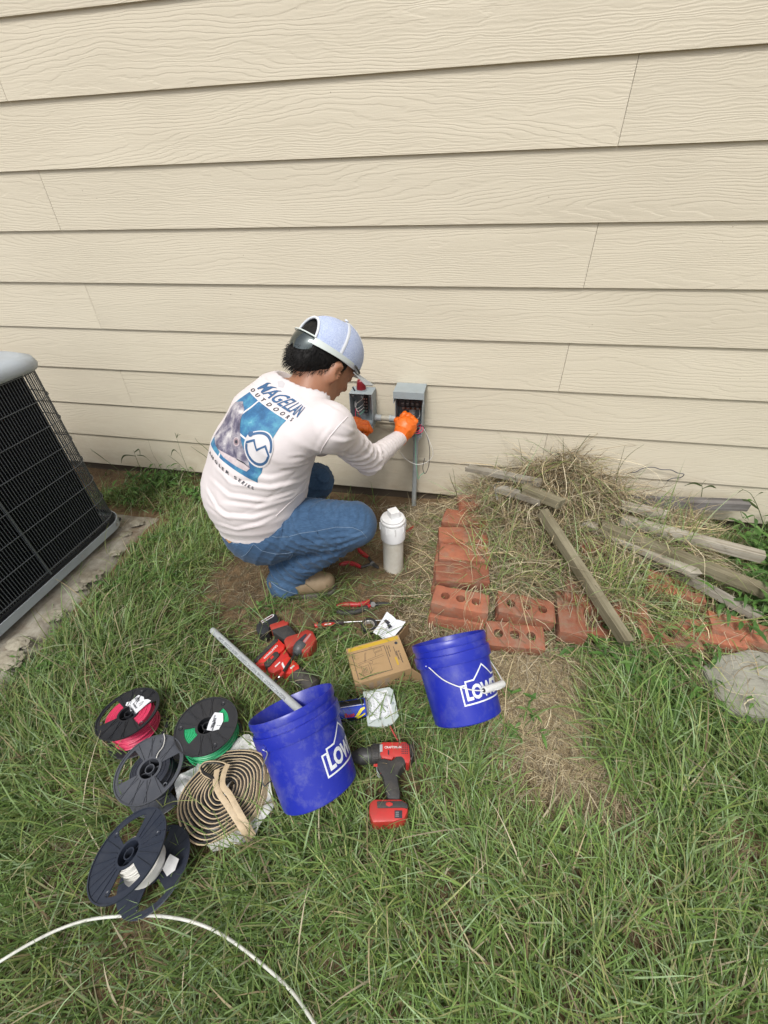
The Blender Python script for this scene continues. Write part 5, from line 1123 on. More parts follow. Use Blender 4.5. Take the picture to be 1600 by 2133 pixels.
pliers('red-handled wire strippers with black jaws spread open beside the clean-out pipe', ([(746, 1143), (752, 1150), (760, 1156), (768, 1161)], [(706, 1177), (722, 1173), (738, 1175), (752, 1182)], (776, 1174), [(778, 1176), (786, 1181), (789, 1183)]), -0.055, red_black=False, name='wire_strippers')
def screwdriver():
    z = -0.060; a, b, c = [Vector(at(x, y, z=z)) for x, y in ((656, 1303), (716, 1296), (798, 1292))]; ax = (b-a).normalized()
    T = thing('screwdriver', 'screwdriver with a red and black handle pointing at the tape roll', 'screwdriver', a)
    Rz = frame(ax, (0, 0, 1)) @ Matrix.Rotation(PI/2, 3, 'Y'); L = (b-a).length
    mb = MB(); mb.lathe([(0.0, 0.0), (0.009, 0.001), (0.0105, 0.006), (0.0112, 0.012), (0.0138, 0.020), (0.0145, L*0.45), (0.0115, L*0.75), (0.0105, L*0.9), (0.008, L), (0.0, L)], 24, a, R=Rz); obj('handle', mb, M('black_red_grip', (0.03, 0.025, 0.025), (0.06, 0.03, 0.03), rough=0.5), T, smooth=True, world=True)
    mb = MB(); mb.lathe([(0.0, -0.001), (0.0095, 0.0), (0.0108, 0.006), (0.0112, 0.0115)], 24, a, R=Rz); obj('end_cap', mb, MT['red'], T, smooth=True, world=True)
    zz = z+0.0148; fp = flatprint(T, 'red_inlay', [(668, 1300), (676, 1297), (694, 1296), (700, 1299), (690, 1303), (672, 1305)], zz, MT['red']); flatprint(T, 'white_mark', [(676, 1300), (690, 1298), (690, 1300), (676, 1302)], zz+0.0004, MT['white'])
    mb = MB(); mb.tube([b, b+(c-b)*0.94, c], [0.0030, 0.0030, 0.0022], 10); obj('blade', mb, MT['steel'], T, smooth=True, world=True)
screwdriver()
def tape_roll():
    c = at(769, 1305, z=-0.068); T = thing('tape_roll', 'roll of black electrical tape lying beside the folded paper', 'tape roll', (c[0], c[1], -0.076))
    mb = MB(); mb.lathe([(0.0195, 0.0), (0.029, 0.0), (0.0295, 0.001), (0.0295, 0.018), (0.029, 0.019), (0.0195, 0.019)], 48); obj('tape', mb, MT['blackpl'], T, smooth=True, auto=40)
    mb = MB(); mb.lathe([(0.0195, 0.0195), (0.0178, 0.0195), (0.0178, -0.0005), (0.0195, -0.0005)], 40); obj('core', mb, M('grey_core', (0.40, 0.38, 0.35), (0.33, 0.31, 0.29), rough=0.7), T, smooth=True, auto=40)
tape_roll()
def folded_paper():
    c = Vector(at(808, 1303, z=-0.03)); T = thing('folded_paper', 'creased white instruction sheet beside the tape roll', 'paper', c)
    q = [(780, 1318), (809, 1276), (825, 1283), (843, 1297), (820, 1330), (797, 1326)]
    A = [Vector(at(x, y, z=zz)) for (x, y), zz in zip([(777, 1318), (806, 1275), (826, 1291), (798, 1331)], (-.045, -.028, -.030, -.050))]
    def quad(a, b, c_, d, n=10, amp=0.003, nm='sheet_panel', sd=0.0):
        vv = []; 
        for i in range(n+1):
            for j in range(n+1):
                s, t = i/n, j/n; p = (a*(1-s)+b*s)*(1-t)+(d*(1-s)+c_*s)*t; vv.append((p.x, p.y, p.z+amp*float(vnoise(s*3+sd, t*3))+0.004*math.sin(PI*t)))
        ff = [(i*(n+1)+j, (i+1)*(n+1)+j, (i+1)*(n+1)+j+1, i*(n+1)+j+1) for i in range(n) for j in range(n)]
        return obj(nm, slabmesh(vv, ff, 0.0004), MT['paper'], T, world=True, smooth=True, auto=30)
    s1 = quad(*A); B = [A[3], A[2], Vector(at(845, 1296, z=-.022)), Vector(at(817, 1333, z=-.046))]; quad(*B, sd=7.0)
    mb = MB()
    for (x, y, w, h) in ((802, 1290, 12, 6), (806, 1298, 12, 7)): pass
    for poly in ([(799, 1293), (804, 1290), (813, 1296), (808, 1302)], [(806, 1302), (812, 1300), (817, 1305), (810, 1310)]): flatprint(T, 'printed_picture', poly, -0.026, MT['ink'])
    for k in range(6): flatprint(T, 'printed_line', [(787+k*2.0, 1317-k*3), (800+k*2.0, 1324-k*3.0), (800+k*2.0, 1324.8-k*3), (787+k*2.0, 1317.8-k*3)], -0.0345, MT['inkgrey'])
folded_paper()
def steel_scrap():
    T = thing('grey_cover', 'grimy grey plate and bar lying on the soil behind the clean-out pipe', 'metal plate', at(862, 1122, z=-.07))
    plate(T, 'plate', [(841, 1124), (868, 1106), (890, 1107), (885, 1112), (864, 1131), (846, 1131)], -0.070, -0.058, M('grimy_grey_plate', (0.42, 0.41, 0.37), (0.28, 0.27, 0.24), rough=0.6, dirt=(0.15, 0.12, 0.08), damt=0.6, dscale=22), 0.0015)
    plate(T, 'bar', [(764, 1129), (770, 1127), (797, 1124), (845, 1125), (845, 1131), (797, 1134), (768, 1137)], -0.074, -0.062, MT['greypvc'], 0.003)
    plate(T, 'black_clips', [(866, 1127), (883, 1114), (888, 1116), (876, 1128)], -0.074, -0.063, MT['ink'], 0.001)
steel_scrap()
def red_tool_tip():
    mb = MB(); mb.tube([at(838, 1116, z=-.06), at(848, 1108, z=-.055), at(861, 1096, z=-.05)], [0.006, 0.007, 0.005], 10); tag(obj('red_tool', mb, MT['red'], smooth=True), 'small red tool handle poking out behind the clean-out pipe', 'tool')
red_tool_tip()
mb = MB(); mb.tube(smoothpath([at(813, 1513, z=-.05), at(820, 1527, z=-.055), at(829, 1543, z=-.06)], 5), 0.0022, 7); tag(obj('red_straw', mb, MT['red'], smooth=True), 'thin red plastic straw in the grass above the right-hand drill', 'straw')
mb = MB(); mb.tube([at(373, 1428, z=-.075), at(408, 1414, z=-.07)], 0.004, 8); tag(obj('dark_stick', mb, M('dark_bark', (0.03, 0.022, 0.016), rough=0.9), smooth=True), 'short dark stick in the grass right of the pink spool', 'stick')

# ---- white cable arc at the front
def cable():
    px = [(-90, 2068), (-40, 2030), (0, 2003), (60, 1967), (120, 1937), (180, 1917), (240, 1909), (300, 1907), (350, 1910), (400, 1920), (450, 1940), (500, 1972), (560, 2020), (610, 2068), (650, 2125), (690, 2190), (720, 2260)]
    P = [at(x, y, z=-0.055+0.012*math.sin(i*0.9)) for i, (x, y) in enumerate(px)]
    mb = MB(); mb.tube(smoothpath(P, 8), 0.0031, 12); tag(obj('white_cable', mb, M('white_cable_jacket', (0.66, 0.67, 0.62), (0.58, 0.59, 0.54), rough=0.4, dirt=(0.3, 0.28, 0.2), damt=0.4, dscale=16), smooth=True), 'white cable curving through the grass in the foreground', 'cable')
cable()
# ------------------------------------------------------------------ the squatting worker, sculpted as distance fields
def surface_nets(fn, lo, hi, h):
    lo, hi = np.array(lo, float), np.array(hi, float); n = np.ceil((hi-lo)/h).astype(int)+1
    ax = [lo[i]+h*np.arange(n[i]) for i in range(3)]
    F = np.empty(n, np.float32)
    Yg, Zg = np.meshgrid(ax[1], ax[2], indexing='ij')
    st = 16
    for i in range(0, n[0], st):
        xs = ax[0][i:i+st]; P = np.empty((len(xs), n[1], n[2], 3), np.float64); P[..., 0] = xs[:, None, None]; P[..., 1] = Yg[None]; P[..., 2] = Zg[None]
        F[i:i+st] = fn(P.reshape(-1, 3)).reshape(len(xs), n[1], n[2])
    ins = F < 0; c = np.zeros(tuple(n-1), np.int8)
    for a in (0, 1):
        for b in (0, 1):
            for d in (0, 1): c += ins[a:n[0]-1+a, b:n[1]-1+b, d:n[2]-1+d]
    act = (c > 0) & (c < 8); idx = np.argwhere(act); num = -np.ones(act.shape, np.int64); num[act] = np.arange(len(idx))
    acc = np.zeros((len(idx), 3)); cnt = np.zeros(len(idx)); cor = [(a, b, d) for a in (0, 1) for b in (0, 1) for d in (0, 1)]
    for p in cor:
        for k in range(3):
            if p[k] == 1: continue
            q = list(p); q[k] = 1
            f0 = F[idx[:, 0]+p[0], idx[:, 1]+p[1], idx[:, 2]+p[2]]; f1 = F[idx[:, 0]+q[0], idx[:, 1]+q[1], idx[:, 2]+q[2]]
            m = (f0 < 0) != (f1 < 0); t = np.where(m, f0/np.where(m, f0-f1, 1), 0); pt = np.array(p, float)[None]+t[:, None]*(np.array(q)-np.array(p))[None]
            acc += pt*m[:, None]; cnt += m
    Vt = lo+(idx+acc/cnt[:, None])*h; faces = []
    for k in range(3):
        u, v = (k+1) % 3, (k+2) % 3
        sl0 = [slice(1, n[i]-1) for i in range(3)]; sl0[k] = slice(0, n[k]-1); sl1 = list(sl0); sl1[k] = slice(1, n[k])
        a_, b_ = ins[tuple(sl0)], ins[tuple(sl1)]; e = np.argwhere(a_ != b_)
        if not len(e): continue
        s = a_[tuple(e.T)]; off = np.array([1, 1, 1]); off[k] = 0; e = e+off
        def cell(du, dv): w = e.copy(); w[:, u] -= du; w[:, v] -= dv; return num[w[:, 0], w[:, 1], w[:, 2]]
        q = np.stack([cell(1, 1), cell(0, 1), cell(0, 0), cell(1, 0)], 1); q[~s] = q[~s][:, ::-1]; faces.append(q)
    return Vt, np.concatenate(faces)
def smin(a, b, k): h = np.clip(0.5+0.5*(b-a)/k, 0, 1); return b+(a-b)*h-k*h*(1-h)
def cone(P, a, b, ra, rb):
    a, b = np.asarray(a, float), np.asarray(b, float); d = b-a; t = np.clip(((P-a)@d)/(d@d), 0, 1); return np.linalg.norm(P-(a+t[:, None]*d), axis=1)-(ra+(rb-ra)*t)
def ell(P, c, ax, r):
    q = (P-np.asarray(c))@np.array(ax).T/np.array(r); L = np.linalg.norm(q, axis=1); g = np.linalg.norm(q/np.array(r), axis=1)+1e-9; return L*(L-1)/g
I3 = np.eye(3)
PR = nrm((.64, -.77, 0.0))                                      # the worker's right
def PF(c): return nrm(c)
J = dict(pelvis=at(542, 1086, Y=-.60), waist=at(532, 1020, Y=-.60), mid=at(545, 955, Y=-.58), chest=at(572, 892, Y=-.555), upch=at(599, 852, Y=-.53), neck=at(645, 812, Y=-.50), head=at(677, 757, Y=-.42),
         shR=at(688, 890, Y=-.64), elR=at(770, 960, Y=-.43), wrR=at(833, 912, Y=-.165), hip=at(556, 1098, Y=-.66), knR=at(737, 1092, Y=-.64), anR=at(603, 1190, Y=-.63),
         knL=at(655, 1003, Y=-.32), hipL=at(520, 1065, Y=-.50), elL=at(668, 925, Y=-.27), wrL=at(722, 895, Y=-.20))
J['shL'] = J['upch']*2-J['shR']+np.array([.02, .0, .0]); J['anL'] = np.array([-.70, -.30, -.01]); J['shL'] = J['shL']+np.array([.03, -.03, -.035])
SPN = ['pelvis', 'waist', 'mid', 'chest', 'upch', 'neck']
SEC = {'pelvis': (.165, .135), 'waist': (.180, .155), 'mid': (.180, .142), 'chest': (.178, .120), 'upch': (.158, .092), 'neck': (.064, .060)}
def torso(P, grow=0.0):
    out = None
    for a, b in zip(SPN[:-1], SPN[1:]):
        A, B = J[a], J[b]; d = B-A; L2 = d@d; t = np.clip(((P-A)@d)/L2, 0, 1); C = A+t[:, None]*d; q = P-C
        dn = d/np.sqrt(L2); r = PR-dn*(PR@dn); r = nrm(r); f = np.cross(r, dn)
        u = q@r; v = q@f; w = q@dn
        ra = SEC[a][0]+(SEC[b][0]-SEC[a][0])*t+grow; rb = SEC[a][1]+(SEC[b][1]-SEC[a][1])*t+grow
        k = np.sqrt((u/ra)**2+(v/rb)**2+(w/np.minimum(ra, rb))**2); g = np.minimum(ra, rb)
        s = (k-1)*np.where(k > 1e-6, np.sqrt(u*u+v*v+w*w)/np.maximum(k, 1e-6), g)
        out = s if out is None else smin(out, s, .035)
    return out
HR = nrm((.74, -.67, 0.03)); TH = math.radians(43)
HH = nrm((.67, .74, 0)); HF = nrm(HH*math.cos(TH)-np.array([0, 0, 1])*math.sin(TH)); HU = nrm(np.cross(HR, HF)); HF = np.cross(HU, HR); HC = J['head']
HAX = [HF, HR, HU]
def hp(f, s, u): return HC+HF*f+HR*s+HU*u
def head_sdf(P):
    d = ell(P, hp(-.012, 0, .028), HAX, (.096, .075, .092)); d = smin(d, ell(P, hp(.030, 0, -.030), HAX, (.058, .056, .080)), .03)
    d = smin(d, ell(P, hp(.045, 0, -.085), HAX, (.034, .036, .028)), .03)          # chin
    for s in (-1, 1):
        d = smin(d, cone(P, hp(-.005, s*.055, -.045), hp(.045, s*.028, -.088), .016, .014), .025)   # jaw line
        d = smin(d, ell(P, hp(.060, s*.033, -.028), HAX, (.022, .020, .022)), .018)                # cheek
        e = ell(P, hp(-.006, s*.081, -.012), [nrm(HF+HR*s*.45), nrm(HR*s-HF*.45), HU], (.020, .010, .034)); e = np.maximum(e, -ell(P, hp(.002, s*.092, -.008), HAX, (.011, .009, .019)))
        d = smin(d, e, .006)
        d = np.maximum(d, -ell(P, hp(.094, s*.031, .004), HAX, (.016, .019, .011)))               # eye sockets
        d = smin(d, ell(P, hp(.078, s*.031, .003), HAX, (.013, .014, .0125)), .003)
    d = smin(d, ell(P, hp(.076, 0, .022), HAX, (.018, .050, .012)), .012)           # brow
    d = smin(d, cone(P, hp(.088, 0, .008), hp(.104, 0, -.028), .008, .0125), .010)  # nose
    d = smin(d, ell(P, hp(.084, 0, -.055), HAX, (.014, .024, .010)), .008); d = np.maximum(d, -ell(P, hp(.100, 0, -.055), HAX, (.010, .020, .0016)))
    d = smin(d, cone(P, hp(-.030, 0, -.030), J['neck']+np.array([.0, .0, -.02]), .056, .060), .03)
    return d
def limb_set(P, g=0.0):
    d = cone(P, J['shR'], J['elR'], .047+g, .038+g); d = smin(d, cone(P, J['elR'], J['wrR'], .040+g, .026+g), .02)
    e = cone(P, J['shL'], J['elL'], .047+g, .038+g); e = smin(e, cone(P, J['elL'], J['wrL'], .040+g, .026+g), .02); return np.minimum(d, e)
def legs(P, g=0.0):
    d = cone(P, J['hip'], J['knR'], .092+g, .062+g); d = np.minimum(d, cone(P, J['knR'], J['anR'], .060+g, .040+g))
    e = cone(P, J['hipL'], J['knL'], .092+g, .062+g); e = np.minimum(e, cone(P, J['knL'], J['anL'], .060+g, .040+g)); return np.minimum(d, e)
def body_sdf(P):
    d = head_sdf(P); d = smin(d, torso(P, -.018), .02); d = smin(d, limb_set(P, -.006), .03); d = smin(d, legs(P, -.010), .03)
    d = smin(d, cone(P, J['anR'], J['anR']+np.array([.11, .02, -.05]), .024, .018), .02); d = smin(d, cone(P, J['anL'], J['anL']+np.array([.11, .02, -.05]), .024, .018), .02)
    return d
PERSON = thing('person', 'crouching worker in a pale long-sleeved shirt, jeans and light blue mesh cap wiring the box', 'person', (-.62, -.58, -.07))
def add_folds(v, f, folds):
    """raise soft cloth folds along lines that lie on the garment"""
    bv = BVHTree.FromPolygons([tuple(p) for p in v], [tuple(int(i) for i in q) for q in f]); nrmv = np.zeros_like(v)
    fn_ = np.cross(v[f[:, 2]]-v[f[:, 0]], v[f[:, 3]]-v[f[:, 1]])
    for k in range(4): np.add.at(nrmv, f[:, k], fn_)
    nrmv /= np.linalg.norm(nrmv, axis=1)[:, None]+1e-12; disp = np.zeros(len(v))
    for pts, h, w in folds:
        P = []
        for a, b in zip(pts[:-1], pts[1:]):
            n = max(2, int(math.hypot(b[0]-a[0], b[1]-a[1])/6))
            for k in range(n+1):
                px, py = a[0]+(b[0]-a[0])*k/n, a[1]+(b[1]-a[1])*k/n; d = AF + AR*(px-800)/CF - AU*(py-1066.5)/CF; r = bv.ray_cast(Vector(CPOS), Vector(d).normalized(), 6.0)
                if r[0] is not None and (not P or np.linalg.norm(np.array(r[0])-P[-1]) < .07): P.append(np.array(r[0]))
        if len(P) < 3: continue
        P = np.array(P); m = len(P); P[1:-1] = (P[:-2]+P[1:-1]+P[2:])/3; P[1:-1] = (P[:-2]+P[1:-1]+P[2:])/3
        lo, hi = P.min(0)-4*w, P.max(0)+4*w; sel = np.where(((v > lo) & (v < hi)).all(1))[0]; q = v[sel]; best = np.full(len(sel), 9.0); ts = np.zeros(len(sel)); sg = np.zeros(len(sel))
        for i in range(m-1):
            d = P[i+1]-P[i]; t = np.clip((q-P[i])@d/(d@d+1e-12), 0, 1); c = q-(P[i]+t[:, None]*d); dist = np.linalg.norm(c, axis=1); b = dist < best
            best[b] = dist[b]; ts[b] = (i+t[b])/(m-1); sg[b] = np.sign((np.cross(d, c)*nrmv[sel]).sum(1))[b]
        env = np.sin(PI*np.clip(ts, 0, 1))**.6; disp[sel] += h*.62*env*(np.exp(-(best/w)**2)-.75*np.exp(-((best*sg-1.7*w)/(w*.9))**2))
    return v+nrmv*disp[:, None]
def sculpt(name, fn, lo, hi, h, mat, parent=PERSON, auto=180, world=True, folds=None):
    v, f = surface_nets(fn, lo, hi, h)
    if folds: v = add_folds(v, f, folds)
    o = obj(name, (v.tolist(), f.tolist()), mat, parent, world=world, smooth=True, auto=auto); return o, v, f
def mat_skin():
    m, nt, b = nodes_of('tanned_skin'); L = nt.links; tc = N(nt, 'ShaderNodeTexCoord'); n = N(nt, 'ShaderNodeTexNoise', Scale=22.0, Detail=4.0); L.new(tc.outputs['Object'], n.inputs['Vector'])
    L.new(ramp(nt, n.outputs['Fac'], [(.3, (.30, .135, .075)), (.7, (.37, .175, .10))]), b.inputs['Base Color']); b.inputs['Roughness'].default_value = .48; b.inputs['Subsurface Weight'].default_value = .12; b.inputs['Subsurface Radius'].default_value = (.012, .004, .002)
    n2 = N(nt, 'ShaderNodeTexNoise', Scale=260.0, Detail=3.0); L.new(tc.outputs['Object'], n2.inputs['Vector']); bp = N(nt, 'ShaderNodeBump', Strength=.15, Distance=.001); L.new(n2.outputs['Fac'], bp.inputs['Height']); L.new(bp.outputs[0], b.inputs['Normal']); return m
# body: one continuous surface. fine grid for the head, coarser elsewhere would tear it, so one grid at 6 mm
bo, bv, bf = sculpt('body', body_sdf, (-.98, -.86, -.10), (-.15, -.05, .90), .0052, mat_skin())

# ---- shirt
HEMP = J['pelvis']+np.array([0, 0, .0]); SPD = nrm(J['waist']-J['pelvis'])
hem_n = nrm(SPD+np.array([-.10, -.05, 0]))
NN = nrm(nrm(hp(-.03, 0, -.03)-J['neck'])+np.array([-.05, .0, .25])); NB = J['neck']-NN*.024
def ridge(x): return (1-np.abs(x))**2
def shirt_sdf(P):
    d = torso(P, .006)
    # shoulder yoke and deltoids
    d = smin(d, cone(P, J['neck']+np.array([-.03, -.02, -.045]), J['shR'], .048, .056), .045); d = smin(d, cone(P, J['neck']+np.array([-.03, .0, -.045]), J['shL'], .048, .054), .045)
    a = cone(P, J['shR'], J['elR'], .052, .044); a = smin(a, cone(P, J['elR'], J['wrR'], .045, .0315), .012)
    b = cone(P, J['shL'], J['elL'], .060, .047); b = smin(b, cone(P, J['elL'], J['wrL'], .047, .0315), .012)
    # sleeve wrinkles: rings along the forearm, diagonal pulls above the elbow
    for (S, E_, W, lim) in ((J['shR'], J['elR'], J['wrR'], 1), (J['shL'], J['elL'], J['wrL'], 0)):
        if not lim: continue
        q = P-E_; df = nrm(W-E_); tf = q@df; L = np.linalg.norm(W-E_); m = np.clip((tf+.03)/.05, 0, 1)*np.clip((L+.01-tf)/.03, 0, 1)
        nz = vnoise(P[:, 0]*30, P[:, 1]*30, P[:, 2]*30)
        a = a-m*(.0034*ridge(np.sin(tf*PI/.021+nz*1.4+q@PR*14))-.001)
        du = nrm(E_-S); tu = (P-S)@du; Lu = np.linalg.norm(E_-S); m2 = np.clip((tu-.10)/.08, 0, 1)*np.clip((Lu+.04-tu)/.03, 0, 1); lat = (P-S)@nrm(np.cross(du, PR))
        a = a-m2*(.0075*(0.5+0.5*np.cos((tu+lat*.9)*2*PI/.045+nz*.7))**2.5-.001)
    d = smin(d, cone(P, J['chest']+PR*.07+np.array([-.03, -.045, .0]), J['shR']+np.array([-.02, -.004, -.006]), .062, .048), .05); d = smin(d, a, .055); d = smin(d, b, .04)
    s = (P-HEMP)@SPD; lt = (P-HEMP)@PR; z = P[:, 2]
    n1 = vnoise(P[:, 0]*9+3, P[:, 1]*9, P[:, 2]*9); n2 = vnoise(P[:, 0]*22, P[:, 1]*22+5, P[:, 2]*22)
    low = np.clip(1-s/.26, 0, 1)*np.clip((s+.06)/.06, 0, 1)
    an = vnoise(s*9, lt*3+4, z*2); fold = lambda q, p=2.0: (0.5+0.5*np.cos(q*2*PI))**p
    ph = (s-lt*.38+.25*lt*lt)/.040+an*.55
    d = d-low*(.0042*fold(ph, 2.2)*np.clip(.55+.75*vnoise(lt*7+2, s*5, z*3), 0, 1.2)-.0015)
    # soft long folds running from the arm pit to the opposite flank
    mid = np.clip(1-np.abs(s-.30)/.22, 0, 1)*np.clip((lt-.03)/.10, 0, 1)
    d = d-mid*.0070*fold((s*.8+lt*.9)/.070+an*.3, 3.0)*np.clip(.5+.8*vnoise(lt*6, s*4+8, z*3), 0, 1)
    sh = np.clip((s-.36)/.1, 0, 1); d = d-sh*.0018*n2-.0022*n1*np.clip(s/.3, 0, 1)
    seam = np.abs((P-J['shR'])@nrm(J['elR']-J['shR'])-.030+.0)          # sleeve seam groove
    d = d+.0016*np.exp(-(seam/.0028)**2)*(np.abs(lt) > .05)
    # openings
    hemw = .010*np.sin(lt*22)+.006*n1
    d = np.maximum(d, -((P-HEMP)@hem_n)+.004+hemw*.6)
    wc = nrm(J['wrR']-J['elR']); d = np.maximum(d, np.where(np.linalg.norm(P-J['wrR'], axis=1) < .09, (P-J['wrR'])@wc-.006, -1))
    wl = nrm(J['wrL']-J['elL']); d = np.maximum(d, np.where(np.linalg.norm(P-J['wrL'], axis=1) < .09, (P-J['wrL'])@wl-.004, -1))
    tn = (P-NB)@NN; rn = np.linalg.norm((P-NB)-tn[:, None]*NN, axis=1); d = np.maximum(d, -np.maximum(rn-.0655-np.clip(tn, 0, 1)*.5, -tn))
    return d
def mat_shirt():
    m, nt, b = nodes_of('pale_knit_shirt'); L = nt.links; tc = N(nt, 'ShaderNodeTexCoord'); n = N(nt, 'ShaderNodeTexNoise', Scale=6.0, Detail=4.0); L.new(tc.outputs['Object'], n.inputs['Vector'])
    L.new(ramp(nt, n.outputs['Fac'], [(.3, (.66, .605, .61)), (.7, (.72, .67, .675))]), b.inputs['Base Color']); b.inputs['Roughness'].default_value = .6; b.inputs['Specular IOR Level'].default_value = .35; b.inputs['Sheen Weight'].default_value = .15
    w = N(nt, 'ShaderNodeTexNoise', Scale=900.0, Detail=1.0); L.new(tc.outputs['Object'], w.inputs['Vector']); w2 = N(nt, 'ShaderNodeTexNoise', Scale=45.0, Detail=3.0); L.new(tc.outputs['Object'], w2.inputs['Vector'])
    h = math_n(nt, 'ADD', math_n(nt, 'MULTIPLY', w.outputs['Fac'], .3), w2.outputs['Fac']); bp = N(nt, 'ShaderNodeBump', Strength=.18, Distance=.002); L.new(h, bp.inputs['Height']); L.new(bp.outputs[0], b.inputs['Normal']); return m
SHM = mat_shirt()
C_ = lambda L: [(400+x/1.83, 640+y/1.83) for x, y in L]
SF = [(C_(l), h, w) for l, h, w in (
 ([(80, 600), (150, 672), (300, 692), (420, 662), (488, 596)], .0065, .0075), ([(62, 650), (140, 722), (290, 742), (400, 704), (462, 640)], .0060, .0075), ([(110, 748), (250, 766), (380, 728), (440, 676)], .0050, .007),
 ([(52, 740), (120, 796), (230, 806), (330, 776)], .0065, .0075), ([(84, 822), (170, 848), (260, 830), (330, 792)], .0055, .0065), ([(52, 690), (92, 764), (150, 812)], .0060, .007), ([(200, 640), (300, 655), (400, 625)], .0035, .007),
 ([(470, 582), (405, 604), (330, 612)], .0050, .0065), ([(474, 576), (420, 560), (360, 566)], .0035, .006), ([(262, 262), (300, 302), (345, 338)], .0040, .007), ([(496, 362), (540, 392), (584, 410)], .0040, .006), ([(380, 330), (440, 380), (500, 440)], .0025, .009),
 ([(520, 500), (580, 512), (636, 492)], .0055, .0065), ([(524, 548), (600, 572), (660, 556)], .0060, .0065), ([(560, 440), (606, 470), (640, 482)], .0045, .006), ([(676, 500), (700, 530), (700, 566), (684, 604)], .0060, .006), ([(650, 520), (676, 556), (672, 596)], .0055, .006), ([(706, 520), (722, 548), (718, 580)], .0045, .005),
 ([(470, 560), (500, 500), (540, 450)], .0030, .006))]
so, sv, sf = sculpt('shirt', shirt_sdf, (-.99, -.86, .05), (-.17, -.12, .82), .0048, SHM, folds=SF)
def collar():
    a = nrm(np.cross(NN, [0, 1, 0])); b = np.cross(NN, a); b2 = BVHTree.FromPolygons([tuple(p) for p in sv], [tuple(int(i) for i in q) for q in sf]); pts = []
    for t in np.linspace(0, 2*PI, 60):
        d = a*math.cos(t)+b*math.sin(t); c_ = NB+NN*.10+d*.0675; r = b2.ray_cast(Vector(c_), Vector(-NN), .2)
        if r[0] is not None: pts.append(np.array(r[0]))
    mb = MB(); Q = np.array(pts)
    for _ in range(8): Q = (np.roll(Q, 1, 0)+Q*2+np.roll(Q, -1, 0))/4
    pts = [q for q in Q]+[Q[0]]; mb.tube(pts, .0045, 8, cap=False); obj('collar', mb.xf(FR[PERSON].inverted()), SHM, so, smooth=True)
collar()
BVH_SHIRT = BVHTree.FromPolygons([tuple(p) for p in sv], [tuple(int(i) for i in q) for q in sf])

# ---- jeans
def jeans_sdf(P):
    pel = ell(P, J['pelvis']+np.array([.005, -.005, -.012]), [PR, nrm(np.cross(PR, SPD)), SPD], (.166, .134, .112))
    gl = ell(P, J['hip']+np.array([-.050, -.008, -.006]), I3, (.092, .090, .084)); d = smin(pel, gl, .04); d = np.maximum(d, (P-HEMP)@SPD-.030)
    r = cone(P, J['hip'], J['knR'], .108, .075); d = smin(d, r, .045)
    sh = cone(P, J['knR'], J['anR']+np.array([0, 0, .02]), .070, .070); sh = np.minimum(sh, cone(P, J['anR']+np.array([.03, .0, .05]), J['anR']+np.array([-.004, -.002, -.045]), .064, .082))
    l = cone(P, J['hipL'], J['knL'], .104, .076); ls = cone(P, J['knL'], J['anL'], .072, .066)
    d = smin(d, l, .05); d = smin(d, ls, .012)
    n1 = vnoise(P[:, 0]*10, P[:, 1]*10, P[:, 2]*10+3); n2 = vnoise(P[:, 0]*26, P[:, 1]*26, P[:, 2]*26)
    # knee and hip creases
    k = P-J['knR']; dk = np.linalg.norm(k, axis=1); tt = nrm(J['hip']-J['knR']); al = k@tt; up = k@nrm(np.array([0, -.5, .86])); mk = np.exp(-((al-.13)/.14)**2)
    d = d-mk*(.0085*ridge(np.sin((al*.9-up*.9)/.034*PI+n1*1.3))**1.6-.0012)
    h = P-J['hip']; mh = np.exp(-(np.linalg.norm(h, axis=1)/.15)**2); d = d-mh*.0080*ridge(np.sin((h@np.array([.85, 0, -.5]))/.036*PI+n1*1.5))**1.5
    ts = nrm(J['anR']-J['knR']); ws = (P-J['knR'])@ts; ms = np.clip(ws/.1, 0, 1); sh = sh-ms*(.0095*ridge(np.sin((ws+.35*(P-J['knR'])[:, 2]*0-.4*(P-J['knR'])@np.array([0, 1, 0]))/.040*PI+n1*1.8))**1.4-.0015)
    d = smin(d, sh, .014)
    d = d-.0012*n2
    # patch pocket edge, front pocket and outer seam as raised lines come separately; cut waist and cuffs
    cn = nrm(np.array([.25, .05, -1.0])); d = np.maximum(d, np.where(P[:, 2] < .03, (P-(J['anR']+np.array([0, 0, -.058])))@cn, -1))
    return d
def mat_denim():
    m, nt, b = nodes_of('washed_denim'); L = nt.links; tc = N(nt, 'ShaderNodeTexCoord'); n = N(nt, 'ShaderNodeTexNoise', Scale=9.0, Detail=5.0, Roughness=.65); L.new(tc.outputs['Object'], n.inputs['Vector'])
    c = ramp(nt, n.outputs['Fac'], [(.28, (.034, .072, .14)), (.5, (.046, .094, .175)), (.72, (.066, .125, .22))])
    mp = N(nt, 'ShaderNodeMapping'); mp.inputs['Scale'].default_value = (60, 60, 400); mp.inputs['Rotation'].default_value = (.3, .7, .2); L.new(tc.outputs['Object'], mp.inputs[0]); s = N(nt, 'ShaderNodeTexNoise', Scale=1.0, Detail=3.0, Roughness=.7); L.new(mp.outputs[0], s.inputs['Vector'])
    mx = N(nt, 'ShaderNodeMixRGB', blend_type='OVERLAY'); mx.inputs[0].default_value = .55; L.new(c, mx.inputs[1]); L.new(s.outputs['Fac'], mx.inputs[2])
    L.new(mx.outputs[0], b.inputs['Base Color']); b.inputs['Roughness'].default_value = .85; b.inputs['Specular IOR Level'].default_value = .15; b.inputs['Sheen Weight'].default_value = .1
    bp = N(nt, 'ShaderNodeBump', Strength=.35, Distance=.0015); L.new(s.outputs['Fac'], bp.inputs['Height']); L.new(bp.outputs[0], b.inputs['Normal']); return m
DEN = mat_denim()
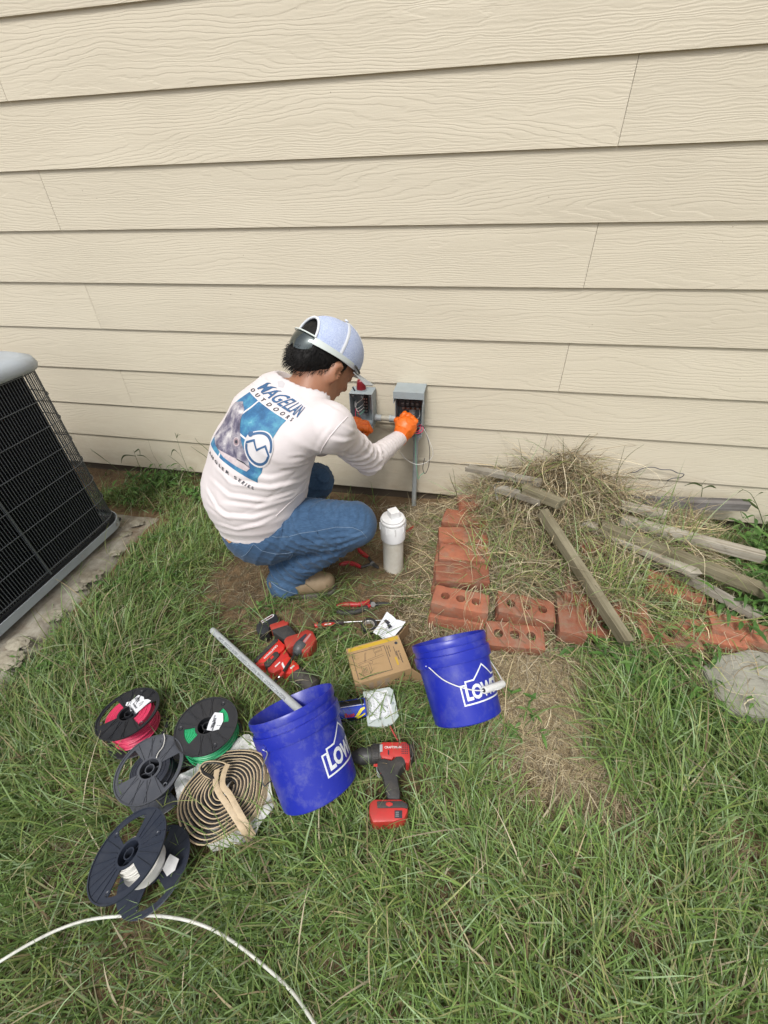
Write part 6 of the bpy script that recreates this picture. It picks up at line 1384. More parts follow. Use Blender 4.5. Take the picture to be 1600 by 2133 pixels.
jo, jv, jf = sculpt('jeans', jeans_sdf, (-.99, -.88, -.09), (-.20, -.18, .42), .0050, DEN, folds=[(C_(l), h, w) for l, h, w in (
 ([(520, 742), (528, 780), (518, 822)], .0050, .006), ([(552, 742), (560, 790), (546, 840)], .0055, .006), ([(588, 744), (596, 790), (584, 836)], .0055, .006), ([(622, 752), (628, 794), (616, 836)], .0050, .006), ([(656, 776), (658, 812), (648, 842)], .0040, .005), ([(484, 738), (486, 790), (476, 826)], .0040, .006),
 ([(420, 850), (500, 880), (580, 870), (650, 850)], .0055, .0065), ([(500, 905), (580, 890), (660, 862)], .0065, .0065), ([(470, 930), (560, 920), (650, 884)], .0065, .0065), ([(560, 872), (620, 872), (676, 856)], .0050, .005), ([(390, 900), (470, 905), (560, 880)], .0050, .007),
 ([(340, 950), (430, 975), (540, 950), (600, 920)], .0075, .0075), ([(330, 985), (420, 1010), (500, 1000)], .0080, .0075), ([(326, 1025), (400, 1050), (470, 1040)], .0075, .007), ([(350, 1060), (400, 1082), (456, 1068)], .0060, .006), ([(330, 960), (344, 1010), (336, 1060)], .0060, .007),
 ([(300, 800), (330, 850), (322, 890)], .0055, .007), ([(330, 770), (362, 830), (360, 880)], .0050, .007), ([(250, 850), (290, 890), (330, 900)], .0050, .006), ([(170, 900), (230, 880), (280, 850)], .0045, .006), ([(390, 740), (400, 790), (380, 850)], .0035, .007))])
BVH_JEANS = BVHTree.FromPolygons([tuple(p) for p in jv], [tuple(int(i) for i in q) for q in jf])
def hit(bvh, px, py):
    d = AF + AR*(px-800)/CF - AU*(py-1066.5)/CF; r = bvh.ray_cast(Vector(CPOS), Vector(d).normalized(), 6.0); return (r[0], r[1]) if r[0] is not None else (None, None)
def seam(pts, name, mat, r=.0012, bvh=None, dashed=False, parent=None, off=.0006):
    P = []
    for a, b in zip(pts[:-1], pts[1:]):
        n = max(2, int(math.hypot(b[0]-a[0], b[1]-a[1])/5))
        for k in range(n): 
            h, nn = hit(bvh, a[0]+(b[0]-a[0])*k/n, a[1]+(b[1]-a[1])*k/n)
            if h is not None and (not P or (h-P[-1]).length < .05): P.append(h+nn*off*(1 if nn.dot(Vector(CPOS)-h) > 0 else -1))
    if len(P) < 3: return
    mb = MB()
    if dashed:
        Q = smoothpath(P, 3)
        for i in range(0, len(Q)-2, 3): mb.tube([Q[i], Q[i+1], Q[i+2]], r, 4)
    else: mb.tube(P, r, 5)
    return obj(name, mb, mat, parent or jo, world=(parent is None) and False, smooth=True)
# children of the jeans sit in the same frame as the jeans (the person's frame)
def inframe(mb): inv = FR[PERSON].inverted(); return mb.xf(inv)
def seam2(pts, name, mat, r=.0012, bvh=None, parent=None, off=.0006, tw=None):
    P = []
    for a, b in zip(pts[:-1], pts[1:]):
        n = max(2, int(math.hypot(b[0]-a[0], b[1]-a[1])/4))
        for k in range(n+1):
            h, nn = hit(bvh, a[0]+(b[0]-a[0])*k/n, a[1]+(b[1]-a[1])*k/n)
            if h is not None and (not P or (.0005 < (h-P[-1]).length < .06)): P.append(h+nn*off*(1 if nn.dot(Vector(CPOS)-h) > 0 else -1))
    if len(P) < 3: return None
    mb = MB(); mb.tube(P, r, 5); return obj(name, inframe(mb), mat, parent, smooth=True)
PALE = M('pale_stitching', (.20, .28, .37), (.14, .20, .29), rough=.8); DARKD = M('dark_denim', (.035, .075, .15), (.05, .10, .19), rough=.85)
seam2([(541, 1105), (552, 1113), (575, 1119), (600, 1118), (625, 1111), (655, 1107), (700, 1098), (735, 1099), (752, 1106), (764, 1120)], 'outer_seam', PALE, .0008, BVH_JEANS, jo)
seam2([(502, 1160), (512, 1155), (520, 1146), (528, 1133), (535, 1139), (545, 1147), (560, 1151), (575, 1154), (592, 1153), (608, 1151), (611, 1161), (600, 1166)], 'back_pocket_seam', PALE, .0009, BVH_JEANS, jo)
seam2([(534, 1100), (540, 1110), (548, 1120), (552, 1112), (558, 1098)], 'belt_loop', DARKD, .0035, BVH_JEANS, jo)
seam2([(485, 1133), (505, 1124), (522, 1113), (536, 1100)], 'waistband_seam', PALE, .0010, BVH_JEANS, jo)
seam2([(597, 1055), (594, 1078), (588, 1100), (585, 1118)], 'front_pocket_seam', DARKD, .0018, BVH_JEANS, jo)
seam2([(565, 1213), (580, 1224), (602, 1233), (622, 1238), (636, 1231)], 'hem_stitching', PALE, .0012, BVH_JEANS, jo)
# belt showing between hem and waistband
def patch_on(bvh, pts, name, mat, parent, off=.002, cut=6, frame_n=None):
    v2, f2 = polymesh(pts, cut); P = []
    for x, y in v2:
        h, nn = hit(bvh, x, y)
        if h is None: return None
        P.append(tuple(FR[PERSON].inverted() @ (h+nn*off*(1 if nn.dot(Vector(CPOS)-h) > 0 else -1))))
    return obj(name, (P, f2), mat, parent, smooth=True)
patch_on(BVH_JEANS, [(470, 1122), (496, 1118), (494, 1126), (478, 1131)], 'leather_belt', M('tan_leather', (.36, .20, .08), (.30, .16, .06), rough=.5), jo)

# ---- boots
BT = M('brown_suede_leather', (.25, .18, .105), (.15, .105, .062), rough=.7, dirt=(.30, .24, .17), damt=.5, dscale=14, bump=.35, bscale=120); SOLE = M('grey_crepe_sole', (.13, .12, .10), (.10, .09, .075), rough=.8, bump=.4)
def boot(heel, toe, lab=None):
    heel, toe = np.array(heel, float), np.array(toe, float); d = nrm(toe-heel); L = np.linalg.norm(toe-heel); zg = gzf(*(heel[:2]))
    def up(P):
        a = cone(P, heel+np.array([0, 0, .020]), heel+d*L*.45+np.array([0, 0, .024]), .036, .046); a = smin(a, cone(P, heel+d*L*.45+np.array([0, 0, .022]), toe+np.array([0, 0, .014]), .047, .040), .02)
        a = smin(a, cone(P, heel+d*.045+np.array([0, 0, .03]), heel+d*.05+np.array([0, 0, .085]), .038, .040), .03)
        n = vnoise(P[:, 0]*35, P[:, 1]*35, P[:, 2]*35); a = a-.0012*n
        return np.maximum(a, (heel[2]-.012)-P[:, 2])
    lo = np.minimum(heel, toe)-.07; hi = np.maximum(heel, toe)+np.array([.07, .07, .19]); v, f = surface_nets(up, lo, hi, .0035); o = obj('boot', (v.tolist(), f.tolist()), BT, PERSON, world=True, smooth=True, auto=60)
    def so_(P):
        Q = P.copy(); Q[:, 2] = heel[2]; r = smin(cone(Q, heel, heel+d*L*.45, .039, .040), cone(Q, heel+d*L*.55, toe+d*.002, .047, .040), .02); z = P[:, 2]-(heel[2]-.012)
        hl = ((P-heel)@d); low = np.where((hl > .055) & (hl < .10), -.012, -.020); return np.maximum(np.maximum(r, z-.003), low-z)
    v, f = surface_nets(so_, lo-.02, hi, .0035); obj('sole', ([tuple(FR[PERSON].inverted() @ Vector(p)) for p in v], f.tolist()), SOLE, o, smooth=True, auto=50)
boot(at(582, 1222, z=-.038), at(677, 1218, z=-.038)); boot(J['anL']+np.array([-.03, -.01, -.03]), J['anL']+np.array([.19, .06, -.03]))

# ---- hair
HAIR = M('black_hair', (.004, .0035, .0035), (.008, .007, .0065), rough=.6, bump=.9, bscale=90, stretch=(3, 1, 1), spec=.25)
def hair_sdf(P):
    q = P-HC; f_, s_, u_ = q@HF, q@HR, q@HU
    n = vnoise(P[:, 0]*28, P[:, 1]*28, P[:, 2]*28); n2 = vnoise(f_*40, s_*120, u_*25)
    d = ell(P, hp(-.016, 0, .026), HAX, (.097, .078, .089))-.003*n-.0035*ridge(n2)
    d = smin(d, ell(P, hp(-.074, 0, -.020), HAX, (.042, .066, .052))-.004*n, .03)          # full back above the nape
    cut = np.maximum(f_-.012+.5*np.maximum(0, -u_-.0), 0)                               # face side open, side burns in front of the ear
    d = np.maximum(d, f_-.030+np.where(np.abs(s_) > .05, .9*np.maximum(0, .012-u_), 0))
    d = np.maximum(d, -u_-.066-.35*f_*0+.004*n)
    ear = np.minimum(ell(P, hp(-.002, .084, -.014), HAX, (.024, .022, .034)), ell(P, hp(-.002, -.084, -.014), HAX, (.024, .022, .034))); return np.maximum(d, -ear)
ho, hv, hf = sculpt('hair', hair_sdf, HC-.15, HC+.15, .0038, HAIR)
def strands():
    mb = MB(); bv_ = BVHTree.FromPolygons([tuple(p) for p in hv], [tuple(int(i) for i in q) for q in hf]); k = 0
    while k < 1400:
        a = RNG.uniform(PI*.35, PI*1.65); e = RNG.uniform(-.85, .45); d = HF*math.cos(a)*math.cos(e)+HR*math.sin(a)*math.cos(e)+HU*math.sin(e); r = bv_.ray_cast(Vector(HC+d*.25), Vector(-d), .3); k += 1
        if r[0] is None or (np.array(r[0])-HC)@HU > .012: continue
        p = np.array(r[0]); n = nrm(d); dn = nrm(-HU-.25*HF+n*.08+RNG.normal(0, .16, 3)); l = RNG.uniform(.010, .024)
        mb.tube([p-n*.003, p+n*.0018+dn*l*.5, p+dn*l+n*.001], [.0008, .0007, .0002], 3, cap=False)
    obj('hair_strands', inframe(mb), HAIR, ho)
strands()

# ---- cap
def cap():
    white = M('cap_white_trim', (.70, .73, .78), rough=.6); mesh = M('pale_blue_mesh', (.34, .42, .66), (.56, .63, .80), rough=.75, bump=1.0, bscale=420, scale=260); brim = M('grey_brim', (.42, .44, .45), (.38, .40, .41), rough=.7, bump=.3)
    front = M('slate_front_panel', (.20, .24, .28), rough=.7)
    rf, rs, ru = .111, .090, .097; C0 = (-.006, 0, .038)
    def P_(a, e, g=0.0): return hp(C0[0]+(rf+g)*math.cos(a)*math.cos(e), C0[1]+(rs+g)*math.sin(a)*math.cos(e), C0[2]+(ru+g)*math.sin(e)+.004*math.cos(a))
    def opening(a, e): b = (a-PI+PI) % (2*PI)-PI; b = ((a-PI+PI) % (2*PI))-PI; d = abs(((a-PI) + PI) % (2*PI) - PI); return (d/.60)**2+((e+.02)/.62)**2 < 1
    na, ne = 144, 40; e0 = -.10
    root = None
    for nm, sel, mt in (('mesh_panels', lambda a: abs(((a)+PI) % (2*PI)-PI) > .62, mesh), ('front_panels', lambda a: abs(((a)+PI) % (2*PI)-PI) <= .62, front)):
        v = []; f = []
        for j in range(ne+1):
            e = e0+(PI/2-e0)*j/ne
            for i in range(na): v.append(P_(2*PI*i/na, e))
        for j in range(ne):
            for i in range(na):
                a, e = 2*PI*(i+.5)/na, e0+(PI/2-e0)*(j+.5)/ne
                if opening(a, e) or not sel(a): continue
                f.append((j*na+i, j*na+(i+1) % na, (j+1)*na+(i+1) % na, (j+1)*na+i))
        v, f = slabmesh(v, f, .0016); o = obj(nm if root else 'cap', (v, f), mt, PERSON if root is None else root, world=root is None, smooth=True, auto=70) if root is None else obj(nm, ([tuple(FR[PERSON].inverted() @ Vector(p)) for p in v], f), mt, root, smooth=True, auto=70)
        root = root or o
    def piece(nm, mb, mt, auto=60): return obj(nm, inframe(mb), mt, root, smooth=True, auto=auto)
    def strip(nm, path, w, mt, g=.0016):
        mb = MB(); mb.tube([P_(a, e, g) for a, e in path], w, 6, flat=None); piece(nm, mb, mt)
    for a in (1.75, -1.75, .62, -.62):
        e1 = .60 if abs(a) > 2.4 else e0+.12
        for off in (-.012, .012): strip('panel_seam', [(a+off/max(.15, math.cos(e)), e) for e in np.linspace(e1, PI/2-.10, 16)], .0011, white, .0012)
        vv = []; 
        for e in np.linspace(e1, PI/2-.06, 18): vv += [tuple(P_(a-.045/max(.2, math.cos(e)), e, .0012)), tuple(P_(a+.045/max(.2, math.cos(e)), e, .0012))]
        v, f = slabmesh(vv, [(2*i, 2*i+1, 2*i+3, 2*i+2) for i in range(17)], .0006); obj('seam_tape', ([tuple(FR[PERSON].inverted() @ Vector(p)) for p in v], f), white, root, smooth=True)
    # sweatband rim, arch binding, button
    vv = []; A = [a for a in np.linspace(-PI+.58, PI-.58, 90)]
    for a in A: vv += [tuple(P_(a, e0-.045, .002)), tuple(P_(a, e0+.07, .002))]
    v, f = slabmesh(vv, [(2*i, 2*i+1, 2*i+3, 2*i+2) for i in range(len(A)-1)], .0016); obj('head_band', ([tuple(FR[PERSON].inverted() @ Vector(p)) for p in v], f), white, root, smooth=True)
    mb = MB(); mb.tube([P_(PI+.60*math.cos(t), -.02+.62*math.sin(t), .001) for t in np.linspace(0, PI, 30)], .0040, 8); piece('arch_binding', mb, white)
    vv = []; A = np.linspace(PI-.62, PI+.62, 24)
    for a in A: vv += [tuple(P_(a, -.13, .003)), tuple(P_(a, .03, .003))]
    v, f = slabmesh(vv, [(2*i, 2*i+1, 2*i+3, 2*i+2) for i in range(len(A)-1)], .0014); obj('snap_strap', ([tuple(FR[PERSON].inverted() @ Vector(p)) for p in v], f), white, root, smooth=True)
    mb = MB(); mb.tube([P_(0, PI/2, .0), P_(0, PI/2, .004)], .006, 12); piece('top_button', mb, white)
    # curved brim
    vv = []; nA, nR = 30, 10
    for i in range(nA+1):
        a = -1.02+2.04*i/nA
        for k in range(nR+1):
            t = k/nR; out_ = t*.072*math.cos(a*.92)**.6; b = P_(a, e0+.02, .001); dirn = HF*math.cos(a*.45)+HR*math.sin(a*.45); p = b+dirn*out_-HU*(.016*(abs(a)/1.02)**2*t-.004*t+.010*(abs(a)/1.02)**2); vv.append(tuple(p))
    f = [(i*(nR+1)+k, (i+1)*(nR+1)+k, (i+1)*(nR+1)+k+1, i*(nR+1)+k+1) for i in range(nA) for k in range(nR)]
    v, f = slabmesh(vv, f, .003); obj('brim', ([tuple(FR[PERSON].inverted() @ Vector(p)) for p in v], f), brim, root, smooth=True, auto=50)
    return P_
PCAP = cap()
def sunglasses():
    T = thing('sunglasses', 'mirrored wraparound sunglasses with white arms worn backwards on the cap', 'sunglasses', hp(-.13, 0, .03))
    lens = M('mirror_lens', (.10, .12, .12), (.14, .16, .16), rough=.07, metal=.9); fr = M('white_frame', (.66, .72, .70), rough=.35); tip = MT['blackpl']
    def Q(a, h, g): 
        p = PCAP(a, 0, g); return p+HU*h-HF*.0
    vv = []; A = np.linspace(PI-.66, PI+.66, 40)
    for i, a in enumerate(A):
        t = (a-PI)/.66; lo = -.052+.020*abs(t)**3+.010*math.exp(-(t/.12)**2); hi = .000
        for k in range(6): h = lo+(hi-lo)*k/5; vv.append(tuple(Q(a, h, .007+.003*math.cos(t*PI/2)-.004*((k-2.5)/2.5)**2)))
    v, f = slabmesh(vv, [(i*6+k, (i+1)*6+k, (i+1)*6+k+1, i*6+k+1) for i in range(39) for k in range(5)], .0016); obj('lens', (v, f), lens, T, world=True, smooth=True, auto=60)
    mb = MB(); mb.tube([Q(a, .001, .010) for a in A], .0022, 8); obj('brow_bar', mb, fr, T, world=True, smooth=True)
    for s in (-1, 1):
        def band(a0, a1, h0, h1, w0, w1, nm, mt, g=.016):
            vv = []; 
            for i in range(22):
                t = i/21; a = PI+s*(a0+(a1-a0)*t); h = h0+(h1-h0)*t; w = w0+(w1-w0)*t; vv += [tuple(Q(a, h-w, g-.009*t)), tuple(Q(a, h+w, g-.009*t))]
            v, f = slabmesh(vv, [(2*i, 2*i+1, 2*i+3, 2*i+2) for i in range(21)], .0030); obj(nm, (v, f), mt, T, world=True, smooth=True, auto=50)
        band(.64, 1.95, -.010, -.004, .010, .0055, 'temple_arm', fr, g=.010)
        P = [Q(PI+s*(1.93+.42*t), -.004+.004*math.sin(t*PI)*0+(-.006*t), .009) for t in np.linspace(0, 1, 8)]; mb = MB(); mb.tube(P, [.0034, .0034, .003, .003, .003, .003, .0034, .003], 8); obj('ear_tip', mb, tip, T, world=True, smooth=True)
        P = [Q(PI+s*(1.93+.42*t), -.012-.012*math.sin(t*PI)*.6, .009) for t in np.linspace(.1, 1, 8)]; mb = MB(); mb.tube(P, .0016, 6); obj('ear_tip_loop', mb, tip, T, world=True, smooth=True)
sunglasses()

# ---- gloved hands
ORG = M('orange_nitrile', (.78, .155, .012), (.68, .125, .010), rough=.42, bump=.6, bscale=160, scale=20)
def glove(wr, kn, back, fingers, thumb, cuffdir):
    """wr wrist, kn middle of the knuckle row, back = direction out of the back of the hand; fingers: chains of points"""
    wr, kn = np.array(wr), np.array(kn); ax = nrm(kn-wr); bk = nrm(np.array(back)-ax*(np.array(back)@ax)); sd = np.cross(ax, bk)
    L = np.linalg.norm(kn-wr)
    def fn(P):
        d = ell(P, wr+ax*L*.58, [ax, sd, bk], (L*.62, .043, .024)); d = smin(d, cone(P, wr-ax*.018, wr+ax*.03, .031, .030), .02)
        for ch in fingers+[thumb]:
            pts, r0, r1 = ch; n = len(pts)-1
            fd = None
            for i in range(n): s = cone(P, pts[i], pts[i+1], r0+(r1-r0)*i/n, r0+(r1-r0)*(i+1)/n); fd = s if fd is None else smin(fd, s, .003)
            for p in pts[1:-1]: fd = smin(fd, np.linalg.norm(P-p, axis=1)-r0*.97, .004)
            d = smin(d, fd, .0045)
        n = vnoise(P[:, 0]*70, P[:, 1]*70, P[:, 2]*70); n2 = vnoise(P[:, 0]*34+7, P[:, 1]*34, P[:, 2]*34); d = d-.0010*n-.0022*ridge(n2)**3
        t = (P-wr)@ax; d = d-.0016*ridge(np.sin(t*PI/.011+2*n2))*np.clip((.02-t)/.02, 0, 1)
        return np.maximum(d, -t-.030)
    allp = np.array([wr, kn]+[p for c in fingers+[thumb] for p in c[0]]); v, f = surface_nets(fn, allp.min(0)-.055, allp.max(0)+.055, .0024)
    return obj('glove', (v.tolist(), f.tolist()), ORG, PERSON, world=True, smooth=True, auto=180)
def chain(root, dirs, lens): P = [np.array(root, float)]; 
def mk(root, segs):
    P = [np.array(root, float)]
    for d, l in segs: P.append(P[-1]+nrm(d)*l)
    return P
# right hand: back towards the camera, fingers bent forward into the disconnect box, thumb to the left
wr = J['wrR']+np.array([.004, .008, .006]); kn = at(853, 877, Y=-.132); axr = nrm(kn-wr); bkr = nrm(np.array([.25, -1, .35])); sdr = nrm(np.cross(axr, bkr))
fi = []
for k, (o, ls) in enumerate(((-.027, (.040, .024, .018)), (-.009, (.043, .027, .020)), (.009, (.040, .025, .019)), (.026, (.032, .020, .017)))):
    root = kn-axr*.016+sdr*o-bkr*.004; fi.append((mk(root, [(axr*.75-bkr*.65, ls[0]), (-bkr-axr*.55, ls[1]), (-bkr*.3-axr*1.0-sdr*.1, ls[2])]), .0108, .0088))
lf = nrm(np.array([-1, 0, 0.]))
thr = (mk(wr+axr*.028+lf*.016-bkr*.008, [(lf*.6+axr*.6-bkr*.5, .028), (axr*.6+lf*.35-bkr*.9, .024), (-bkr+axr*.2, .018)]), .0125, .0098)
glove(wr, kn, bkr, fi, thr, None)
# left hand: seen from the thumb side, fingers curled back on themselves
wl = J['wrL']+np.array([.004, .004, .002]); kl = at(749, 879, Y=-.172); axl = nrm(kl-wl); bkl = nrm(np.array([-.35, .25, .9])); sdl = nrm(np.cross(axl, bkl)); fl_ = []
if sdl[1] > 0: sdl = -sdl
for k, (o, ls) in enumerate(((.026, (.036, .026, .020)), (.009, (.038, .029, .022)), (-.009, (.036, .027, .021)), (-.026, (.029, .022, .018)))):
    root = kl-axl*.012+sdl*o; fl_.append((mk(root, [(axl*.9-bkl*.35+np.array([0, 0, -.1]), ls[0]), (-bkl*1.0+axl*.15, ls[1]), (-axl*1.0-bkl*.35, ls[2])]), .0112, .0092))
thl = (mk(wl+axl*.022+sdl*.024-bkl*.006, [(axl*.8+sdl*.6-bkl*.3, .030), (axl*.9-bkl*.6, .026), (-bkl*.7+axl*.4-sdl*.4, .022)]), .0125, .0100)
glove(wl, kl, bkl, fl_, thl, None)

# ---- printing on the back of the shirt
def shirt_print():
    h, n = hit(BVH_SHIRT, 516, 917); h = np.array(h); e1 = PR; dn = nrm(J['mid']-J['upch']); dn = nrm(dn-e1*(dn@e1)); nb = nrm(np.cross(dn, e1)); 
    if nb@(CPOS-h) < 0: nb = -nb
    inv = FR[PERSON].inverted(); RHO = .15; AX0 = h-nb*RHO
    def put(v2, f2, name, mat, off, parent=so):
        P = []; bad = set()
        for i, (u, v) in enumerate(v2):
            u = u*.78-.024; v = v*.95; th = u/RHO; dr = nb*math.cos(th)+e1*math.sin(th); o = AX0-dn*v; r = BVH_SHIRT.ray_cast(Vector(o+dr*.42), Vector(-dr), .42)
            if r[0] is None: bad.add(i); P.append((0, 0, 0)); continue
            P.append(tuple(inv @ (r[0]+Vector(dr)*off)))
        return obj(name, (P, [q for q in f2 if not any(i in bad for i in q)]), mat, parent, smooth=True)
    navy = M('navy_print', (.035, .10, .22), (.045, .12, .25), rough=.65); inkb = M('black_print_ink', (.03, .035, .05), rough=.65)
    m, nt, b = nodes_of('blue_water_print'); L = nt.links; tc = N(nt, 'ShaderNodeTexCoord'); n1 = N(nt, 'ShaderNodeTexNoise', Scale=20.0, Detail=6.0, Roughness=.7); L.new(tc.outputs['Object'], n1.inputs['Vector'])
    L.new(ramp(nt, n1.outputs['Fac'], [(.3, (.015, .075, .18)), (.5, (.035, .15, .31)), (.66, (.08, .30, .42)), (.78, (.35, .58, .62))]), b.inputs['Base Color']); b.inputs['Roughness'].default_value = .65
    fm, nt, b = nodes_of('fish_print'); L = nt.links; tc = N(nt, 'ShaderNodeTexCoord'); n1 = N(nt, 'ShaderNodeTexNoise', Scale=26.0, Detail=5.0, Roughness=.6); n1.inputs['Distortion'].default_value = .3; L.new(tc.outputs['Object'], n1.inputs['Vector'])
    L.new(ramp(nt, n1.outputs['Fac'], [(.30, (.035, .035, .07)), (.44, (.13, .12, .18)), (.56, (.34, .32, .36)), (.70, (.66, .64, .64))]), b.inputs['Base Color']); b.inputs['Roughness'].default_value = .6
    belly = M('fish_belly_print', (.62, .56, .56), (.45, .36, .40), rough=.6, scale=60); shw = M('white_shirt_print', (.72, .70, .72), rough=.65)
    W, Hh = .108, .105; c = .006
    def poly(p, nm, mt, off): v2, f2 = polymesh(p, c); return put(v2, f2, nm, mt, off)
    poly([(-W, -Hh), (W, -Hh), (W, Hh), (-W, Hh)], 'printed_panel', m, .0010)
    poly([(-.050, -Hh), (-.044, -Hh), (-.044, Hh), (-.050, Hh)], 'printed_line', shw, .0014)
    poly([(-.044, -.003), (W, -.003), (W, .003), (-.044, .003)], 'printed_line', shw, .0014)
    # generic fish head pointing to the lower right
    poly([(-W, .055), (-.085, .075), (-.055, .062), (-.020, .020), (.015, -.020), (.050, -.052), (.066, -.074), (.058, -.088), (.020, -.092), (-.030, -.094), (-.075, -.088), (-W, -.075)], 'fish_head', fm, .0018)
    poly([(.066, -.074), (.058, -.088), (.020, -.092), (-.030, -.094), (-.060, -.088), (-.030, -.080), (.010, -.072), (.040, -.070)], 'fish_jaw', belly, .0023)
    poly([(.062, -.071), (.040, -.066), (.012, -.070), (.012, -.073), (.042, -.070)], 'fish_mouth', inkb, .0027)
    def disc2(cx, cy, r, nm, mt, off, n=24): return poly([(cx+r*math.cos(2*PI*i/n), cy+r*math.sin(2*PI*i/n)) for i in range(n)], nm, mt, off)
    disc2(-.006, -.026, .013, 'fish_eye_ring', belly, .0024); disc2(-.006, -.026, .0100, 'fish_eye', M('fish_iris', (.30, .22, .24), rough=.5), .0028); disc2(-.005, -.026, .0052, 'fish_pupil', inkb, .0032)
    # round badge over the panel edge
    cx, cy, R_ = .080, -.004, .056
    disc2(cx, cy, R_, 'badge_ground', shw, .0026, 40)
    def ring(a0, a1, r, w, nm, n=30):
        p = [(cx+(r+w/2)*math.cos(a), cy+(r+w/2)*math.sin(a)) for a in np.linspace(a0, a1, n)]+[(cx+(r-w/2)*math.cos(a), cy+(r-w/2)*math.sin(a)) for a in np.linspace(a1, a0, n)]; return poly(p, nm, navy, .0034)
    ring(math.radians(8), math.radians(150), .048, .0085, 'badge_arc'); ring(math.radians(188), math.radians(352), .046, .0085, 'badge_arc')
    q = [(cx-.049, cy-.004), (cx-.024, cy+.016), (cx-.004, cy-.006), (cx+.020, cy+.018), (cx+.050, cy-.006)]; t = .0085
    pp = [(x, y+t/2) for x, y in q]+[(x, y-t/2) for x, y in q[::-1]]; poly(pp, 'badge_peaks', navy, .0036)
    rr = [(cx-.044+.0085*math.cos(a), cy+.026+.0085*math.sin(a)) for a in np.linspace(0, 2*PI, 20)]+[(cx-.044+.005*math.cos(a), cy+.026+.005*math.sin(a)) for a in np.linspace(2*PI, 0, 20)]; poly(rr, 'badge_hook', navy, .0036)
    def text(s, x0, x1, y, size, bold, shear, nm, mt, spacing=1.0, cut=c, sy=1.0):
        v2, f2 = textmesh(s, size, bold=bold, shear=shear, spacing=spacing, cut=cut); a = min(p[0] for p in v2); w = max(p[0] for p in v2)-a; put([((p[0]-a)/w*(x1-x0)+x0, p[1]*sy+y) for p in v2], f2, nm, mt, .0024)
    text('MAGELLAN', -.100, .150, .128, .048, .0009, .0, 'printed_lettering', navy, sy=1.0)
    text('OUTDOORS', -.115, .135, .110, .016, .0004, .1, 'printed_lettering', inkb, spacing=2.4)
    text('ANGLER SERIES', -.100, .105, -.131, .014, .0004, .1, 'printed_lettering', inkb, spacing=1.7)
shirt_print()
seam2([(724, 868), (705, 888), (688, 908), (672, 932), (662, 957)], 'sleeve_seam', SHM, .0016, BVH_SHIRT, so)
seam2([(662, 957), (650, 990), (634, 1020), (600, 1050), (575, 1075)], 'side_seam', SHM, .0012, BVH_SHIRT, so)
patch_on(BVH_SHIRT, [(578, 795), (588, 793), (594, 799), (590, 808), (580, 806)], 'neck_logo', M('faint_grey_print', (.56, .54, .56), rough=.6), so, off=.0008)
# ------------------------------------------------------------------ grass, straw and weeds
def G2(px, py, z=-0.085): p = at(px, py, z=z); return p[0], p[1]
BARE = [(500, 1225, .22, .15, 1.0), (640, 1290, .14, .07, .8), (780, 1290, .16, .07, .85), (470, 1290, .12, .06, .6), (850, 1190, .16, .14, .95), (760, 1250, .20, .09, .75), (660, 1270, .15, .06, .55), (235, 1000, .20, .16, .95), (500, 1010, .12, .2, .8), (600, 1040, .5, .16, .95), (900, 1060, .25, .2, .9), (620, 1190, .25, .12, .8),
        (700, 1310, .16, .06, .5), (600, 1350, .12, .09, .45), (800, 1460, .10, .05, .4), (815, 1620, .06, .09, .45), (1120, 1420, .18, .13, 1.0), (1170, 1510, .15, .14, 1.0), (1180, 1620, .14, .11, 1.0), (1090, 1560, .12, .08, .8), (1060, 1500, .12, .10, .7), (520, 1330, .10, .06, .4), (440, 1420, .08, .05, .35),
        (1100, 1640, .12, .06, .5), (1320, 1700, .06, .04, .6), (1560, 1780, .07, .05, .6), (1370, 1960, .05, .05, .6), (300, 1890, .07, .04, .35), (180, 1620, .06, .05, .35), (700, 2000, .08, .05, .3), (950, 1950, .1, .05, .3), (1000, 1330, .2, .12, .7), (870, 1320, .12, .16, .8),
        (1250, 1350, .25, .07, .6), (1500, 1330, .2, .05, .5), (250, 1200, .05, .1, .0)]
BW = [(*G2(a, b), rx, ry, k) for a, b, rx, ry, k in BARE]
LUSH = [(1380, 1560, .30, .16, 1.0), (1540, 1640, .2, .12, .8), (60, 1560, .25, .25, .5), (250, 1370, .3, .15, .7), (1200, 1900, .3, .2, .3), (620, 1800, .3, .15, .35)]
LW = [(*G2(a, b), rx, ry, k) for a, b, rx, ry, k in LUSH]
def field(x, y, W):
    s = np.zeros_like(x)
    for cx, cy, rx, ry, k in W: s = np.maximum(s, k*np.exp(-(((x-cx)/rx)**2+((y-cy)/ry)**2)))
    return s
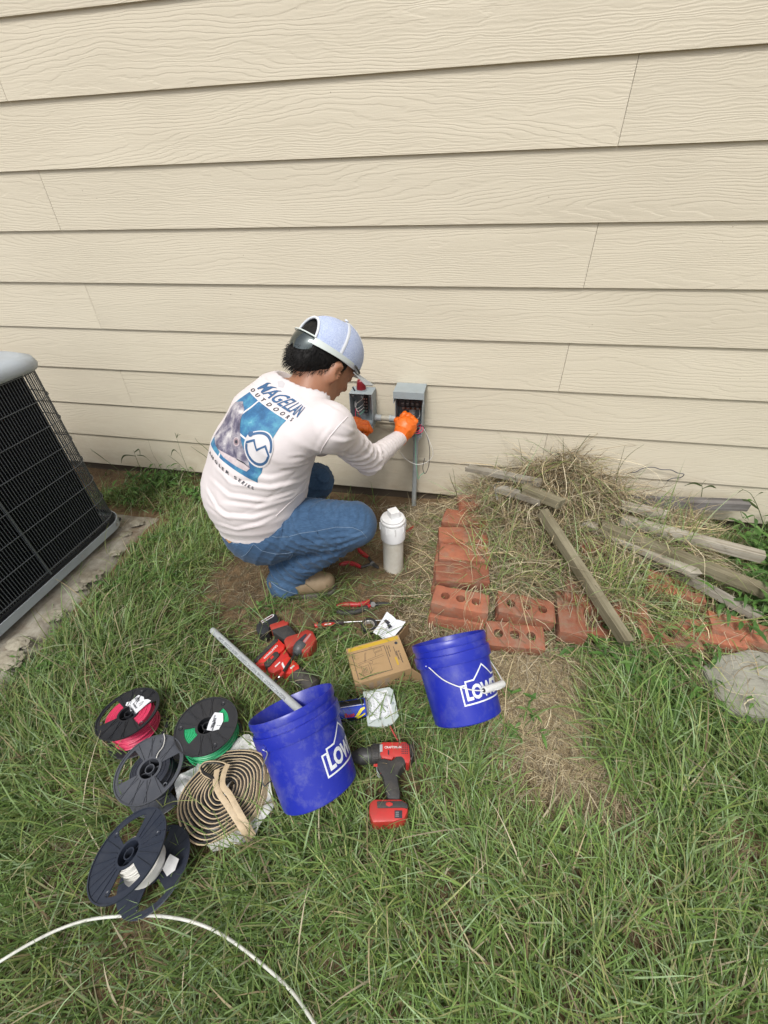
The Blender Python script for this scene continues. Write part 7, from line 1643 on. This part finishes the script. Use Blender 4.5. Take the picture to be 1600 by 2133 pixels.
# footprints kept clear of rooted blades
CLEAR = [(-1.95, -1.60, -1.36, -0.28, 'r')]
def disc(p, r, z=-0.085): c = at(*p, z=z); CLEAR.append((c[0], c[1], r, 0, 'c'))
for p, r in (((668, 1600), .105), ((640, 1560), .105), ((985, 1430), .10), ((960, 1390), .10), ((487, 1650), .115), ((425, 1700), .075), ((400, 1640), .05), ((470, 1750), .05), ((268, 1500), .080), ((440, 1525), .082), ((318, 1615), .082), ((300, 1800), .085), ((790, 1390), .085), ((830, 1380), .075), ((795, 1475), .045), ((815, 1560), .03), ((815, 1600), .02), ((810, 1690), .04), ((590, 1310), .035), ((560, 1295), .03), ((625, 1330), .04), ((560, 1360), .035), ((595, 1385), .04), ((635, 1420), .035), ((735, 1485), .03),
             ((820, 1180), .045), ((630, 1215), .07), ((590, 1215), .06), ((665, 1215), .06), ((769, 1310), .032), ((808, 1305), .05), ((735, 1265), .03), ((690, 1300), .022), ((1550, 1430), .13), ((1510, 1420), .1), ((715, 1268), .024), ((755, 1262), .024), ((800, 1258), .03), ((680, 1300), .022), ((720, 1298), .022), ((750, 1296), .022), ((730, 1172), .03), ((760, 1160), .03), ((780, 1178), .02), ((600, 1350), .04), ((650, 1430), .03), ((580, 1400), .03), ((830, 1650), .03), ((810, 1570), .035), ((760, 1575), .03)): disc(p, r)
CLEAR.append((-0.06, -0.76, 0.17, -0.10, 'r')); CLEAR.append((0.15, -0.80, 0.40, -0.60, 'r'))
def clear_ok(x, y):
    ok = np.ones(x.shape, bool)
    for c in CLEAR:
        if c[4] == 'r': ok &= ~((x > c[0]) & (x < c[2]) & (y > c[1]) & (y < c[3]))
        else: ok &= ((x-c[0])**2+(y-c[1])**2) > c[2]**2
    return ok
def mat_blade(name, rough=0.55, trans=0.35):
    m, nt, b = nodes_of(name); L = nt.links; a = N(nt, 'ShaderNodeAttribute', attribute_name='tint'); out = nt.nodes['Material Output']
    L.new(a.outputs['Color'], b.inputs['Base Color']); b.inputs['Roughness'].default_value = rough; b.inputs['Specular IOR Level'].default_value = 0.35
    t = N(nt, 'ShaderNodeBsdfTranslucent'); L.new(a.outputs['Color'], t.inputs[0]); mx = N(nt, 'ShaderNodeMixShader'); mx.inputs[0].default_value = trans
    L.new(b.outputs[0], mx.inputs[1]); L.new(t.outputs[0], mx.inputs[2]); L.new(mx.outputs[0], out.inputs[0]); return m
MBL = mat_blade('grass_blade'); MST = mat_blade('dry_straw', 0.8, 0.15)
def blades(name, base, az, length, width, lean, droop, col, segs, mat, tipcol=None, kink=0.0, parent=None, fold=False):
    """many tapering blades in one mesh. lean: 0 upright .. 1 flat; droop: extra bend towards the tip"""
    n = len(az); S = segs; t = np.linspace(0, 1, S+1)[None, :]
    L = length[:, None]; th0 = (lean*PI/2)[:, None]; th = th0 + droop[:, None]*t          # angle from upright
    ds = L/S; dh = np.sin(th)*ds; dz = np.cos(th)*ds
    h = np.concatenate([np.zeros((n, 1)), np.cumsum(dh[:, :-1], 1)], 1); z = np.concatenate([np.zeros((n, 1)), np.cumsum(dz[:, :-1], 1)], 1)
    azz = az[:, None] + kink*np.cumsum(RNG.normal(0, 1, (n, S+1)), 1)
    hx = np.concatenate([np.zeros((n, 1)), np.cumsum((dh*np.cos(azz))[:, :-1], 1)], 1); hy = np.concatenate([np.zeros((n, 1)), np.cumsum((dh*np.sin(azz))[:, :-1], 1)], 1)
    P = np.stack([base[:, None, 0]+hx, base[:, None, 1]+hy, base[:, None, 2]+z], -1)
    gmin = gz(P[..., 0], P[..., 1])+0.002; P[..., 2] = np.maximum(P[..., 2], gmin)
    w = width[:, None]*0.5*(1-0.95*t**2.2)*(0.75+0.5*np.minimum(t*4, 1)*0.5)
    tw = az[:, None]+PI/2+RNG.normal(0, .35, (n, 1)); side = np.stack([np.cos(tw)*np.ones_like(t), np.sin(tw)*np.ones_like(t), 0.25*RNG.normal(0, 1, (n, 1))*np.ones_like(t)], -1)
    A = P-side*w[..., None]; B = P+side*w[..., None]
    V_ = np.empty((n, 2*S+1, 3)); V_[:, 0:2*S:2] = A[:, :S]; V_[:, 1:2*S:2] = B[:, :S]; V_[:, 2*S] = P[:, S]
    nv = 2*S+1; o = (np.arange(n)*nv)[:, None]
    q = np.array([[2*i, 2*i+1, 2*i+3, 2*i+2] for i in range(S-1)]).reshape(-1); tri = np.array([2*S-2, 2*S-1, 2*S])
    loops = np.concatenate([o+q[None, :], o+tri[None, :]], 1).reshape(-1)
    cnt = np.tile(np.array([4]*(S-1)+[3]), n)
    me = bpy.data.meshes.new(name); me.vertices.add(n*nv); me.vertices.foreach_set('co', V_.reshape(-1).astype(np.float32))
    me.loops.add(len(loops)); me.loops.foreach_set('vertex_index', loops.astype(np.int32)); me.polygons.add(len(cnt))
    st = np.concatenate([[0], np.cumsum(cnt)[:-1]]); me.polygons.foreach_set('loop_start', st.astype(np.int32))
    try: me.polygons.foreach_set('loop_total', cnt.astype(np.int32))
    except Exception: pass
    me.update(calc_edges=True); me.materials.append(mat)
    ca = me.color_attributes.new('tint', 'FLOAT_COLOR', 'POINT'); tc = tipcol if tipcol is not None else col
    tt = np.concatenate([np.repeat(np.linspace(0, 1, S+1)[:S], 2), [1.0]])[None, :, None]
    C = np.ones((n, nv, 4)); C[..., :3] = col[:, None, :]*(1-tt**2)+tc[:, None, :]*tt**2
    ca.data.foreach_set('color', C.reshape(-1).astype(np.float32)); me.shade_smooth()
    ob = bpy.data.objects.new(name, me); COL.objects.link(ob)
    if parent is not None: ob.parent = parent
    return ob
GREENS = 1.08*np.array([[.140, .225, .060], [.178, .275, .078], [.210, .305, .115], [.270, .370, .195], [.220, .285, .080], [.085, .145, .042], [.295, .330, .130]])
DRY = np.array([[.40, .32, .19], [.50, .42, .26], [.31, .24, .14], [.22, .165, .10], [.36, .31, .22], [.58, .51, .36]])
def pick(P, n, w=None, var=0.16):
    i = RNG.choice(len(P), n, p=w); return P[i]*(1+RNG.normal(0, var, (n, 1)))
def lawn():
    # tufts: a centre throws a handful of blades outwards
    X0, X1, Y0, Y1 = -2.1, 2.2, -2.35, -0.02
    nt_ = 52000; tx = RNG.uniform(X0, X1, nt_); ty = RNG.uniform(Y0, Y1, nt_)
    bare = field(tx, ty, BW); lush = field(tx, ty, LW)
    patch = 0.5+0.5*vnoise(tx*3.1+5, ty*3.1)+0.3*vnoise(tx*8.3, ty*8.3+2)
    wallstrip = np.clip((ty+0.62)/0.28, 0, 1)*(tx < 0.95)*np.clip((tx+1.02)/.14, 0, 1)
    dens = np.clip(0.74+0.42*(patch-0.5)+0.6*lush-1.25*bare-0.95*wallstrip, 0.015, 1); dens = np.where(wallstrip > 0.5, np.clip(dens, 0.05, 1), dens)
    far = np.clip(np.maximum(np.abs(tx)-1.75, -1.8-ty)/0.4, 0, 1); dens = dens*(1-0.45*far)
    k = (RNG.random(nt_) < dens) & clear_ok(tx, ty); tx, ty, lush, patch = tx[k], ty[k], lush[k], patch[k]; nb = RNG.integers(3, 8, len(tx))
    i = np.repeat(np.arange(len(tx)), nb); n = len(i)
    bx = tx[i]+RNG.normal(0, .006, n); by = ty[i]+RNG.normal(0, .006, n); base = np.stack([bx, by, gz(bx, by)-0.004], -1)
    flow = 2.2*vnoise(bx*1.3+9, by*1.3)+0.6
    az = flow*1.6+RNG.normal(0, 1.15, n); ln = RNG.gamma(6, 0.0158, n)*(0.70+0.85*lush[i]+0.25*patch[i]); ln = np.clip(ln, .025, .26)
    wd = RNG.uniform(.0022, .0050, n)*(0.85+0.3*lush[i]); lean = np.clip(RNG.normal(.42, .22, n), .02, .95); dr = RNG.uniform(.1, 1.5, n)*np.clip(ln/.09, .5, 1.6)
    col = pick(GREENS, n, [.2, .22, .18, .13, .12, .08, .07]); shift = np.clip(0.5+0.5*vnoise(bx*2.3+20, by*2.3), 0, 1)[:, None]
    col = col*(0.78+0.42*shift)*np.array([1.0, 1.0, 1.0]); dead = RNG.random(n) < (0.04+0.10*(1-patch[i])); col[dead] = pick(DRY, dead.sum())
    tip = col*1.15; td = RNG.random(n) < .12; tip[td] = pick(DRY, td.sum())*.9
    stuff(blades('grass', base, az, ln, wd, lean, dr, col, 5, MBL, tip, kink=0.05))
lawn()
def blade_field(name, n, X, Y, keep, lenf, wid, lean, droop, pal, w, mat, segs=3, zoff=0.002, kink=0.25):
    x = RNG.uniform(*X, n); y = RNG.uniform(*Y, n); k = keep(x, y) & clear_ok(x, y); x, y = x[k], y[k]; n = len(x)
    base = np.stack([x, y, gz(x, y)+RNG.uniform(0, zoff, n)], -1)
    return stuff(blades(name, base, RNG.uniform(0, 2*PI, n), lenf(n), RNG.uniform(*wid, n), RNG.uniform(*lean, n), RNG.uniform(*droop, n), pick(pal, n, w), segs, mat, kink=kink))
blade_field('thatch', 125000, (-2.1, 2.2), (-2.35, -0.02), lambda x, y: RNG.random(len(x)) < np.clip(0.55+0.4*vnoise(x*4, y*4)+0.5*field(x, y, BW)-0.75*np.clip((y+0.5)/.25, 0, 1)*(x < -.1), .06, 1), lambda n: RNG.uniform(.015, .06, n), (.0009, .0020), (.75, 1.0), (.0, .5), DRY*0.40, [.25, .16, .24, .2, .1, .05], MST, 3, 0.006)  # straw tones darkened: the shade between blades is put into the thatch colour
# low short shoots that fill between the tufts
blade_field('low_grass', 90000, (-2.1, 2.2), (-2.35, -0.35), lambda x, y: RNG.random(len(x)) < np.clip(0.65-1.3*field(x, y, BW), .02, 1), lambda n: RNG.uniform(.015, .05, n), (.0014, .0028), (.3, .95), (.0, .9), GREENS*0.9, None, MBL, 3, 0.004)

# broad-leaved weeds
def broadleaf(name, spots, n_leaf, size, label=None, cat=None, pal=None, height=0.08):
    pal = pal if pal is not None else np.array([[.090, .200, .045], [.12, .245, .055], [.07, .155, .038], [.16, .28, .085]])
    Vv, Ff, Cc = [], [], []
    for (sx, sy, sz, hh, cnt) in spots:
        ns = max(1, cnt//5)
        for s in range(ns):
            az = RNG.uniform(0, 2*PI); L = hh*RNG.uniform(.6, 1.3); ln = RNG.uniform(.1, .7); P = []
            for k in range(6):
                t = k/5; th = ln+t*RNG.uniform(.2, .6); P.append(np.array([sx+math.cos(az)*L*t*math.sin(th), sy+math.sin(az)*L*t*math.sin(th), sz+L*t*math.cos(th)]))
            o = len(Vv)
            for p in P: Vv += [tuple(p+[.0009, 0, 0]), tuple(p-[.0009, 0, 0])]; Cc += [(.09, .13, .05)]*2
            Ff += [(o+2*k, o+2*k+1, o+2*k+3, o+2*k+2) for k in range(5)]
            for q in range(5):
                p = P[1+q % 5] if q < 5 else P[-1]; a = RNG.uniform(0, 2*PI); l = size*RNG.uniform(.6, 1.25); w = l*RNG.uniform(.085, .14); el = RNG.uniform(-.1, .8); d = np.array([math.cos(a)*math.cos(el), math.sin(a)*math.cos(el), math.sin(el)]); sd = np.array([-math.sin(a), math.cos(a), 0])
                col = tuple(pal[RNG.integers(len(pal))]*RNG.uniform(.8, 1.2)); o = len(Vv)
                for k, (t, ww) in enumerate(((0, .12), (.2, .75), (.45, 1), (.72, .75), (1, .02))):
                    c = p+d*l*t+np.array([0, 0, -l*.45*t*t]); Vv += [tuple(c-sd*w*ww+[0, 0, w*.35*ww]), tuple(c), tuple(c+sd*w*ww+[0, 0, w*.35*ww])]; Cc += [col]*3
                for k in range(4): Ff += [(o+3*k, o+3*k+1, o+3*k+4, o+3*k+3), (o+3*k+1, o+3*k+2, o+3*k+5, o+3*k+4)]
    me = bpy.data.meshes.new(name); me.from_pydata(Vv, [], Ff); me.materials.append(MBL); ca = me.color_attributes.new('tint', 'FLOAT_COLOR', 'POINT')
    ca.data.foreach_set('color', np.concatenate([np.array(Cc), np.ones((len(Cc), 1))], 1).reshape(-1).astype(np.float32)); me.shade_smooth()
    o = bpy.data.objects.new(name, me); COL.objects.link(o)
    if label: tag(o, label, cat)
    else: stuff(o)
    return o
def scatter(n, pts, spread, hh, cnt):
    out = []
    for _ in range(n):
        p = pts[RNG.integers(len(pts))]; x, y = G2(*p); x += RNG.normal(0, spread); y += RNG.normal(0, spread*.7)
        if y > -0.03 or not clear_ok(np.array([x]), np.array([y]))[0]: continue
        out.append((x, y, gzf(x, y), hh*RNG.uniform(.6, 1.3), cnt))
    return out
broadleaf('broadleaf_weeds', scatter(230, [(270, 1130), (250, 1180), (200, 1240), (310, 1150), (330, 1080), (350, 1200), (150, 1310), (80, 1370), (240, 1300), (300, 1240), (380, 1110), (400, 1040), (130, 1360)], .07, .05, 5), 5, .036)
broadleaf('broadleaf_weeds', scatter(90, [(1290, 1380), (1340, 1400), (1390, 1330), (1420, 1380), (1350, 1440), (1250, 1360), (1200, 1350), (1450, 1480), (1480, 1530)], .06, .09, 5), 5, .050)
broadleaf('broadleaf_weeds', scatter(260, [(1540, 1110), (1560, 1100), (1590, 1060), (1600, 1130), (1590, 1180), (1640, 1100), (1640, 1200), (1600, 1240), (1600, 1300), (1590, 1340)], .05, .17, 8), 5, .062)
broadleaf('broadleaf_weeds', scatter(70, [(330, 1010), (360, 1020), (400, 1000), (300, 1040), (420, 1040)], .05, .10, 6), 5, .050)
broadleaf('broadleaf_weeds', scatter(60, [(700, 1420), (760, 1530), (870, 1500), (660, 1370), (840, 1440), (1060, 1480), (650, 1330), (700, 1350), (860, 1470), (1080, 1530), (560, 1270), (930, 1560)], .04, .03, 4), 5, .034)
# single tall stems against the siding
def tall_stem(label, path, w, col, leaves=(), head=False, Y=-0.05):
    P = smoothpath([at(x, y, Y=Y-0.01*i) for i, (x, y) in enumerate(path)], 6)
    T = thing('weed_stalk', label, 'grass stem', P[0]); m = M('stem_colour', col, tuple(c*.8 for c in col), rough=0.6)
    mb = MB(); mb.tube(P, [w*(1-.6*i/(len(P)-1)) for i in range(len(P))], 5); obj('stem', mb, m, T, smooth=True, world=True)
    for lv in leaves:
        Q = smoothpath([at(x, y, Y=Y-0.015) for x, y in lv], 5); n = len(Q); vv = []
        for i, q in enumerate(Q):
            t = i/(n-1); ww = w*3.2*math.sin(PI*min(.98, .12+.86*t))**.7; vv += [tuple(q+np.array([0, -.3*ww, ww])), tuple(q-np.array([0, -.3*ww, ww]))]
        obj('leaf', slabmesh(vv, [(2*i, 2*i+1, 2*i+3, 2*i+2) for i in range(n-1)], .0003), m, T, world=True, smooth=True)
    if head:
        p = P[-1]
        for k in range(head):
            a = RNG.uniform(-.8, .8); mb = MB(); mb.tube([p, p+np.array([.02*math.sin(a), 0, .02*math.cos(a)]), p+np.array([.05*math.sin(a), -.004, .035*math.cos(a)-.004])], [w*.9, w, w*.3], 5); obj('seed_spike', mb, m, T, smooth=True, world=True)
GR = (.10, .14, .05); OL = (.15, .15, .06); BRN = (.22, .17, .10)
tall_stem('long stem leaning left with a broad blade tip near the air conditioner', [(300, 1020), (255, 985), (215, 955), (190, 938)], .0016, GR, [[(230, 966), (205, 947), (187, 934)]])
tall_stem('thin weed stem with drooping leaves against the lowest siding board', [(305, 1010), (296, 985), (286, 960), (278, 938)], .0013, GR, [[(283, 950), (262, 948), (254, 955), (253, 965)], [(285, 948), (300, 950), (312, 960), (320, 968)], [(280, 942), (290, 936), (292, 950)]])
tall_stem('taller seedy stem left of the worker reaching the second siding board', [(402, 1010), (388, 970), (378, 945), (368, 912)], .0013, GR, [[(385, 960), (368, 940), (360, 938), (356, 950)], [(392, 985), (372, 965), (350, 948)]], head=3)
tall_stem('thin brown stem crossing the lowest siding board beside the seedy stem', [(350, 1000), (330, 965), (318, 945), (308, 915)], .0009, BRN)
tall_stem('long arching blade behind the worker back, upper one', [(455, 960), (430, 935), (412, 920), (406, 912)], .0018, GR)
tall_stem('long arching blade behind the worker back, lower one', [(450, 985), (432, 955), (412, 940), (398, 930)], .0018, GR)
tall_stem('upright green shoot on top of the dry grass heap', [(1176, 985), (1174, 950), (1173, 912)], .0020, GR, Y=-.07)
tall_stem('green shoot leaning right from the top of the dry grass heap', [(1190, 975), (1203, 940), (1222, 912), (1230, 904)], .0016, GR, [[(1188, 975), (1196, 945), (1204, 920)]], Y=-.07)
tall_stem('long green blade leaning right above the right shoulder of the heap', [(1283, 990), (1300, 960), (1320, 940), (1342, 926)], .0014, OL, [[(1283, 990), (1293, 960), (1302, 928)]], Y=-.07)
tall_stem('leafy weed rising behind the dark level board', [(1460, 1040), (1463, 1020), (1462, 1010)], .0016, GR, [[(1462, 1012), (1445, 1006), (1425, 1012)], [(1463, 1018), (1480, 1012), (1492, 1017)], [(1462, 1010), (1466, 1004), (1471, 1000)]], Y=-.05)
tall_stem('weed with pointed leaves at the right edge against the siding', [(1590, 1090), (1580, 1060), (1565, 1030), (1545, 1018)], .0018, GR, [[(1580, 1060), (1560, 1045), (1545, 1040)], [(1570, 1038), (1582, 1028), (1590, 1026)], [(1548, 1020), (1538, 1026), (1532, 1032)]], Y=-.05)
tall_stem('upright olive shoot beside the conduit side of the brick row', [(955, 1060), (950, 1020), (946, 990), (943, 975)], .0014, OL, [[(952, 1030), (940, 1000), (936, 985)]], Y=-.12)
tall_stem('pair of thin blades above the pointed board', [(1090, 980), (1085, 940), (1080, 915)], .0012, OL, [[(1095, 980), (1100, 950), (1112, 925)]], Y=-.08)

# ---- dry grass heap over the bricks: a thick tangle on a known top surface
def heap_top(x, y):
    h = gz(x, y)
    m = 0.235*np.exp(-(((x-0.46)/0.30)**2+((y+0.02)/0.20)**2))+0.05*np.exp(-(((x-0.50)/0.30)**2+((y+0.30)/0.20)**2))+0.06*np.exp(-(((x-0.28)/0.20)**2+((y+0.42)/0.17)**2))
    m = m+0.07*np.exp(-(((x-0.82)/0.22)**2+((y+0.22)/0.16)**2))
    q = np.clip((x-0.02)/.10, 0, 1)*np.clip((1.05-x)/.18, 0, 1)*np.clip((y+0.66)/.10, 0, 1)*(1-.8*np.clip((x-.62)/.08, 0, 1)*np.clip((-.34-y)/.06, 0, 1))
    return h+np.maximum(m, .105*q+.4*m*q)+0.014*vnoise(x*11, y*11)*q+0.010*vnoise(x*26, y*26)*q
def mound():
    xs = np.arange(-.12, 1.12, .016); ys = np.arange(-.72, -.004, .016); X, Y = np.meshgrid(xs, ys, indexing='ij'); Z = heap_top(X, Y)-.030
    edge = np.clip(np.minimum(np.minimum(X-xs[0], xs[-1]-X), Y-ys[0])/.06, 0, 1); Z = np.where(edge < 1, gz(X, Y)-.02+(Z-gz(X, Y)+.02)*edge, Z)
    left = np.clip((X-.14)/.06, 0, 1); fr = np.clip((Y+.60)/.06, 0, 1); Z = gz(X, Y)-.02+(Z-gz(X, Y)+.02)*np.maximum(left*fr, (Y > -.13)*np.clip((Y+.13)/.05, 0, 1))
    ny = len(ys); f = [(i*ny+j, (i+1)*ny+j, (i+1)*ny+j+1, i*ny+j+1) for i in range(len(xs)-1) for j in range(ny-1)]
    m = M('matted_thatch', (0.14, 0.105, 0.06), (0.065, 0.048, 0.03), rough=.95, scale=30, bump=1.0, bscale=120)
    stuff(obj('matted_thatch', (np.stack([X, Y, Z], -1).reshape(-1, 3).tolist(), f), m, smooth=True, auto=180))
mound()
def tangle():
    pal = np.concatenate([DRY*1.15, DRY[2:5]*.8])
    def make(name, n, X, Y, keepf, lrange, wr, up, green, lean=(.35, 1.10), depth=.03, kink=.32, palette=None, droop=(.0, 1.5), tz=True):
        x = RNG.uniform(*X, n); y = RNG.uniform(*Y, n); k = (y < -0.012) & (RNG.random(n) < keepf(x, y)); x, y = x[k], y[k]; n = len(x)
        z = (heap_top(x, y) if tz else gz(x, y))-RNG.uniform(0, depth, n)+up
        az = RNG.uniform(0, 2*PI, n); L = RNG.uniform(*lrange, n)*np.where(RNG.random(n) < .2, 1.5, 1.0); col = pick(palette if palette is not None else pal, n); g = RNG.random(n) < green; col[g] = pick(GREENS*.95+np.array([.03, .02, .01]), g.sum())
        az = np.where(y+L*0.8*np.sin(az) > -0.01, -az, az)
        return stuff(blades(name, np.stack([x, y, z], -1), az, L, RNG.uniform(*wr, n), RNG.uniform(*lean, n), RNG.uniform(*droop, n), col, 7, MST, kink=kink))
    nz = lambda x, y: np.clip(.62+.55*vnoise(x*8, y*8)+.25*vnoise(x*19, y*19), .05, 1)
    make('dry_grass_heap', 8500, (.05, 1.0), (-.30, -.02), nz, (.06, .20), (.0018, .0040), .0, .04)
    make('dry_grass_heap', 7500, (.12, 1.02), (-.60, -.28), lambda x, y: nz(x, y)*(1-.72*(x > .64)*(y < -.38)), (.06, .20), (.0018, .0038), .0, .12)
    make('dry_grass_heap', 4200, (-.04, .28), (-.62, -.16), nz, (.07, .24), (.0018, .0036), .015, .30, lean=(.5, 1.15))
    make('dry_grass_heap', 2300, (-.04, 1.0), (-.80, -.56), nz, (.06, .22), (.0018, .0034), .030, .18, lean=(.6, 1.2))
    make('dry_grass_heap', 2600, (-.30, .05), (-.34, -.03), lambda x, y: np.clip(1.2*np.exp(-((x-.0)/.18)**2), 0, 1), (.05, .16), (.0014, .0028), .0, .0, lean=(.7, 1.1), depth=.01, tz=False)
    make('dry_grass_heap', 2400, (-.24, .0), (-.72, -.20), lambda x, y: np.clip(1.1*np.exp(-((x-.0)/.12)**2), 0, 1), (.05, .16), (.0012, .0026), .0, .0, lean=(.8, 1.1), depth=.01, tz=False)
    make('dry_grass_heap', 3600, (.1, 1.05), (-.98, -.72), lambda x, y: np.full(x.shape, .7), (.04, .15), (.0014, .0028), .0, .06, lean=(.75, 1.1), depth=.0, tz=False)
    make('dry_stalks', 900, (.18, 1.0), (-.36, -.06), nz, (.10, .30), (.0018, .0034), .055, .05, lean=(.7, 1.2), depth=.03)
    make('dry_stalks', 700, (.22, 1.05), (-.60, -.30), nz, (.10, .26), (.0018, .0034), .05, .15, lean=(.7, 1.2), depth=.03)
    make('dry_stalks', 420, (.0, .34), (-.26, -.03), nz, (.10, .26), (.0016, .0032), .06, .05, lean=(.6, 1.2), depth=.04)
    make('dry_stalks', 420, (-.05, .42), (-.80, -.58), nz, (.10, .26), (.0016, .0032), .05, .25, lean=(.75, 1.3), depth=.03)
    make('dry_stalks', 1100, (-.06, .20), (-.64, -.10), nz, (.07, .22), (.0016, .0032), .035, .15, lean=(.75, 1.25), depth=.04)
    make('green_stems', 1100, (.04, .90), (-.60, -.08), lambda x, y: np.clip(.5+.9*vnoise(x*6+4, y*6), 0, 1), (.10, .24), (.0022, .0038), .02, 1.0, lean=(.0, .75), depth=.02, kink=.06)
    make('green_stems', 380, (.45, .85), (-.70, -.45), lambda x, y: np.full(x.shape, .8), (.08, .20), (.0022, .0036), .03, 1.0, lean=(.1, .8), depth=.02, kink=.05)
tangle()
blade_field('straw_litter', 26000, (.05, .75), (-1.4, -.72), lambda x, y: RNG.random(len(x)) < np.clip(field(x, y, BW), 0, 1), lambda n: RNG.uniform(.02, .07, n), (.0010, .0021), (.8, 1.0), (.0, .4), DRY*.95, [.3, .25, .15, .08, .12, .1], MST, 3, 0.008)
blade_field('straw_litter', 5000, (-1.3, .1), (-.75, -.05), lambda x, y: RNG.random(len(x)) < .6, lambda n: RNG.uniform(.02, .08, n), (.0008, .0016), (.8, 1.0), (.0, .4), DRY*.8, None, MST, 3, 0.005)
# blades lying over the things in the grass
def overlay():
    spots = [(700, 1450, 26), (560, 1560, 8), (450, 1740, 26), (520, 1770, 14), (820, 1500, 16), (780, 1510, 12), (830, 1640, 14), (800, 1600, 10), (300, 1860, 16), (350, 1800, 12), (240, 1480, 6), (480, 1400, 14), (560, 1340, 12), (600, 1370, 8), (640, 1450, 8), (720, 1560, 14), (400, 1700, 12), (330, 1680, 14), (760, 1350, 5), (620, 1320, 8), (860, 1700, 14), (780, 1720, 14), (1000, 1500, 12), (240, 1100, 10), (220, 1150, 10), (150, 1230, 12)]
    B = []
    for px, py, n in spots:
        for _ in range(n):
            x, y = G2(px+RNG.normal(0, 22), py+RNG.normal(0, 16)); B.append((x, y, gzf(x, y)))
    B = np.array(B); n = len(B); col = pick(GREENS*1.1, n); d = RNG.random(n) < .15; col[d] = pick(DRY, d.sum())
    stuff(blades('long_grass', B, RNG.uniform(0, 2*PI, n), RNG.uniform(.09, .20, n), RNG.uniform(.002, .0036, n), RNG.uniform(.15, .7, n), RNG.uniform(.3, 1.6, n), col, 7, MBL, kink=.04))
overlay()
